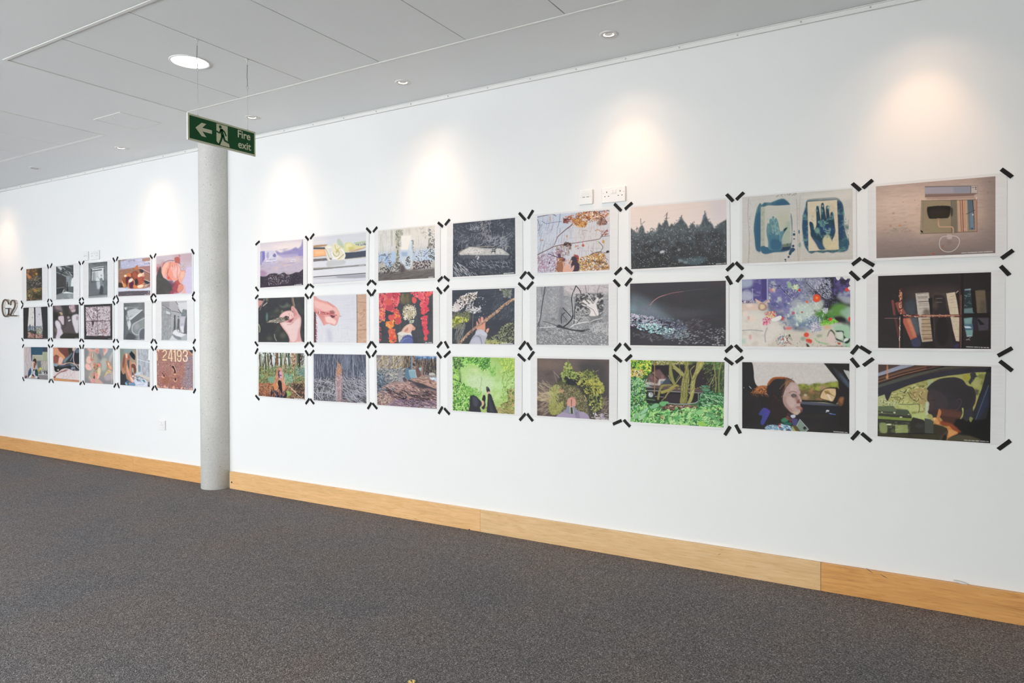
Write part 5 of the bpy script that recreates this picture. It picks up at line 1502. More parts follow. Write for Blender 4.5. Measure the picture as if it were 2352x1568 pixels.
art('B4', [124,32.5,224.2,29,224,119.5,124,118.5], (862,620), U7, '''
bg #3f4450/3c414c/3a3f4a/393c44/3c3e42
n #4b515c a.6 x30 y4 t.5 z4
n #2f323a a.5 x26 y5 t.52 z5
k #5c6270/70747c n180 l6 w.5 a.6 t45 j50 190 35 224 35 224 80 190 80
s #d4c8c4 b1.8 a.8 128 56 132 50 140 46 146 44 142 56 136 64 128 66
d #eae4e2/d8d0d0/c8bcb8/f4f0ee n330 r.7 l1.2 124 60 130 50 140 42 152 36 164 36 164 44 150 54 140 62 130 68 124 66
d #e4dcd8/b8a890/8c7c68 n120 r.6 l1 136 44 156 38 166 42 160 48 144 52
d #d8d4d4/e8e4e4/a8a4a8 n170 r.6 l1.2 148 54 158 50 160 60 170 58 170 70 158 70 146 66
d #1f222a/2c3038 n80 r.7 l1 128 50 150 40 164 40 160 60 140 66
d #c4c4c8 n20 r.5 166 40 180 40 180 70 168 78
s #8c9054 b2 a.8 125 78 132 74 140 76 148 70 152 72 150 82 140 84 130 90 125 92
d #c8cc60/e0e090/989c40/6c7038 n240 r1 l1.5 124 80 132 74 148 76 150 82 140 84 130 88 124 92
k #6c7058/8c8c6c/4c5040 n110 l6 w.7 t20 j60 130 68 152 66 150 76 124 74
k #74746c/90908c n60 l14 w.6 a.8 t75 j14 130 90 145 90 140 118 128 118
k #68705c/94907c n60 l5 w.7 a.8 t30 j70 126 86 146 86 144 94 126 94
l #8c7474 w.8 157.5 70 157 94
l #685c60 w.7 157 96 157 104
c #8c7c70 w.9 200 30 210 36 216 44 222 48
k #747c68/94988c n90 l3 w.8 t30 j70 204 31 220 30 218 44 208 44
o #d8d4d4 b.3 201.5 32 1.5 1
k #888c6c/606848/b0b08c/34382c n320 l3.2 w.9 t30 j80 206 90 224 82 224 118 178 118 178 112 196 104
k #b8b878/8c8c54 n90 l3 w1 t60 j70 178 112 192 112 212 116 212 119 178 119
s #c88c7c b.3 166 80 168 77.5 169.5 84 171 86 169 88
s #dc9c8c b.3 170 78 171.5 75 174 77 174.5 84 176 84 176 79 178 80 177 90 177 96 174 99 166 97 164 90 165 84 167 90 170 90
s #d99a86 b.3 163 84 164.5 83.5 166 96 164 96
s #dc9a84 b.3 166 88 176 86 177 96 173 99 166 97 164 94
s #e4a894 b.4 178.5 97 181 94 183.5 94 182 99 180 101
c #a88878 w3.2 e3.4 225 46 212 53 200 63 190 72 180 80 170 86 160 94 150 102 142 111 136 119
c #c4a488 w1 a.9 225 44.5 212 51.5 200 61.5 190 70 180 78.5 170 84.5
c #7c5c4c w.8 a.9 224 48.5 212 55 200 65 190 74 180 82 170 88 160 96
k #5c4438/d8b898/a07c64 n130 l3 w.8 t40 j20 222 45 225 47 180 82 160 96 140 117 136 117 158 93 190 70
k #c89c80 n18 l3 w.7 t80 j40 214 48 190 72 160 96 150 104 148 100 180 76 212 50
s #b4b4c0 b.4 163 97 170 95 178 100 181 104 179 110 177 118 178 122 152 122 153 116 157 108 161 103
s #c8c8d2 b.6 164 98 172 96 179 102 178 106 168 103 162 104
c #8488a0 w1.4 b.5 164 106 169 108 171 114 172 119
c #9498ac w1 b.5 157 110 162 106 168 106
s #bfc0ce b1 a.8 156 112 162 108 168 112 170 119 156 119
m #f0eeec 202 117.8 223 118
''')
art('C3', [2.2,38.7,98.8,40.5,99.2,125,3.5,118.5], (862,760), U7, '''
bg #7c726c/8c7f74/8e8684/8c7470/80686a/74606a
p #5f87b4 b.6 66 39 99 40 99 46 66 47
n #c8d8e8 a.7 x6 y3 t.5 66 39 99 40 99 46 66 46
p #8c8464 b1 66 47 99 46 99 68 66 66
n #b4a878 a.8 x4 t.5 z6 66 48 90 47 90 62 66 60
p #685c5c b2 40 39 58 39 58 66 44 70
k #5c5048/8c7c6c/34303c/a4947c n240 l10 w.8 t85 j14 40 39 58 39 56 66 40 64
k #b8a484/8c7c64/d4c4a4/6c6458/9c9cac n420 l10 w.8 t65 j25 4 39 42 39 46 60 36 66 4 62
k #7c8088/a4a4a0/5c6470/c8c0b4/4c5464 n460 l7 w.8 t20 j60 4 60 48 60 50 78 20 84 4 80
s #4a5460 b1.5 a.8 4 66 12 70 18 84 20 100 14 106 4 108
k #6c7c8c/343c4c/94a4ac n150 l6 w.8 t-40 j60 4 66 14 70 22 90 16 104 4 108
k #3c3640/5c4c48/2c2c38/8c7c6c n260 l8 w.8 t88 j8 64 46 98 46 98 68 70 68
l #34343c w1 76.5 42 76 70
l #4c4440 w1 84 42 84.5 66
l #2c2c34 w1 91 42 91 66
l #3c3838 w.9 96.5 48 97 70
c #443c40 w1 78 52 86 56 96 58
p #6c5048 b.4 61 40 64 40 64.5 62 61.5 62
k #3c2c2c/a88878 n50 l3 w1 t0 j20 61 40 64 40 64.5 62 61.5 62
l #7ca0b0 w1.6 b.2 59 39.5 59.5 62
l #3c4c5c w.6 57.8 39.5 58.2 62
s #5c7c90 b.6 50 60 56 62 58 76 54 78 48 72
p #8aaab4 b.3 54 63 57 62 64 62 65 70 67 75 62 77 57 75 55 70
l #b4ccd4 w.7 54.5 64 64 62.5
l #c4d4d8 w.6 64 62 67 75
p #a8b8c8 b.3 70 59 75 58.5 74.5 63 72 64
l #788898 w.9 75 62 75 72
l #a87c68 w1.2 76 48 76.5 72
s #6c504c b.4 66 58 72 64 74 72 68 74 66 66
s #8c8c8c b.5 37 66 42 65 43 74 38 74
s #504850 b.3 44 76 48 75 51 78 50 82 46 81
s #9c9ca4 b.5 a.8 39 77 44 76 45 82 41 82
c #e0d0b8 w1 72 75 78 76 83 75
c #b88060 w1 72 74 76 72 84 74
s #c4c0bc b.4 87 68 93 67 97 70 94 71 88 71
s #b0c0d0 b.4 88 76 94 74 99 75 99 80 93 79
k #f0f0f4/546078 n20 l3 w.9 t0 j30 87 75 99 75 99 81 90 79
p #98786c b.8 64 76 72 75 84 76 99 82 99 92 84 88 70 82
k #b89484/7c5c58/d0a898 n140 l5 w.8 t-15 j20 60 76 99 82 99 92 60 80
s #413c44 b.5 58 80 66 82 74 84 78 85 84 88 92 91 99 94 99 96 86 92 76 93 70 92 66 88 60 84
s #443c40 b.4 54 78 60 80 58 82 53 80
p #b8938c b3 a.8 26 86 44 82 60 84 66 92 80 96 60 104 40 96 24 90
k #c8a49c/a8847c/8c6c6c/dcb8ac/6c5458/54444c n900 l6 w.8 t-18 j25 14 90 30 86 60 84 70 94 99 98 99 124 4 118 4 104
k #3c3038/4c3c44/2f2a34 n240 l9 w.8 t-14 j12 20 94 99 98 99 124 60 122 30 108
k #9c8494/7c6c84 n200 l5 w.7 t-10 j30 20 110 99 112 99 124 20 120
k #a48878/d0b8a8/544448 n150 l4 w.8 t20 j70 4 100 20 104 30 114 4 118
s #241f2c b.3 43.5 108 48 105 51 106 50 108.5 46 109.5
o #b8b8c4 b.2 47.8 106.5 1.1 .6
k #2c2c34/9c9ca0 n12 l3 w.8 t0 j60 27 90 33 90 33 95 27 95
m #f0eeec 80 121.5 98 123.3
''')
art('C4', [124.7,41.2,224.6,43.3,224.4,133.7,125,127.5], (862,760), U7, '''
bg #a8c870/b4d488/bcdc98/b4d084/a8c070
n #c8dca0 a.8 x22 t.48 z5 140 60 200 60 200 110 150 110
n #9cc060 a.6 x9 t.5 z5
s #c8dcb0 b5 150 70 176 74 190 80 186 96 170 100 156 92
p #8cb454 b3 a.6 186 42 225 43 225 70 205 60 200 50
s #5c7c48 b2 125 41 146 42 144 56 134 58 138 70 136 90 125 92
k #3c5c34/7cac54/b4dc84/4c7c3c/28402c n420 l5 w.9 t60 j60 125 41 148 42 142 60 134 62 138 80 138 92 125 94
k #a8dc6c/7cc454/5c9c44/c4e890 n300 l6 w1 t45 j40 136 42 186 43 184 58 176 64 168 54 150 54 144 58
k #4c7c34/347034 n60 l8 w1 t50 j40 146 42 184 43 182 56 174 64 166 52
c #74b058 w1.4 b.3 163 52 170 48 180 44
c #4c8c3c w1.4 b.3 170 52 175 60 184 56
c #5ca04c w1.6 e.6 184 44 184 52 186 62 190 74
c #78bc6c w1 194 54 192 64 188 70
k #94c868/6ca848 n60 l4 w.9 t60 j60 182 58 194 58 194 72 186 72
k #b8d460/d8e070/90b450 n160 l4 w.8 t50 j60 200 42 225 43 224 70 206 62
k #a4c868/c4d884/84a84c/6c9440 n300 l5 w.8 t55 j50 202 64 225 62 225 128 210 126 200 112 206 90
k #5c6c34/94a458/c8a878/4c5428 n200 l7 w.8 t50 j50 212 94 225 92 225 128 206 126 204 118 214 112
d #74b450/98cc68/548c3c/b8dc84/3c6c30 n620 r1 l2 125 84 144 84 158 96 160 104 152 108 152 130 125 128
k #3c5c2c/c8e498 n140 l3 w.8 t40 j60 125 84 144 84 156 100 150 128 125 128
k #84bc54/a0cc6c/5c9444 n200 l4 w.8 t55 j50 144 88 162 92 172 98 168 110 150 104 140 96
k #bcd48c/98b870 n90 l3 w.6 a.7 t50 j60 150 62 200 62 196 100 150 92
k #b4dc78/8cc058 n60 l7 w1 t-30 j30 125 60 134 64 134 82 125 86
c #88a868 w.6 171 74 171 82 169 92 170 100
p #a89c68 b1.2 180 122 205 124 225 130 225 135 180 132
k #8c8450/c8bc80/5c7434/b8a064 n110 l5 w.8 t10 j30 178 120 225 124 225 134 180 132
s #2d2e36 b.3 152 129 152 120 152.5 108 154 104 158 103 163 105 168 110 172 115 171 120 169 123 170 131
s #4a4b58 b1.2 a.8 157 106 163 107 166 114 163 122 158 118
s #23242c b.3 173 106 174 103 177 103 178 108 177 114 174 113 172 110
s #26262e b.3 176 112 178 118 176.5 124 174.5 126 171.5 123 173 120
s #d8b09c b.3 171 113 174 112 175.5 116 174 120 172 121 172.5 117
s #2c2c34 b.3 178.6 91 180 89 183 91 185 96 184 99 181 99.5 179.5 97
o #6c6c78 b.5 a.8 180.5 91.5 1.1 1.4
s #d8b0a0 b.3 181 98 184 97 185.5 100 183 102 181.5 101
s #292a31 b.3 181.5 102 184 100.5 187 103 188.5 108 190.5 112 192.5 118 195 125 197 132 181 131 180.5 120 181 110
s #3e3f4a b1 a.8 184 106 187 114 190 124 192 131 186 131 184 118
c #1c1c22 w.6 186 102 189 108 190 108
g a.07 x2
''')
art('A1', [18.7,39,97.5,31.5,97.7,115.5,18.7,120.5], (575,510), 1.25, '''
bg #d2cbd4/e2d8da/d8d0d8/b8b0c8/c0b4c4/b8aab4/a898a8
p #e6dcda b4 40 44 80 38 97 38 92 46 60 54 50 52
s #9590bc b1 97 30 98 30 98 62 78 62 60 62 50 60 46 54 50 53 56 56 66 53 76 50 80 48 84 46 88 48 91 46 94 42
n #8480b0 a.6 x6 t.5 46 52 97 42 97 62 50 60
p #aea4c6 b1.5 50 60 97 58 97 64 60 66
s #908ac0 b1.5 88 56 98 48 98 66 92 66
n #cdb8b8 a.7 x14 y4 t.46 z5 19 66 97 62 97 96 19 98
n #9c9cb0 a.6 x9 y3 t.54 z6 19 72 97 68 97 96 19 98
n #d8c4b4 a.6 x10 y3 t.5 z6 50 64 97 62 97 84 40 90
s #a880a0 b2 a.8 19 88 30 92 28 100 19 100
p #7c78b8 b.8 19 54 27 53 28 66 22 76 19 80
l #c8c4dc w1 b.3 21.5 56 21.5 76
s #cfccdc b.3 28 56 30 53 38 52.5 46 53 48.5 57 50 64 50 67 48 70.5 44 73 32 74 29 72 29.5 68 27.5 66
s #a8a4c4 b.4 31 57 34 55 34 66 30 64
s #7a78a8 b.3 41.5 60 44 57.5 47 58.5 48 63 45 64.5 42 63
o #d0b8c4 b.3 42.5 59 1 1.2
p #b4b0c8 b.4 30 68 47 67 47 69 30 70
c #e4e0ec w.8 28 66 32 71 36 66 40 60
c #7c7cac w1.2 b.4 30 74 38 73 46 72
c #e8e4f0 w.9 29 73 38 72.5 47 71
o #d8d4e0 b.2 40 74 1 1
l #bcb4cc w.8 31 74 29 78
k #e0dce4 n14 l4 w.6 t10 j30 70 68 84 68 84 73 72 73
s #393440 b.5 18 101 24 100 30 99 36 95 44 94 50 94.5 54 96 60 93 64 93 68 96 72 96 78 94.5 84 92 90 92 94 89 98 89 99 123 17 123
k #2a2630/5c5460/4c4048 n160 l3 w.8 t40 j60 a.8 20 102 50 96 97 92 97 114 20 118
k #a89ca4/c8bcc4/8c6c6c n120 l1.8 w.5 t50 j60 34 98 60 96 74 98 70 114 34 116
n #4c4450 a.6 x5 t.54 19 100 97 94 97 116 19 120
o #d8d4dc b.2 38 102.5 1.2 .8 59 97 1.2 .7
m #f2f0f0 82 115.3 96 114
g a.05 x2
''')
art('A2', [116.3,28.5,213,19,212.5,107,116,113.5], (575,510), 1.25, '''
bg #d9d9de/dadade
p #e4dede b3 a.7 116 32 140 32 140 40 116 42
p #b08c68 b.4 116 43 128 41.5 142 41 142 44 116 47
p #545054 b.5 116 46.5 138 46 138 50 116 50
p #efb27c b.3 116 51 136 50 139 52 140 61 116 64
p #f4c494 b1 a.8 120 53 136 52 137 58 120 60
l #a87848 w.8 116 64 140 61.5
p #d4d0d0 b.4 116 65 140 62.5 144 66 116 68
p #6c6c74 b.4 116 68 140 66 142 70 116 73
k #8c8078/4c4850 n20 l9 w.7 t4 j3 116 68 141 66 142 71 116 73
p #b8c4a0 b.6 190 38 213 34 213 38 196 42
p #9c9c9c b.4 192 42 213 38 213 42 198 44
k #d8d8d8/4c4c54 n30 l1.6 w.8 t80 j20 194 41 213 38 213 42 198 43
p #49505f b.4 174 56 190 55 213 52 213 64 174 68
l #8c8474 w1 176 67.5 213 63.5
l #d8d4cc w.8 176 69 213 65
p #dddde2 b.3 116 73 142 71 172 70 213 66.5 213 76.5 176 79 116 83
s #c8c8c8 b.6 142 72 156 70 174 70 174 77 160 80 142 81.5
p #9c948c b.3 116 84 150 82.5 213 77 213 78.5 160 83 116 86.5
p #5b5757 b.3 116 86.5 160 83 213 78.5 213 80 180 82.5 116 88.5
l #e4e0dc w.7 b.2 200 79.5 210 79
p #e0e0e4 b.3 116 89 213 81 213 93 116 99
l #45424a w1.6 b.2 116 101 150 98.5 213 93.8
p #a9a6b0 b.8 160 98.5 213 95.5 213 102 190 104 150 103
p #c4c2ca b1 116 103 160 100 160 104 116 106
p #dadae0 b.6 116 105 213 103 213 107 116 113
l #b0b0b8 w.7 b.2 116 113 213 107
s #ddd79c b.3 172 46 175 39 180 36.5 186 38 194 42 202 43.5 212 44 206 48 196 49 186 52 178 55 174 54
s #eee6b4 b1 a.8 176 42 182 38.5 188 42 184 47 178 50
s #d0c060 b1.5 a.7 180 46 190 46 190 50 182 51
s #caa888 b.4 182 52 195 49 206 47.5 212 45 213 46 206 50 196 53 184 55
l #e8dcb8 w.7 178 55.3 212 43.5
s #b8c8a8 b.6 a.8 160 34 163 30 166 33 170 38 172 46 168 50 162 44
s #e4e0d0 b.3 138 45 142 42.5 148 42.5 152 46 151 50 147 48 144 49 146 54 147 60 149 66 148 70 144 70.5 142 66 140 58 138 50
s #f0ece0 b.3 140 46 146 44 150 46 145 48
c #9c9484 w.7 b.2 138 48 142 56 146 66
s #e8e0c4 b.3 150 46 156 38 162 42 168 46 172 52 174 58 175 63 172 68 166 69.5 160 70 158 67 162 64 156 66 151 62 149 55
c #b0a074 w.9 b.2 152 56 156 62 162 62 164 54
c #f6f2e8 w1.6 b.2 150 55 152 62 157 67 164 62
c #f6f2e8 w1.4 b.2 168 50 172 55 174.5 62 170 68
c #8c7c5c w.8 b.2 162 68 168 63 172 59
c #d8c878 w1.4 b.3 156 42 158 50 164 48 168 44
s #c4b064 b.5 a.8 158 52 162 50 163 54 158 57
c #faf6ee w1.2 b.2 146 70 152 67 158 66
s #8c8878 b.4 146 66 150 66 150 69 147 69
''')
art('B1', [15,36,99.8,33.3,100,117,15.2,116.3], (575,640), 1.25, '''
bg #3c3d42/3a3b40/39393d/3c3c3e
n #4c5048 a.7 x14 t.54 z6
s #5f645c b1.5 54 48 60 50 64 48 68 44 72 48 76 50 70 52 62 54 56 52
o #7c8068 b1 a.8 31 38 2 3 59 61 2 3
o #6c9080 b1 a.8 31 70 1.6 8
o #5a5c50 b2 a.8 36 110 5 4 60 104 5 5 50 58 4 4
c #8c8c7c w1.3 b.4 45 102 46 108 49 114
c #a8b088 w1.4 b.3 16 84 18 90 17.5 98
s #c89088 b.4 15 41 20 40 24 42 22 46 18 50 15 54
c #8c8078 w1.8 e1 b.3 26 38 22 46 18 58
l #c8c0b8 w1.1 b.3 24 50 31 44
p #7c6c5c b.3 76 34 80 34 81 42 83 52 80 52 77 42
l #a89484 w.8 b.3 79 36 82 50
s #d8a4a0 b.3 76 52 79 50 82 53 86 58 89 64 92 68 94 74 93.5 84 92 96 93 106 95 114 96 118 74 118 73 112 71 106 66 98 60 90 55 82 54 74 54 70 56 66 62 61 68 59 74 58.5 79 60 80 66 81 70 80 64 76 58
s #e8ccc8 b1 a.9 58 82 66 80 76 82 84 76 91 72 92 84 88 96 86 110 80 116 74 112 70 100 64 92
s #e8c0bc b.5 56 69 62 62 70 60 78 62 80 68 78 73 74 74 68 72 60 72
l #b87878 w.7 b.2 71 63 72 68
l #b87878 w.7 b.2 76 66 78 71
c #a85c60 w.8 b.3 68 80 72 78 76 76 80 72
s #c88c88 b.6 77 52 80 54 84 62 86 66 82 68 80 62
s #94505c b.6 70 77 76 74 80 72 76 79 72 80
c #c48c88 w.9 b.4 68 84 74 84 80 80
s #6c625a b.3 30 79 38 76 48 73 56 71 62 70 67 68 71 71 72 74 68 77 62 79 54 81 46 80 38 80 32 81
k #a49c90/4c443c/8c8474/c4bcb0/342c28 n170 l6 w.6 t16 j16 31 79 50 73 66 69 71 72 66 77 50 81
l #d0ccc8 w1 b.2 49 81 52 79
k #241c1c n20 l2 w1 t30 j60 64 68 71 70 71 76 64 76
m #f0eeee 86 116 99 116.3
''')
art('B2', [116.7,32,213.5,28,214,118,117,117], (575,640), 1.25, '''
bg #d8d8de/dadae0/dcdce0
k #c8c8d4/e4e4e8 n70 l20 w.6 a.6 t90 j3
k #c8c8d4 n60 l14 w.6 a.5 t0 j3 125 32 196 32 196 117 125 117
p #b8b8cc b3 a.6 140 90 150 96 152 116 144 116
p #c8a48c b.2 197 29 214 28 214.3 118 197 118
n #d8b49c a.7 x10 y6 t.5 197 29 214 28 214.3 118 197 118
k #a8785c/b88c70/dcb89c n50 l6 w.6 t0 j25 198 30 213 30 213 116 198 116
c #a87c60 w.8 198 42 204 43 213 44
l #9c6c50 w1 198 94.5 213 93.5
c #a87c5c w.7 202 64 206 62 210 66 206 72
l #4c3c3c w1 b.1 196.3 29 197 118
l #e0dcd8 w1 b.2 194.5 34 195 116
p #5f3c40 b.3 117 60 121 60 121.5 118 117 118
k #e4dce0/c47484 n60 l1.4 w.8 t0 j10 121 64 124 64 124 118 121 118
k #8c3c4c n34 l1 w.8 t0 j0 121.4 64 123 64 123 118 121.4 118
s #e0a09a b.3 115 30 120 32 126 37 134 40 142 42 150 46 156 50 160 54 163 60 165 66 163 72 161 80 157 86 150 85 146 83 140 84 136 86 134 84 132 78 129 74 124 66 119 60 116 56
s #ecbcb4 b1.2 118 40 126 42 138 46 150 50 158 56 154 60 146 58 138 60 130 56 120 52
s #c87870 b1.2 a.8 116 54 122 60 130 64 136 66 132 72 126 68 118 60
s #d8908c b1 a.8 126 66 136 68 136 80 134 82 130 76
s #f0ccc4 b.8 139 70 148 70 154 74 158 78 156 84 150 82 142 80 139 76
s #e8b4ac b.6 152 52 160 56 164 62 164 68 158 70 152 60
s #6c3444 b.6 147 67 152 66 156 68 155 71 151 72
s #8c4c54 b.6 a.8 146 60 152 58 156 62 154 65 148 64
p #b85058 b.2 127 60 134 60.5 150 64 160 66.5 166 68.5 169 69 166 69.5 158 68 146 66.5 134 65 127 63.5
k #e8b8b0/7c2c38/d87478 n40 l6 w.6 t-8 j6 128 61 150 65 164 69 150 67 128 63
p #4c3c44 b.2 125.5 60 127 60 127 63.5 125.5 63
l #f0ece8 w1.2 127.8 60 127.8 63.8
p #e0c8b0 b.2 160 66.5 165 68 165 69 160 68.5
c #c47c78 w.8 b.4 142 42 148 48 154 52
''')
art('C1', [15.7,31.2,100.2,33.2,100.5,118,15.8,110.8], (575,770), 1.25, '''
bg #dcdce0/d4d4d0/7c8464/6c7850/745c44/504838
n #e8e4e8 a.6 x6 y10 t.5 16 31 100 33 100 56 16 56
n #8c8c50 a.9 x7 t.5 z7 16 56 100 52 100 80 16 86
n #6c9870 a.9 x8 t.52 z7 20 66 100 60 100 92 50 96 20 88
n #a86c48 a.9 x7 t.5 z7 16 84 100 82 100 116 16 112
d #a8b4a8/748c5c/5c6c44 n140 r1 l1 16 31 100 33 100 42 16 42
k #4c4030/342f28/6c5c44/7c8c5c n26 l24 w1.8 t88 j4 18 34 98 34 98 60 18 60
l #4a4438 w2.4 28 32 29 70
l #54483a w2.6 18 36 19 66
l #5c4c38 w2.6 33 34 35 75
l #3c3830 w2.2 37 32 42 66
p #6c5240 b.2 47 32 52 32 52 60 48 60
k #a87c58/4c3828 n30 l3 w.8 t80 j40 47 32 52 32 52 58 48 58
l #4f5a40 w2.4 56 33 58 60
l #8c7c6c w1.2 63 34 62 56
l #3e5240 w3.2 71 33 72 56
p #7c6050 b.3 76 33 84 33.5 83 64 80 86 78 74
k #c09878/4c3c30/e0c0a0/5c4840 n110 l4 w.9 t80 j30 76 33 84 33 83 64 81 86 78 76
l #a87050 w1.4 84 34 83 60
p #5c6c50 b.3 85 34 89 34 89 60 85 60
l #3c3434 w4 90.5 34 91 64
l #4c4438 w1 40 52 47 66
k #3c3028 n20 l10 w.8 t60 j40 90 34 100 34 100 50 92 50
k #7c9c6c/94b080/4c6444/b8a868/a87850/3c4c34 n900 l3 w.9 t50 j60 17 58 45 56 100 52 100 90 60 96 17 88
k #6ca088/8cb8a0 n120 l3 w.9 t40 j60 62 70 80 72 78 92 66 94
k #7ca488 n90 l3 w.9 t40 j60 34 76 46 76 44 88 34 88
k #84a49c/5c8080 n80 l3 w.9 t40 j60 86 60 100 60 100 76 86 76
k #b86c4c/c88860/8c4c34/5c3c30/94846c n420 l3 w.9 t30 j60 17 88 42 88 42 112 17 110
k #4c3c34/a8745c/2c2824/7c6c50/c49878 n520 l4 w.8 t50 j60 64 90 100 84 100 117 66 114
k #3c3430 n60 l6 w1.4 t60 j30 80 90 100 88 100 116 84 112
l #d0b8a8 w.9 73 94 84 104
l #c8b0a0 w1 76 98 94 114
k #84a458/a8c478 n40 l7 w.7 t70 j20 66 102 76 106 72 114 67 112
s #1f1c24 b.5 42 94 50 90 60 94 65 98 67 114 40 112
s #3c3440 b.5 43 100 47 98 46 112 41 112
k #7c5448/a06448/4c4860/b88468 n60 l7 w1.1 t88 j14 42 98 66 98 66 113 41 112
s #b88c78 b.3 49 64 52 60 55 59 59 62 60 70 62 78 65 88 66 96 62 100 61 94 58 86 55 82 52 92 50 100 47 98 44 92 44 86 47 76
s #c89090 b.6 50 64 54 60 58 62 57 66 52 68 49 74
k #dca888/b0785c/e8b894/a86c50 n150 l10 w.7 t75 j12 47 74 50 66 54 62 59 62 62 76 66 96 62 100 56 84 50 100 45 94
s #d08454 b.5 42 90 48 88 50 98 46 100 44 96
s #d48c6c b.5 59 88 64 90 65 98 62 102 59 96
s #3c2c38 b.4 52 66 55 64 56 70 55 78 52 76
s #d0a4b8 b.3 54 67 57 66 59 70 58.5 77 57.5 81 55.5 80 54.5 75
s #5c3c58 b.4 54.5 72 58 73 57.5 74.5 54.5 74
l #8c5870 w.7 56 79 58 79.4
s #241e22 b.5 51 86 54 82 58 86 59 98 60 106 56 102 53 94
m #f0eeee 82 115.3 99 117
''')
art('C2', [116.7,34,212.7,35.5,213.8,125,117,119], (575,770), 1.25, '''
bg #5c5f6c/5a5d6a/53565f/4c4d54/57555a
p #4c4b52 b2 116 80 214 76 214 126 116 120
k #7c8090/444858/8c90a0/343844/6c7080 n620 l16 w.7 t89 j3 117 35 213 36 213 78 117 82
l #a0a4b4 w1.2 189 38 190 76
l #84889a w.9 b.2 160 50 159 78
l #9498a8 w.9 179 40 178 76
p #7c7c90 b2 a.5 170 38 180 38 180 60 170 60
k #8c8a90/a8a6ac/343238/6c6a70/26242a n1300 l5 w.6 t20 j80 117 80 213 76 213 125 117 119
k #b4b2ba/9a98a4 n130 l14 w.7 t-40 j25 165 78 213 78 213 124 175 122
k #a8a6b0/c4c2c8 n70 l10 w.7 t40 j70 117 80 158 80 158 118 117 118
l #b4b4bc w1 131 77 123 91
l #b4b4bc w1 136 95 131 115
l #c4c4cc w1 117 103 131 118
c #b8b8c0 w1 127 105 140 106 157 110
l #9c9ca4 w1.2 142 76 140 82
l #a8a8b0 w1 124 100 124 118
l #b0aeb8 w1.2 140 84 156 92
l #9a98a4 w1.2 178 76 214 106
l #a8a6b0 w1.2 205 96 214 112
c #a8a4b0 w1 172 96 184 106 196 116 206 122
c #84848c w.8 170 76 190 74 213 77
s #a08488 b1.2 a.8 159 60 163 52 167 60 168 76 169 90 168 124 160 120 157 84
k #b09090/c4a8a8/846068/8c7078/d0b8b4 n420 l3.4 w.7 t70 j60 158 64 163 54 168 62 170 78 169 96 167 122 160 120 157 90
k #b88870/c89878/9c705c n140 l4 w.8 t80 j35 159 68 162 50 165 52 169 66 165 70 160 76
c #a89080 w.7 159 47 161 52 164 58
l #c4bcc8 w1 b.2 158 84 158.5 120
l #b8acb4 w1 b.2 166 86 165.5 120
p #8c7474 b1 a.7 160 118 180 118 180 122 162 121
o #c4c8cc b.3 206 71 1 1
d #b8b8c0 n30 r.4 170 80 212 80 212 120 180 118
m #f0eeee 198 123 212 124
''')
U14 = 10/14
art('D1', [22.5,37,73,32,74,136,23.5,138.5], (45,592), U14, '''
bg #403a30/3c3830/3a3734/38342e/3c3630/383432
n #4c4a3c a.7 x14 t.5 z5
d #6c4c30/8c5c38/5c5434/7c7450/4c3830 n220 r1.6 l3 23 36 60 33 60 70 23 74
d #544c54/6c6c60/3c4444/58504c n160 r1.4 l3 23 60 74 60 74 100 23 104
d #7c6440/8c6c48/64683c/5c4444/a08860/4c5440 n240 r1.7 l4 23 98 74 96 74 134 23 136
s #c08050 b.8 24 50 30 54 34 58 38 60 36 66 30 66 26 60
s #a87858 b1 a.9 26 40 32 40 30 48 26 48
o #f0c070 b.6 54.5 51.5 2.6 2.2
o #b8843c b1 a.8 55 51.5 4.5 3.5
o #9c7030 b.8 a.9 54 63 2 4 46 44 4 2
o #3c4460 b.8 58 60 1.5 4
k #8c8c84/a09c90 n30 l5 w1 b.3 t40 j30 40 56 68 60 66 90 40 90
s #b88440 b.8 48 104 55 102 52 108 48 110
s #a89468 b.8 54 106 58 104 56 112 53 112
s #8c8c50 b.8 59 103 66 106 64 110 60 108
s #a09070 b.8 31 118 36 118 33 126 30 124
s #24221f b3 a.6 45 112 74 112 74 136 46 136
m #c8c4b8 55 134.5 73 133.5
''')
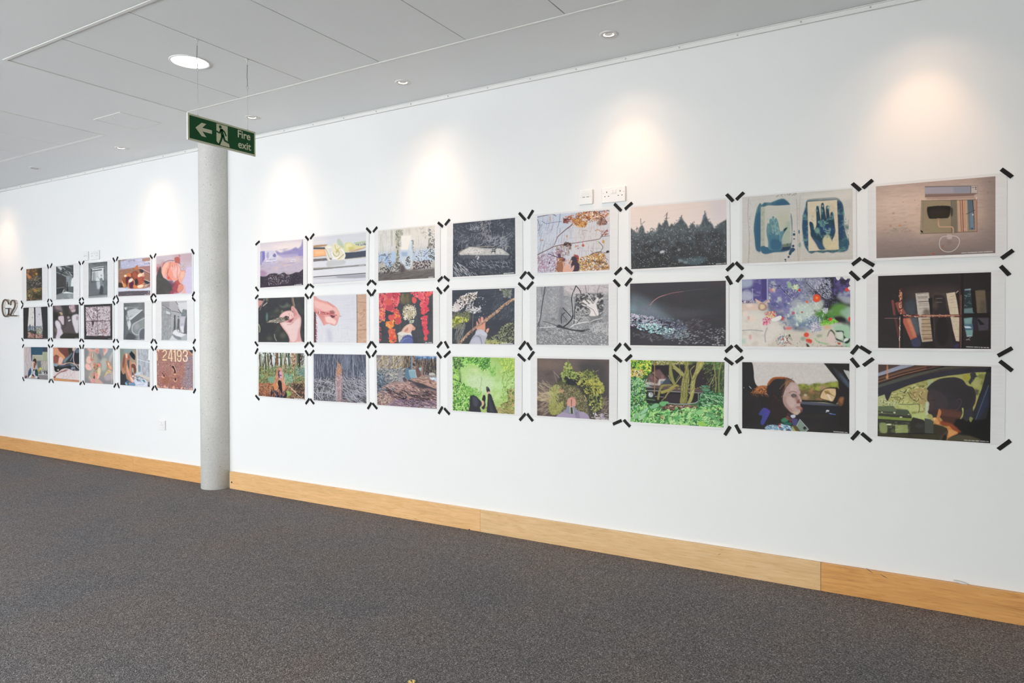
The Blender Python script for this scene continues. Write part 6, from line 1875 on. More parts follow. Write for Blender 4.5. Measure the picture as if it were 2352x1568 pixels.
art('D2', [118.5,28.5,174,22.5,174.5,131.5,119.5,134], (45,592), U14, '''
bg #6c7070/707474/747878
p #4c5052 b.6 118 28 150 26 174 22 174 62 166 60 150 56 118 46
k #8c9092/3a3c3e/a8acac n26 l24 w1.6 t-30 j14 119 28 174 23 174 60 150 54
p #c8cccc b.6 123 31 130 28 138 35 134 40
p #4a4848 b.8 120 48 134 54 151 60 151 96 142 100 119 98
n #3c3a3a a.8 x14 t.5 119 50 150 60 150 96 119 98
l #b0b4b2 w1.6 b.4 138 54 150 60
l #9c9e9c w1.4 b.4 120 46 134 52
l #2c2a2a w2.4 b.5 150 41 134 47 
l #3a3638 w2 b.5 136 46 134 54
p #8c9294 b1 151 58 166 56 170 66 166 92 152 96
n #a8acae a.7 x6 t.5 152 58 168 58 166 92 152 92
l #707476 w2 b.6 164 56 162 72
l #dcdee0 w1.2 b.3 160 46 170 58
p #e4e8e8 b.8 170 66 175 62 175 92 166 92 167 74
p #dcdfe0 b1 168 90 175 90 175 94 169 94
p #63676a b.6 152 93 175 92 175 111 152 108
p #3c4042 b.8 119 96 142 98 142 112 119 120
l #8c9292 w1.6 b.4 119 98 144 94
l #a4a8a8 w1 b.4 120 120 140 112
l #c8cccc w2 b.6 139 112 143 104
p #eceeee b.6 140 112 152 109 174 113 174 115 155 114 142 114
p #8c9092 b.6 119 122 142 114 174 115 175 132 119 134
n #a8b0b0 a.7 x12 t.5 119 122 174 116 175 132 119 134
o #34363a b.4 155 80 1.7 3
s #34363a b.5 153 84 157 84 156.5 92 158 104 156 108 153 106 153 94
o #54484c b1 a.8 149 94 3 11
k #cccccc n3 l6 w.8 t0 j3 160 129 173 129 173 131 160 131
''')
art('D3', [19.5,27,80,21.5,80.8,136,20,139], (190,585), U14, '''
bg #5c6062/7c8082/868a8c/8c9090/6c7274/6e7476/707678/6c7072
n #8c9092 a.5 x10 y12 t.5
k #8c9092/64686a n40 l10 w1 t4 j6 a.6 20 30 80 26 80 44 20 46
p #4c5054 b.5 27 44 71 39 71 86 27 88
p #dfe2e3 b.5 31 46 69 42 69 82 56 84 30 84
p #9ca0a2 b1 32 56 40 55 40 82 32 82
p #b8bcbc b1.5 a.7 42 56 50 54 50 70 42 80
l #606466 w4 b.5 32 52 61 48
l #7c8082 w1.2 b.4 40 46 42 84
l #707476 w2 b.4 32 82.5 41 82
l #707476 w1.6 b.4 68 46 71 85
c #e4e6e6 w1.4 b.5 29 44 48 40 68 38
l #4c5052 w2 b.4 28 88 30 88
p #c4c8ca b2 45 86 56 84 62 90 66 96 66 104 54 110 48 110 46 98
s #8c9094 b1 56 78 60 74 64 78 64 88 58 88
o #84888c b.5 61 66.5 1.7 3
l #8c9092 w1.3 b.5 49 69 56 80
s #85898e b.8 57 78 64 76 65 90 66 102 58 102
l #85898e w1.4 b.5 64 80 68 84
s #4c4e54 b1 58 101 66 101 68 114 67 122 69 127 56 127 56 116
s #707478 b1.5 a.6 20 94 44 96 46 128 20 130
l #585c5e w1.4 b.5 20 131 80 125
p #9ca0a0 b1 20 134 80 129 80 136 20 139
k #c8cacc n3 l8 w.8 t2 j2 62 133 79 132 79 135 62 135
o #34383a b.5 78 66 1 1.4
''')
art('D4', [115,17,217.8,7.5,218,129.5,115.5,133.5], (190,585), U14, '''
bg #b0aab0/b8b8c8/a08070/94705c/946858/846860/6c6064
p #8c8070 b1 115 16 124 16 122 40 115 56
s #a07c68 b.8 128 17 144 14 144 22 146 28 138 28 130 24
p #bcbcd4 b1 122 22 150 14 192 10 218 8 218 34 190 36 170 46 150 44 128 46 124 36
n #e0e0ec a.8 x12 y4 t.5 z6 124 22 218 10 218 34 130 46
p #b08878 b.8 192 12 218 9 218 19 196 22 192 20
k #8c7c9c/a08c94 n14 l6 w1.2 t0 j30 150 14 170 14 170 24 150 24
k #7c6c8c n10 l3 w1.2 t0 j60 198 26 217 24 217 30 198 30
p #a07464 b1 118 50 160 42 190 38 218 36 218 110 116 112
n #b88c64 a.8 x10 y4 t.5 z6 116 46 160 42 160 72 116 86
p #a88080 b.8 190 38 218 36 218 60 200 60 190 50
n #987060 a.7 x5 t.5 190 50 218 50 218 84 200 84
s #8c4c3c b.8 156 60 164 54 172 52 178 56 180 66 178 76 170 84 160 78 156 70
s #a85c44 b.6 162 58 170 56 176 64 174 76 166 74 162 66
s #c87a4c b.5 169 42 172 36 177 34 179 38 180 44 172 48 168 46
o #4c4440 b.4 177.5 34 1.2 1.4
c #d8b0a0 w1.6 b.4 180 43 190 44 197 48 208 54 217 58
c #54484c w1.2 b.4 182 47 192 48 200 54 216 60
s #3c3840 b.8 184 48 196 50 194 60 186 56
s #b8604c b.6 179 62 188 58 196 60 198 72 197 90 192 98 182 98 176 90 176 76
s #f0d8b8 b.5 178 66 184 60 192 60 196 56 198 62 194 68 186 70 180 72
s #e4a898 b.5 194 62 200 66 196 70 192 68
n #8c3c34 a.8 x4 t.5 178 70 198 70 196 96 178 96
s #3c3434 b1 168 84 176 76 180 90 176 98 168 98
s #a05c3c b.5 128 80 134 70 140 68 146 76 148 96 142 102 136 98 128 88
s #5c2c3c b.6 140 72 150 70 156 72 152 90 146 98 140 90
s #d8804c b.4 140 68 144 59 152 60 156 66 154 72 148 68 142 72
s #f0dcb8 b.4 134 66 140 64 142 68 136 72
s #e89858 b.5 127 84 132 90 138 94 140 100 136 106 132 102 128 94
c #e8d0bc w1.4 b.3 127 84 129 92 132 100
s #9c5040 b.5 146 86 152 78 158 76 164 80 168 90 168 102 160 108 152 108 148 100
s #f0e4d0 b.5 149 82 154 77 160 76 163 80 158 86 150 89
s #5c2848 b.6 154 90 162 86 165 96 164 106 156 108 152 100
c #d89c60 w1.6 b.3 149 86 147 96 150 106 153 110
c #e0a878 w1.2 b.3 164 80 168 88 168 100
s #d88050 b.5 165 96 172 98 176 100 184 98 190 94 196 92 199 98 194 106 182 108 170 108 164 104
s #f8e0c0 b.5 178 100 190 96 196 98 192 105 180 106
s #4c3430 b1 116 90 128 92 130 104 122 106 116 104
p #dcdce8 b1.2 115 106 130 106 160 110 200 108 218 104 218 116 160 118 115 119
k #d8d0cc n20 l5 w1 t0 j40 198 78 218 84 218 106 198 106
s #3c3c44 b.8 198 82 214 86 216 96 202 92
l #d8d0d0 w1.4 b.3 200 79 217 87
l #d8d0d0 w1.4 b.3 200 99 217 93
s #a8c8dc b.6 140 106 146 104 146 110 141 110
p #5c5860 b1 115 119 150 116 218 115 218 130 115 134
n #8c7478 a.8 x8 y3 t.45 115 124 218 120 218 130 115 134
o #e4e4e8 b.5 213 119 1 1.8
m #e0dcd8 200 128 217 127.5
''')
art('D5', [55.5,26.5,169.5,15,170,145,55.5,148.5], (320,570), U14, '''
bg #ccc0ca/ccbcc4/d4c4d0/d8ccdc
n #c0b4b4 a.6 x16 t.5 56 26 110 20 130 40 70 60
s #c8b0b8 b4 110 16 170 14 170 40 130 44
s #d4c8e0 b3 140 80 170 60 170 145 150 140
s #c49ca0 b2 56 52 68 50 78 40 84 50 72 66 56 76
s #a84c58 b1.5 a.8 57 62 64 62 62 74 57 80
c #8c5c58 w2 b1 a.8 74 60 80 48 92 41 104 39 112 40
s #51504f b1.2 56 88 62 70 68 58 72 66 74 82 80 94 92 102 102 112 114 124 118 134 114 142 104 150 50 152 52 110
n #646260 a.5 x20 t.5 56 90 110 120 110 148 56 148
s #a8545c b1.5 112 110 122 104 134 106 136 120 130 140 116 140 108 128
s #6c4860 b2 a.9 94 104 106 104 114 116 108 124 100 116
s #b85c58 b1 118 102 128 100 134 110 130 118 122 114
s #eaa492 b.7 72 76 74 62 80 52 90 46 100 43 112 44 122 48 130 56 134 68 134 80 130 92 124 102 116 104 106 102 96 94 88 84 84 90 80 96 76 88
s #f0bca8 b.8 75 74 78 60 86 50 94 46 92 58 86 66 84 80 80 92 76 86
s #eec0b8 b1 a.9 104 60 112 62 120 54 128 60 132 70 130 80 118 96 108 80
s #ee9c88 b1 a.8 95 66 104 70 110 82 104 96 96 90 92 80
c #c4685c w1.3 b.4 100 45 100 54 97 66 93 78 90 84
c #b85c54 w1.6 b.4 93 66 92 76 90 84
c #d8786c w1 b.4 114 48 116 58 114 68
c #c06860 w1.2 b.4 120 52 124 66 122 84 124 96
c #8c3440 w1.2 b.3 90 84 96 90 102 98 108 106
c #d08070 w1 b.3 106 44 108 60 110 72
s #e8847c b.5 88 88 92 86 98 92 104 100 98 103 90 98
o #e4583c b1 95 95 3 3.5
o #4c2c34 b.4 106 57 .8 1 109 106 1.5 1.2
s #b86860 b1 114 32 120 28 128 28 132 34 132 44 130 50 124 48 116 46
c #b05c58 w1.8 b.4 128 22 131 24 130 28
c #a07068 w1.4 b.6 130 46 134 52
s #e8b0a0 b.7 134 74 140 72 146 70 149 74 148 86 144 98 138 110 134 114 128 106 128 94 132 84
s #ecc4ac b1 a.9 136 78 144 76 144 90 138 98 134 90
c #c87868 w1 b.4 134 70 140 73 148 71 150 78
c #c4786c w1.2 b.4 126 98 128 106 134 114
s #dc9484 b.8 128 118 134 115 140 117 144 124 142 132 136 140 128 144 124 136 126 126
c #bc6458 w1.2 b.4 138 115 143 122 142 132 134 142
s #e4b4ac b1 142 116 148 120 150 134 152 144 138 144 144 134
k #a88c8c n24 l5 w.7 t60 j50 132 48 156 50 154 70 134 68
s #a84c60 b1.5 a.8 106 136 124 138 128 144 104 148
''')
art('E1', [12.5,29,90.5,25,92,129.5,13.5,128.5], (45,686), U14, '''
bg #343231/363434
p #2c2a2c 12 28 91 24 91 30 12 33
p #dcd8d4 b.5 31 29 47 28 48 60 48 90 27 90 29 60
p #d4d0d4 b.5 52 28 70 27 72 60 75 90 53 90
n #bcbcc4 a.7 x8 t.5 52 28 70 28 73 60 53 60
o #4c4a4c b.5 64 50 1.2 2.6 42 60 1.4 1.6 44.5 44 1 1.4
o #a8a4a4 b.5 68 66 1 1 38 49 1 1 39 34 1 1
p #8c949c b.6 27 88 75 88 76 104 27 104
k #4c5460/c8ccd0/6c7484/54507c n70 l4 w1.2 t88 j20 27 86 76 86 76 104 27 104
p #3c4454 b.6 33 82 36 82 37 94 33 94
s #3a4638 b.8 32 102 46 102 48 110 44 114 38 112
p #9ca090 b.8 53 94 74 94 74 114 58 112
k #d8ccc4/6c705c/b8b4a8/4c4c48 n50 l4 w1.3 t88 j20 53 92 75 92 75 114 53 110
p #a87c70 b.8 28 106 50 114 76 114 76 128 29 127
k #c4948c/7c3c3c/d8c4b8/5c3434/b4a08c n120 l4 w1.4 t20 j80 28 108 50 112 76 114 76 127 29 126
l #2c2226 w3 49.5 28 51 128
p #323030 b.3 12 30 30.5 32 29 60 27 88 28 127 13 128
p #343435 b.3 70 28 91 28 92 130 75 128 76 100 73 60
n #403c38 a.6 x8 y20 t.5 12 30 28 40 27 127 13 128
p #2e2a2b 13 125.5 92 126.5 92 130 13 129
m #b8b4b0 79 127.3 91 127.5
''')
art('E2', [107.5,22.5,191,19,192,128,108.5,127.5], (45,686), U14, '''
bg #4c4648/4a4446/544c4e
n #706062 a.7 x14 y18 t.5 z5
s #8c7c7c b2 114 22 132 22 138 40 130 36 120 34
s #34342e b3 108 44 124 44 126 62 116 68 108 72
s #3a3a36 b2 140 24 156 24 160 46 180 46 190 40 190 54 150 56 146 44
s #c4acb0 b1.2 163 22 176 20 180 34 174 43 166 40 162 30
k #6c5458/dcc8cc n20 l12 w1.2 b.6 t88 j10 160 22 180 20 180 40 162 42
s #b8a084 b.8 129 44 136 43 140 50 134 52
s #d4c4c8 b1.2 126 58 134 55 142 56 144 68 143 82 138 82 132 72 126 66
s #e0d8dc b1.4 116 74 121 70 128 74 133 84 134 96 138 106 141 114 134 124 130 128 118 128 122 110 122 98 117 86
s #d8ccd4 b1 a.9 124 98 134 96 140 112 132 124 122 122
s #dcd4d8 b1.4 170 56 182 50 190 52 191 70 190 104 186 110 180 106 176 92 171 76
o #9c7c84 b1.5 a.8 186 62 3 8
o #b8a4a8 b1.2 a.8 158 60 4 4
s #d8d0d4 b.6 157 70 162 67 166 68 160 73
s #5c5254 b1.5 150 76 164 76 170 90 178 108 142 110 144 98
s #4a3c3e b1.5 144 58 150 60 150 84 146 90
s #38352f b1 138 114 150 110 180 112 192 112 192 127 134 127
s #7c6c60 b1.5 114 94 120 98 118 108 114 104
m #c8c4c0 180 126 190 126.3
g a.06 x5
''')
art('E3', [5,24,96,20,96.5,136,5.8,134.5], (190,683), U14, '''
bg #cfc2c6/d2c6ca/d0c2c8
d #e4dce0/b0a0a4/c4b4b8/947c80 n420 r1.4 l3 6 26 96 22 96 124 8 122
n #b09498 a.7 x8 t.52 z6
k #6c5054/8c7074/54403f n260 l5 w.9 r2 t40 j80 8 28 92 26 92 124 10 124
k #5c4448 n60 l5 w1.4 r2 t50 j60 34 26 60 30 54 122 30 110
c #5c4444 w1.6 b.3 12 44 20 56 28 68 32 74
k #8c5c54 n30 l4 w1.4 t20 j60 62 102 78 102 78 114 62 114
p #3a3838 b.3 4 22 98 18 98 27 50 29.5 10 31 4 31
p #3b3939 b.3 4 24 10.5 28 11 76 12 100 14 116 12 124 4 136
p #3b3a3a b.3 89.5 22 98 20 98 138 90 138
p #3c3a39 b.4 4 122 20 123 50 123.5 60 122.5 74 124 90 123 98 124 98 138 4 138
s #54383e b1.5 a.6 60 124 76 124 72 130 62 130
l #4a3838 w2 b.2 46.5 28 49.5 76
l #6c5454 w1 b.3 49.5 76 50 123
l #382c2c w2 b.2 10 76.5 50 75.5 90 75.5
l #3c2e2e w3 b.4 30 76 46 76
s #4c3638 b.5 30 76 36 78 35 88 32 92
m #c4c4c4 84 132.5 96 132.6
''')
art('E4', [132.5,18,200,15.5,200.5,136.8,132.5,135.5], (190,683), U14, '''
bg #74787a/787c7e/727678/70767a/6a6e70
n #8c9092 a.6 x16 y18 t.5 z4
s #5c6064 b4 132 24 142 40 140 80 136 120 132 130
s #4c5c50 b2 a.7 138 24 150 24 152 28 140 28
c #989c9e w2 b1.2 142 30 160 32 180 32
s #c8cccc b.6 135 32 141 31 143.5 35 138 40
p #c0c4c6 b.5 144 44 150 41 172 34.5 176 37 184 40 193 39 156 71 150 60
p #d8dadc b.4 144 48 146 46 154 68 192 39 194 40 155 73 152 70 147 54
p #a8acae b.6 150 60 164 56 158 62 152 64
p #6c7074 b.4 155 74 192 42 198 50 200 64 166 84 160 86
k #e0e2e4/a8acb0 n60 l5 w1.4 t60 j40 139 58 146 54 154 74 156 92 150 104 146 90
s #d8dadc b.6 150 76 154 76 156 90 150 104 148 98 148 84
s #8c9094 b1.5 162 84 180 76 200 66 200 136 176 136 166 116 160 100
s #a0a4a6 b3 168 88 178 82 184 96 172 104
s #8c9890 b3 a.8 186 74 200 70 200 96 186 94
c #c4c8c8 w2.2 b.5 200 66 184 74 170 82 162 90 160 100 162 110 170 118 180 120
c #b8bcbc w2.2 b.5 200 97 188 102 183 110 182 120 184 132
s #64686e b1.5 188 106 200 100 200 134 186 134 184 120
s #54585c b2 150 112 164 118 172 124 176 136 140 134
k #d8d8d8 n4 l10 w.8 t-1 j1 172 132 199 134 199 135 172 133
''')
art('E5', [72,20.5,154,17.5,155,145,72.5,144], (320,678), U14, '''
bg #a8a8ac/b0b0b2/a8acac/a4aaae
p #b4b0b4 b.8 96 20 118 19 126 32 126 44 138 58 108 52 100 46
p #9c9a9c b1 72 22 98 20 98 40 84 34 72 32
p #d8d8da b.6 120 20 154 18 154 54 140 58 130 46 126 34
p #bcbcbe b1 122 19 154 17.5 154 22 124 24
l #6c6a70 w1.6 b.3 74 32 86 36 100 46
l #68686c w2 b.3 119 20 125 30
c #62646a w1.8 b.3 84 40 96 44 106 51 116 52 136 58
l #5c5e64 w2 b.3 126 45 138 60
l #e0e0e2 w1.4 b.3 84 42 102 50
s #7c8488 b.8 140 48 144 44 148 46 154 48 154 66 148 68 136 66 138 58
k #6c7478/a4a8a8 n30 l3 w1 t40 j60 138 46 154 44 154 66 138 66
p #a0a0a2 b.8 73 36 102 48 104 140 73 143
k #84888a/b8bcbc/989c9e n160 l12 w1 t88 j4 73 40 106 52 110 120 98 142 73 143
p #d4d6d6 b.4 87 50 100 55 100 62 88 60
l #787a7c w2 b.4 88 61 100 63
l #8c8e90 w1.6 b.4 102 50 102.5 76
o #e8e8ea b.3 104.5 71 1 1.4 150 69 1.2 1.2 149.5 97 1 1.4 111 75 2 1
p #5c5e62 b.4 112 63 118 63 117.5 76 118.5 98 118 112 115 120 111 116 112 90
o #54545a b.4 126.5 68.5 1.8 2.2
s #66666c b.5 124 77 130 77 130.5 98 131.5 120 128 118 126 106 124 112 121 110 123 96
p #c8c4cc b1 132 70 148 68 146 90 144 108 132 108
s #bab6c2 b1.5 132 90 146 90 144 98 134 98
s #686a70 b.6 150 72 155 68 155 122 144 123 143 116 146 98
p #dcdade b.8 132 100 143 98 145 120 138 118
p #e4e4e8 b.6 108 122 114 112 122 110 132 120 142 124 152 124 152 134 134 134 120 130
p #868c90 b.6 108 126 120 131 134 134 137 142 128 142 112 134
p #d4d4d8 b.8 98 144 108 128 116 138 126 144
p #b4b8bc b1 137 134 154 124 154 145 138 144
s #e8e8ec b.5 126 112 129 112 129 119 125 117
l #66666c w1.4 b.3 122 113 130 120
''')
art('F1', [15,23.5,90.5,24,92.3,128.5,16,124], (45,780), U14, '''
bg #c8bcb8/c4bab8/b4b0b0/a8a8ac
p #ccc0c0 b.5 15 23 37 23 38 66 36 90 30 112 16 112
k #b8acac/dcd4d4/c4a8a4/b0b0b4 n50 l24 w1.4 t89 j2 a.8 15 24 37 24 37 90 15 112
p #34566c b.4 37 23 91 23 91 40 75 40 74 49 42 49 41 68 38 68
p #3c4450 b1 76 24 91 24 91 38 76 38
p #b0ae98 b.4 42 49 74 49.5 74 68 56 68 42 60
p #c0bcac b.5 43 50 74 50 74 53 43 53
p #a8ac90 b.4 75 39 89 39 91 68 75 68
p #a49c94 b.8 55 66 91 66 91 108 60 108
p #6c7074 b1 56 68 69 68 70 90 60 92
p #b4aca4 b.8 72 68 90 68 88 96 74 98
k #8c8478/c8c0b4 n40 l8 w1 t88 j6 70 68 90 68 90 100 72 100
o #5c5c54 b.4 47 55.5 1.5 1.4
s #c4c440 b.6 64 92 68 89 72 92 71 96 67 97
s #a89c44 b.8 62 96 66 98 64 104 61 102
p #74746c b.6 62 102 91 100 91 110 62 110
k #e4e4e8/3c3c40/b8b8bc n26 l6 w1.8 t89 j6 68 98 91 98 91 110 68 110
p #3a3434 b.5 85 102 89 100 91 110 86 110
p #8c8484 b.4 62 111 92 113 92 129 64 126
l #c8c4c4 w1.2 62 112 92 113
k #74706c n10 l16 w.7 t-3 j2 64 114 92 116 92 128 64 126
s #b8c0c8 b.8 34 90 40 86 44 94 42 104 36 100
s #31251f b.4 43 68 46 62 50 60 54 63 55.5 70 55 78 53 84 51 76 48 70 45 72
s #caa494 b.4 42 72 46 69 50 72 52 80 51 88 49 95 45 96 42 88 41 78
s #e4ccc0 b.5 42 74 45 72 45 84 43 90 42 82
s #85503c b.5 47 74 51 76 52 84 50 91 47 90 46 82
p #3c2c28 b.4 43 97 50 94 51 98 46 102
s #34506c b.5 36 90 40 92 38 108 34 116 28 112 30 100
s #284038 b.5 50 98 56 94 60 102 61 116 58 122 52 118 50 108
s #2c5c64 b.6 a.8 52 104 56 104 58 114 54 116
s #d4d4dc b.5 37 88 42 96 45 102 50 98 50 110 54 118 44 114 38 118 40 104
s #a8b0b4 b.6 41 100 46 104 46 112 42 110
p #1f1c20 b.6 28 112 36 116 34 122 28 120
s #e4e4e0 b.5 32 118 38 112 40 114 36 122 31 122
s #dadcda b.5 52 118 58 117 62 122 54 123
s #c88c74 b.6 40 118 46 117 48 123 40 123
s #54302c b.6 40 114 44 110 50 118 46 118
s #b8a8ac b.8 16 116 22 112 28 112 26 122 18 122
s #5c2c38 b.8 20 116 25 116 24 123 18 123
p #50484c b.6 60 118 66 122 64 127 58 124
''')
art('F2', [109,24.8,192.5,26.5,193,136.5,110,131], (45,780), U14, '''
bg #7c4c3c/74443c/6c4840/d8ccc8/e0d4d0/d0a888
s #744440 b1.5 124 24 160 26 162 50 154 56 140 44 130 32
s #3a3a38 b1.5 158 26 192 26 192 60 170 76 150 80 160 50
s #d89878 b1 110 26 122 26 128 36 136 44 146 54 146 62 138 76 130 80 124 78 128 64 128 54 118 48 110 52
s #e8bca8 b1 128 56 138 58 140 68 132 78 126 74
s #e0a060 b.8 132 46 140 50 147 58 142 58 134 52
s #945848 b1 110 54 122 54 126 60 122 74 114 76 110 70
s #5c6c74 b.8 138 76 142 64 152 56 160 50 168 42 172 46 160 60 152 68 144 76
s #7c8c94 b1 a.9 142 72 146 62 156 56 164 50 150 68
s #2c3638 b.8 150 74 160 60 172 46 176 60 176 74 164 76
l #8c98a4 w1.6 b.4 164 68 170 56 174 46
s #303232 b.8 178 34 192 40 193 76 178 74 176 54
s #647480 b1 180 32 192 30 192 40 182 42
c #ccb4c4 w2 b.4 186 26 178 34 175 46 174 60 175 70 178 78
s #d8c0a8 b1 172 26 180 26 176 34 172 36
s #282c2c b.8 112 82 120 82 140 82 160 78 176 82 190 84 192 100 176 100 166 96 150 92 136 96 124 104 114 100
s #8c9cac b.6 112 78 118 76 124 82 120 86 113 84
s #4c5460 b1 126 82 142 82 150 78 160 76 166 80 150 86 130 88
s #6c7884 b1 164 76 176 80 184 84 176 86 166 84
c #dcb8a0 w1.6 b.4 143 80 150 76 162 74 174 76 184 84
c #d0c8cc w2 b.4 184 84 190 92 193 96
s #3a4044 b.8 164 92 172 86 180 86 190 92 192 99 172 98
s #8894a4 b.8 166 92 170 88 176 88 178 92 170 96
p #e0d4d2 b1 110 108 124 104 150 100 193 100 193 132 150 128 110 124
s #b0847c b.6 110 120 116 114 128 104 140 97 152 94 158 96 150 102 134 106 122 114 114 122
s #8c5c58 b.8 a.8 134 104 144 98 152 96 146 102
s #dcc0b8 b.8 134 98 144 94 150 94 140 100
o #d8ccc4 b.4 125 97 2.6 2.2
o #1f2224 b.4 124 101 2.4 2
p #7c4434 b.6 110 118 118 116 116 124 110 124
c #cca8b0 w1 b.3 178 88 179 96 176 104 168 112 160 120 154 126
c #c8a8b0 w.8 b.3 152 98 160 94 164 100 164 106
c #c8a0a8 w.8 b.3 146 106 142 116 142 124
c #c8a0a8 w.8 b.3 150 104 156 112 150 120 144 116
c #d0a0a8 w.8 b.3 164 108 170 118 174 124
c #c8b0b8 w.8 b.3 178 104 178 124
p #c89068 b.5 110 122 130 124 160 127 193 130 193 136 150 134 110 130
l #e0a468 w1.4 b.4 110 125 140 129 160 131
p #c07c70 b1 170 128 193 131 193 134 170 131
''')
art('F3', [5.5,20,98,21,99.5,136.5,7,131], (190,785), U14, '''
bg #8c8c8e/9a9894/a09c94/9c9894/8c8a8c
s #88888a b2 6 20 18 20 14 50 8 70 7 100 7 132 6 60
s #b0a898 b2 20 30 34 26 44 40 48 60 44 80 50 100 44 130 20 120 24 100 30 90 28 60
s #94a0a4 b3 58 24 98 24 96 60 84 50 70 40
s #7c7a80 b2 50 40 56 38 62 50 60 60 52 52
s #b8b8b0 b3 60 60 74 52 80 62 78 80 72 92 62 90
s #c4bab4 b2 88 48 98 30 98 40 92 58 90 66 86 62
s #dca89c b1 15 22 24 20 32 24 40 24 44 20 54 22 54 30 50 38 44 34 36 30 26 32 20 28
s #d08c84 b1 44 26 52 26 50 37 46 36
s #e8b8ac b.8 68 22 82 22 81 30 75 38 69 44 68 32
s #d88c90 b.8 a.8 68 23 75 22 70 34
s #d0a094 b1 22 38 30 34 34 40 30 48 24 50 20 46
s #ecc0b0 b1 14 50 22 46 28 56 28 66 20 70 12 62
s #d8847c b1 24 54 30 52 34 58 30 62
s #eec0b4 b1 9 76 13 68 20 70 26 80 30 88 22 91 14 88 10 82
s #d8b8a8 b1.5 26 70 36 66 38 80 30 86 26 78
c #c08c80 w1.2 b.4 14 69 22 72 28 76
c #8c8454 w1.2 b.3 30 36 29 44 30 51
c #8c8454 w1.2 b.3 36 38 36 46 34 52
l #d8d4c0 w1.6 b.3 32.5 37 32.5 50
c #c07c5c w1.4 b.5 26 60 34 56 38 58
s #c8907c b1.2 34 70 40 66 46 74 48 84 44 90 38 84
s #e4826c b.6 37 72 41 70 42 76 39 78
s #e88c78 b.8 48 72 54 68 59 70 58 78 52 80 49 76
c #a05c50 w1 b.4 54 68 60 72 62 80
k #7c6440/a88c5c/54442c/d8b890 n110 l4 w1 t60 j80 36 74 52 74 50 104 36 112
s #e4d0a8 b1 50 86 56 82 59 90 58 104 53 112 49 100
s #e4988c b1 42 98 48 100 52 110 50 122 44 120 40 110
s #d88c7c b1 34 98 38 100 36 112 32 110
s #e0c4a8 b1 50 110 56 104 54 116 50 120
s #3c3424 b.6 37 110 40 108 41 116 38 121 36 116
s #dc9c98 b1.2 28 122 34 116 42 122 40 132 28 130
s #d4a89c b1.2 44 122 52 120 64 128 66 134 44 132
c #e4b8ac w2 b.8 22 112 28 118 30 126
s #c8906c b1 76 62 82 60 88 68 92 80 96 84 94 90 86 86 80 76
s #f4d8c0 b.6 82 66 86 70 87 78 84 76
s #e8aa88 b.8 84 74 92 78 94 86 88 86
c #b08048 w1.4 b.5 76 62 80 70 80 84 78 94 74 102 70 110
s #d8bc90 b1.2 78 94 86 90 94 96 92 102 84 100 78 106 70 114
c #8c8450 w1 b.4 80 93 86 97 94 98
s #b4a8b0 b2 78 106 90 104 92 120 80 124 72 118
c #d8ccd0 w1 b.4 92 104 94 120 94 132
s #c8b8b0 b2 94 100 99 96 99 120 96 120
''')
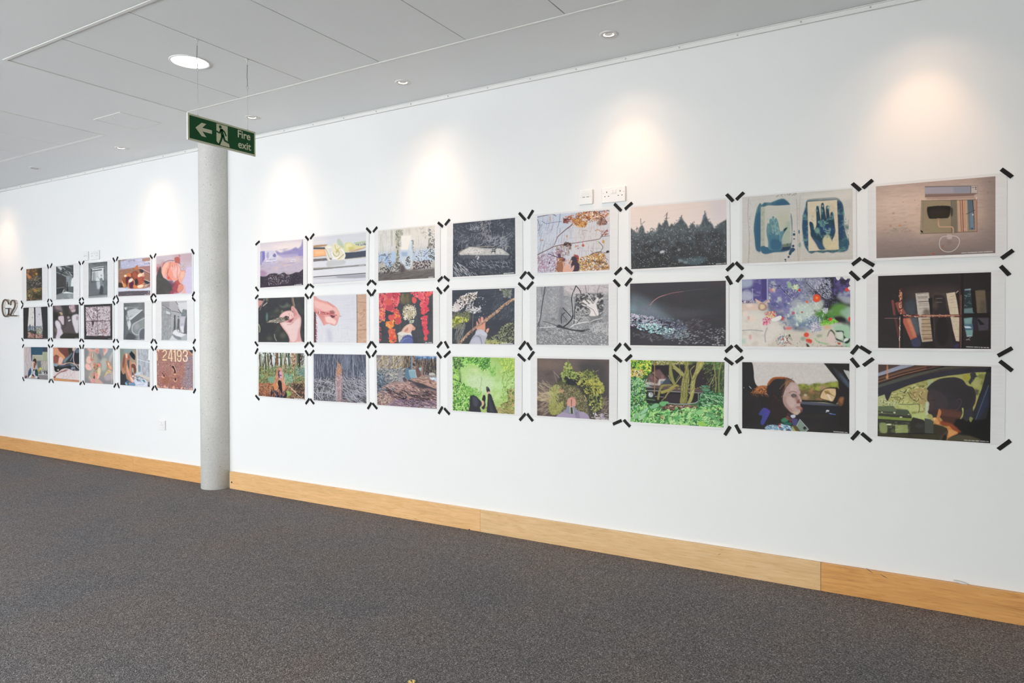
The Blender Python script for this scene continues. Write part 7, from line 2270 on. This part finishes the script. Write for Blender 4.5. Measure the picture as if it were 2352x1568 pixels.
art('F4', [120.5,21.5,216,23.5,216.7,144.5,122,138], (190,785), U14, '''
bg #8c948c/909488/8c8880/505050
p #848c80 b2 120 22 134 22 134 50 122 74
p #a8947c b1 166 24 176 24 176 104 170 108 160 60
p #8c9ca0 b2 134 24 160 24 150 36 136 36
p #b4b8c0 b.6 177 23 212 24 212 60 216 64 216 120 178 102
k #c8ccd4/9ca0a8/a8989c/9cb0b0 n60 l14 w1.8 t88 j5 b.5 178 26 212 26 216 110 178 100
s #6c8494 b1.2 a.8 180 76 186 76 187 94 181 94
l #e4e4e0 w3 b.3 175.5 24 176.5 104
l #d8d8d4 w1 b.3 187.5 26 189 106
l #ccd0d0 w1 b.3 204.5 64 206 112
l #e4e8e8 w1.6 b.3 177 56 216 66
p #eceeee b.6 212.5 24 217 24 217 60 211 58
o #8c9094 b.6 213.5 60 1.4 1.2
p #d4ccc0 b.6 178 101 216 114 216 126 176 106
p #bcb0a4 b.6 172 104 216 124 216 130 196 124 176 110
s #3c3c40 b1 122 94 132 98 140 104 142 118 148 124 146 132 140 138 122 137
s #b88468 b.7 133 42 137 37 145 36 150 42 154 50 158 60 162 66 170 68 173 76 172 90 170 108 168 120 164 114 166 96 164 84 160 86 158 94 160 108 164 118 168 128 164 131 156 128 146 120 141 108 141 92 138 98 132 104 127 98 126 84 128 64
s #e8c4b0 b.8 139 38 144 38 146 46 144 52 140 50
s #8c5048 b1 133 44 137 42 137 60 135 78 130 84 128 70
s #a86458 b1 146 42 152 44 154 52 148 56 145 50
s #4c5c58 b.8 144 60 152 58 153 72 150 88 146 76
s #a07850 b1 134 74 142 74 140 92 134 88
s #dca08c b.6 142 74 146 80 152 98 158 110 162 122 168 128 160 130 150 112 144 98 141 86
s #ecc8b8 b.6 156 112 164 120 168 127 162 129 156 120
s #c48c78 b.7 152 60 158 62 156 80 160 96 156 104 152 88
s #744840 b.8 158 72 168 72 172 80 172 96 168 102 164 84 158 82
c #e0b8a4 w1.4 b.4 158 68 166 68 171 74 173 84
l #e0dcc4 w1.4 b.3 162.5 85 162.5 96
s #5c4860 b.6 159 90 161 98 165 102 164 108 160 104
s #e4e4ec b.4 160 110 164 107 166 110 162 113
s #242c30 b.5 151 38 156 32 158 29 163 35 168 40 170 48 168 58 164 56 158 50 154 44
s #c8d4e0 b.6 168 104 180 98 190 100 184 104 172 108
s #d4d8e8 b.8 168 118 178 116 186 120 196 118 204 122 212 132 212 144 190 142 170 140 168 130
s #dcdce8 b.6 168 112 178 112 192 116 190 124 172 120
k #2c8c8c/4c4c54/5c4478/b8d4e8/8c98b4/3c7078 n50 l5 w1.4 t-10 j50 170 110 192 114 204 128 190 132 172 124
s #349494 b.4 193 121 198 124 201 126 198 127 194 125
s #5c6468 b.6 174 118 184 122 186 124 178 124
k #b4b8c8/f0f0f8 n30 l10 w.9 t20 j20 172 130 212 132 212 142 172 140
s #48688c b.6 140 128 146 124 154 128 150 134 142 132
s #6c94b4 b.6 150 134 164 130 172 136 168 140 152 140
s #8cbccc b.6 138 130 144 132 146 138 140 138
o #e08c48 b.4 153 132.5 2.6 2.6
k #34383c n16 l4 w1.4 t80 j40 211 130 215 130 216 144 211 144
''')
art('F5', [56,13,172.5,15,173.5,144,58,136], (320,793), U14, '''
bg #a8766a/a87a70/ac7e74/a87468/a06c64
p #9c8484 b3 148 40 173 30 173 140 140 140 138 110 150 90
n #90646c a.6 x10 t.5 z5 57 50 150 50 150 130 57 134
n #8c90a0 a.6 x10 y6 t.52 z5 148 40 174 40 174 140 136 140 140 110 150 90
d #c89c90/7c4c44/b88478/94605c/c8a49c n620 r.9 l1.5 56 13 173 15 173 144 58 136
d #7c84a0/a8a8bc/6c6c84/b4949c n220 r.8 l1.5 152 40 173 30 173 142 138 138 146 100
n #b8845c a.6 x8 t.52 106 84 150 84 150 104 106 104
s #9c6448 b2 a.7 74 104 94 100 96 122 78 124
c #f0d8ac w3 b.2 77 20 80 16.5 84 16 87.5 19 88 25 85 30 80 35 77.5 39
l #f0d4a8 w4.5 b.2 77 46.5 87 46.5
l #f0d8b4 w3 b.2 101 16 95 40
l #f0d4a8 w3 b.2 94.5 41.5 107.5 41.5
l #f0d8b4 w3.4 b.2 104.5 15.5 104.5 50
l #f0dcb8 w3.8 b.2 115.5 16 117 51
l #f0dcb8 w2.4 b.2 115 17 111.5 21
c #ecdcb8 w3 b.2 135 30 131 35 126 35 123.5 30 123.5 22 126 17 131 16.5 135 20 135.5 32 135 44 131.5 50 127 50 124 46 124 42
c #f4dcc4 w3.2 b.2 142.5 24 144 18 148 17 153 18 155 24 153 31 148.5 33.5 153 36 155 42 153 49 148.5 51 144 49 142.5 42
s #f0c8a8 b.3 58 14 64 14 63 19 59 18
l #f0c8a8 w2.4 b.3 57 24 58.5 48
o #241a1e b.3 109 69 2 3.2 112.5 73.5 1.6 3
s #241a1e b.3 105 67 108 65.5 112 68 114 74 117 79 118 86 116 90 113 88 113 80 110 74
c #e8c0a8 w1 b.3 105 63 111 64 114 68 116 74 119 80 120 86
c #e8b490 w1.3 b.3 104 73 110 78 112 84
s #e4b488 b.4 109 91 114 92 120 91 117 95 112 94
s #241a1e b.3 72.5 89 75 88 78 92 82 96 82 100 79.5 100 78 95
s #e0a48c b.4 70 98 75 98 80 102 83 104 78 106 74 102
s #8c5440 b.6 76 106 82 106 80 110
s #241a1e b.3 114.5 105 118 105 120.5 109 119 113 116 112
c #e4b898 w1.4 b.3 110 109 114 114 117.5 117 121 113 122 108
o #3c2428 b.3 125.5 56 1.6 .9 101 64 1.4 1.2
o #e0a898 b.3 126 59 1.6 1.2 146 70 2 1.2 77 68 2 1.2
s #ecaa90 b.4 82 128 85 129 88 133 90 136 80 135
s #ecaa90 b.4 110 131 113 130 116 135 116 139 108 138
s #ecaa90 b.4 137 134 140 133 144 140 134 140
s #ecb8a0 b.4 166 138 169 136 172 143 165 142
s #e4a890 b.5 58 128 62 128 64 135 58 135
d #dcc4bc/4c3c40 n70 r.8 l1 60 131 172 138 172 143 60 136
s #2c3048 b.3 161 15.5 173 15.5 173 25 168 23
c #dcc48c w.8 b.2 157 15 163 22 168 28 173 30
c #c89878 w.8 b.2 153 16 160 24 166 31
''')
TAPES = """
A1 596.9 553.8 587.5 562.5 701.9 542.5 709.4 551.2 710 652.5 701.9 663.8 587.5 658.8 594.4 668.1
A2 721.9 536.9 713.1 548.8 841.9 523.8 852.5 535 853.1 643.1 843.8 655 711.9 652.5 721.2 660
A3 866.9 521.2 857.5 533.1 1006.3 510.7 1017.7 520.7 1017 635.7 1006.3 646.4 854.4 643.8 864.4 653.8
A4 1033.4 503.6 1022.7 517.1 1192.5 488.8 1207.5 505.6 1208.8 623.8 1195.6 640 1019.9 634.3 1032 645
A5 1213.1 502.5 1225 482.5 1411.2 468.1 1427.5 484.4 1428.1 615 1412.5 630.6 1212.5 625 1226.2 640
A6 1435.6 480.6 1452.5 465.6 1668.8 446.2 1684.4 462.5 1686.2 605 1668.8 621.2 1436.2 613.8 1452.5 628.8
A7 1691.2 458.8 1708.8 441.9 1957.5 421.2 1976.2 437.5 1977.5 592.5 1957.5 608.1 1690 602.5 1706.9 618.8
A8 1981.9 432.6 2004.5 413.3 2299.4 388.5 2324.6 406.9 2327 574.4 2300 593.7 1982 595 2007.5 610
B1 593.8 677.5 586.9 686.2 701.2 675 709.4 685.6 709.4 786.2 700 798.1 586.2 784.4 593.1 794.4
B2 720.6 671.2 712.5 684.4 843.8 665.6 853.8 679.4 853.8 783.8 844.4 799.4 711.9 785 720.6 796.2
B3 863.1 665 855 678.8 1004.1 660 1014.9 674.3 1015.6 785 1004.9 797.9 854.4 784.4 864.4 798.1
B4 1031.3 655.7 1019.9 668.6 1191.2 650 1207.5 665 1207.5 783.8 1193.1 802.5 1022 783.6 1030.6 799.3
B5 1210.6 663.8 1225 646.9 1410 642.5 1423.8 657.5 1426.2 788.8 1411.9 805.6 1210.6 786.9 1221.9 803.8
B6 1436.9 656.2 1450.6 638.8 1668.8 633.8 1680.6 653.1 1682.5 793.8 1666.2 808.1 1434.4 788.8 1448.1 803.8
B7 1692.5 647.5 1706.2 630.6 1952.5 623.8 1973.1 643.1 1971.9 793.1 1955.6 812.5 1688.8 792.5 1704.4 807.5
B8 1982 638 2004.5 619.3 2298 610.8 2318.6 632 2325 798.8 2291.7 817 1975.5 795.8 1999.8 810.8
C1 593.1 800 586.9 812.5 701.9 804.4 709.4 816.2 711.2 915 702.5 927.5 587.5 907.5 596.2 918.1
C2 721.9 803.8 711.9 816.2 841.2 806.2 850.6 821.2 853.8 924.4 845 938.8 713.1 915.6 721.9 927.5
C3 865 804.4 855.6 818.8 1004.1 808.6 1014.1 822.1 1017 933.6 1007.7 950 856.2 925.6 866.9 938.8
C4 1034.9 806.4 1020.6 820 1190 812.5 1206.9 828.8 1207.5 949.4 1193.8 965 1020.6 937.1 1033.4 951.4
C5 1213.8 825.6 1226.9 806.9 1409.4 815 1428.1 830.6 1428.1 965 1408.1 973.8 1211.2 950 1224.4 966.9
C6 1436.9 828.8 1451.2 815 1664.4 821.9 1683.8 836.9 1677.5 978.8 1665 998.8 1433.1 963.8 1447.5 979.4
C7 1690 832.5 1706.9 819.4 1955 822.5 1971.9 843.1 1973.1 990 1956.2 1008.8 1690 975 1700.6 995
C8 1983 839.4 2006 822.7 2296 828.7 2325 851.4 2320.8 1011 2292.5 1031.7 1979 994.5 2001 1013.3
D1 52.9 613.4 48.6 620.2 109.3 607 112.1 616.6 112.9 686.3 109.3 693.8 48.9 690.6 53.6 698.8
D2 120.4 605.2 115.7 614.9 181.4 600.2 185.7 608.1 186.1 684.9 182.1 690.9 116.4 687.4 120.4 693.1
D3 193.6 599.1 189.6 606.6 260 592.1 264.6 601.1 265.4 680 260.4 687.9 188.9 683.1 193.2 689.1
D4 271.4 589.3 267.9 598.9 345 585.7 350.7 593.6 353.2 674.3 346.4 683.9 267.9 677.9 272.9 689.3
D5 358.9 582.1 354.6 591.8 440.4 572.1 446.1 583.2 447.5 670 442.1 680 353.9 674.3 358.9 682.1
E1 53.2 700.3 49.6 708.1 110.7 696 113.9 704.9 115 777.4 111.1 783.1 50.7 776 53.9 782.8
E2 121.4 696.4 117.5 703.5 182.5 693.1 187.1 700.3 187.5 778.1 183.2 784.6 117.9 775.3 121.8 783.9
E3 192.9 693.5 188.6 700.6 259.6 691.2 264.6 699.8 265 778.7 260.4 786.2 189.3 778.9 193.2 785.6
E4 273.2 690.1 268.6 696.9 347.1 684.4 352.5 695.5 352.9 778.4 347.1 788 268.6 778.7 273.2 786.6
E5 360.4 687.3 355.4 694.8 442.1 683 448.9 691.2 449.6 778.4 444.3 788.7 355.4 779.4 360.7 789.4
F1 55.4 790.7 52.1 798.2 111.1 791.1 115.4 798.2 116.8 870.4 112.9 878.6 52.5 865.7 55.7 874.3
F2 122.9 791.4 118.6 797.5 183.2 792.1 187.1 801.1 188.2 877.1 183.6 883.2 118.9 870 123.6 878.9
F3 192.9 791.1 190.7 801.1 260.4 794.3 265.4 803.6 266.8 880.7 262.1 889.6 190.7 873.9 195.4 882.9
F4 273.6 793.6 268.6 801.1 347.9 795 353.6 805 354.3 887.1 349.3 895.7 270.4 879.3 274.6 891.1
F5 361.4 794.1 356.8 803.4 444.3 795.9 449.6 806.6 450 892.6 445 902.6 356.4 885.1 362.1 895.5
"""
# ---------------------------------------------------------------- posters
LABELS = {
'A8': 'poster of a beige tiled bathroom wall with a mirror and towel ring',
'B8': 'poster of old books behind a dark peeling glazing bar',
'C8': 'poster of a shadowed head inside a car against a sunlit yellow stone wall',
'A7': 'poster of two blue handprints brushed on a stitched pale page',
'B7': 'poster of blurred purple, green and red garden flowers',
'C7': 'poster of a red-haired girl looking out of a car window',
'A6': 'poster of dark conifer tops in falling snow under a pink sky',
'B6': 'nearly black poster with a thin red curve above glittering blue weave',
'C6': 'poster of an abandoned car with trees growing through it in green undergrowth',
'A5': 'poster of orange autumn creeper on a blue-white wall with a raised hand',
'B5': 'grey woodland poster with an inset pale hand among the branches',
'C5': 'poster of bare feet on a leafy green bush against brown ground',
'A4': 'poster of a pale flat stone lying in dark blue-grey grass',
'B4': 'poster of a hand in a grey sleeve reaching behind a long diagonal thorny branch',
'C4': 'poster of two black-trousered legs over bright green duckweed',
'A3': 'poster of a pale blue speckled wall with a hanging white shape over dark ground',
'B3': 'poster of red creeper leaves and a hand holding a wispy seed head',
'C3': 'poster of a leaf-strewn brown path with a shovel leaning by a fence',
'A1': 'poster of a white caravan in a hazy purple field behind dark soil',
'A2': 'poster of a folded cream paper flower on a stack of books',
'B1': 'poster of a fist gripping a bundle of twigs on a dark background',
'B2': 'poster of a hand holding a red pencil over white paper',
'C1': 'poster of a long-haired person standing in a green and brown wood',
'C2': 'poster of a single brown plant before grey reeds and tangled sticks',
'D1': 'narrow dark poster of orange and green leaves, top left of the left-hand group',
'D2': 'grey poster of a derelict room with broken ceiling beams',
'D3': 'grey poster of a ghostly figure standing before a bright window',
'D4': 'poster of brown and orange seed pods heaped on snow-edged ground',
'D5': 'poster of a glowing pink and orange garlic-like bulb, top row next to the column',
'E1': 'poster of a city seen between black curtains through a window',
'E2': 'dark brown abstract poster with pale pink light patches',
'E3': 'poster of a four-pane window with mottled pink glass in a black frame',
'E4': 'grey poster of a white boat-like shape and curved chair edges',
'E5': 'pale grey poster of figures standing outside an old wooden building',
'F1': 'poster of a dark-haired person at a kitchen table under a blue wall',
'F2': 'poster of reddish folds and black tubing with curling pale threads',
'F3': 'poster of pale pink and orange organic blobs on soft grey',
'F4': 'poster of a person bending down beside a window over papers',
'F5': 'rusty brown poster with the pale number 24193 across its top'}
TW = .0088      # half width of the tape
def tape(par, c, x0, y0, x1, y1, yy):
    a, b = on_wall(x0, y0), on_wall(x1, y1); a = Vector((a[0], 0, a[2])); b = Vector((b[0], 0, b[2]))
    d = (b-a).normalized(); n = Vector((-d.z, 0, d.x))*TW; m = MB(); R = random.uniform
    N = 6; q = []
    for i in range(N+1): q.append(a+(b-a)*(i/N))
    rows = []
    sl0, sl1 = R(-.0012, .0012), R(-.0012, .0012)
    for i, p in enumerate(q):
        e = (sl0 if i == 0 else sl1 if i == N else 0); y = -yy-.0006*math.sin(math.pi*i/N)
        rows.append([m.bm.verts.new((v.x-c[0], y_, v.z-c[2])) for v, y_ in ((p+n+d*e, y), (p-n-d*e, y), (p-n-d*e, y+.0007), (p+n+d*e, y+.0007))])
    for A, B in zip(rows, rows[1:]):
        for k in range(4): m.bm.faces.new((A[k], A[(k+1) % 4], B[(k+1) % 4], B[k]))
    m.bm.faces.new(rows[0]); m.bm.faces.new(rows[-1][::-1])
    m.obj('tape_strip', M_TAPE, par)

def poster(key, T):
    quad, org, unit, txt = ART[key]; seed = sum(map(ord, key))
    R = np.random.RandomState(seed+7); random.seed(seed)
    res = ARES(key); ink = Pic(quad, res, org, unit, seed).run(txt)          # rows x cols x rgb
    H, W = ink.shape[:2]
    # sheet corners sit under the middles of the four tapes
    S = [((T[i]+T[i+2])/2, (T[i+1]+T[i+3])/2) for i in (0, 4, 8, 12)]
    Sw = np.array([on_wall(*p)[[0, 2]] for p in S]); Qw = np.array([on_wall(*p)[[0, 2]] for p in quad])
    # picture-space (0..1) coordinates of the sheet corners
    Hm = homog([tuple(q) for q in Qw], [(0, 0), (1, 0), (1, 1), (0, 1)])
    def inv(p): v = Hm @ np.array([p[0], p[1], 1.0]); return v[:2]/v[2]
    sc = np.array([inv(p) for p in Sw])
    u0 = min(-.004, (sc[0, 0]+sc[3, 0])/2); u1 = max(1.004, (sc[1, 0]+sc[2, 0])/2); v0 = min(-.012, (sc[0, 1]+sc[1, 1])/2); v1 = max(1.012, (sc[2, 1]+sc[3, 1])/2)
    e = 1e-4
    us = np.r_[np.linspace(u0, -e, 8), (np.arange(W)+.5)/W*(1-2*e)+e, np.linspace(1+e, u1, 8)]; vs_ = np.r_[np.linspace(v0, -e, 6), (np.arange(H)+.5)/H, np.linspace(1+e, v1, 6)]
    us[8], us[8+W-1] = 0, 1; vs_[6], vs_[6+H-1] = 0, 1
    Hi = np.linalg.inv(Hm); U, V = np.meshgrid(us, vs_); P = np.stack([U, V, np.ones_like(U)], -1) @ Hi.T
    X, Z = P[..., 0]/P[..., 2], P[..., 1]/P[..., 2]
    s = (U-u0)/(u1-u0); t_ = (V-v0)/(v1-v0)
    edge = np.clip(np.minimum(np.minimum(s, 1-s)/.10, 1), 0, 1)
    bulge = (.0042*np.sin(np.pi*s)*t_**3 + .0016*np.sin(np.pi*s)*(1-t_)**4)*R.uniform(.7, 1.5)
    wave = .00022*np.sin(2*np.pi*(t_*R.uniform(4, 7)+.15*np.sin(5*s+seed)+R.rand()))*(.35+.65*np.abs(2*s-1)) + .00006*np.sin(2*np.pi*(t_*11+s*.6+R.rand()))
    Y = -(.0024+bulge+wave*np.minimum(1, np.minimum(t_, 1-t_)*8+.15)*edge**.3+.0004*np.sin(2*np.pi*s*2.3+seed)); Y = np.minimum(Y, -.0009)
    n0, n1 = U.shape; c = np.array([(Sw[2][0]+Sw[3][0])/2, 0, (Sw[2][1]+Sw[3][1])/2])
    co = np.stack([X-c[0], Y, Z-c[2]], -1).reshape(-1, 3).astype(np.float32)
    idx = np.arange(n0*n1).reshape(n0, n1)
    F = np.stack([idx[:-1, :-1], idx[1:, :-1], idx[1:, 1:], idx[:-1, 1:]], -1).reshape(-1, 4).astype(np.int32)
    me = bpy.data.meshes.new('paper_sheet'); me.vertices.add(len(co)); me.vertices.foreach_set('co', co.ravel())
    me.loops.add(F.size); me.loops.foreach_set('vertex_index', F.ravel()); me.polygons.add(len(F))
    me.polygons.foreach_set('loop_start', np.arange(0, F.size, 4, dtype=np.int32)); me.polygons.foreach_set('loop_total', np.full(len(F), 4, dtype=np.int32)); me.polygons.foreach_set('use_smooth', np.ones(len(F), bool))
    me.update(calc_edges=True)
    C = np.ones((n0, n1, 4), np.float32); C[..., :3] = (.775, .765, .76); C[6:6+H, 8:8+W, :3] = (ink*.95)
    a = me.attributes.new('ink', 'FLOAT_COLOR', 'POINT'); a.data.foreach_set('color', C.ravel())
    me.materials.append(M_PAPER)
    r = empty('poster', tuple(c)); tag(r, LABELS[key], 'poster', 'taped photo posters, right-hand group' if key[0] in 'ABC' else 'taped photo posters, left-hand group')
    o = bpy.data.objects.new('paper_sheet', me); link(o, r)
    for i in (0, 4, 8, 12): tape(r, c, *T[i:i+4], .0034)
for ln in TAPES.strip().split('\n'):
    k, v = ln.split(' ', 1); poster(k, [float(x) for x in v.split()])
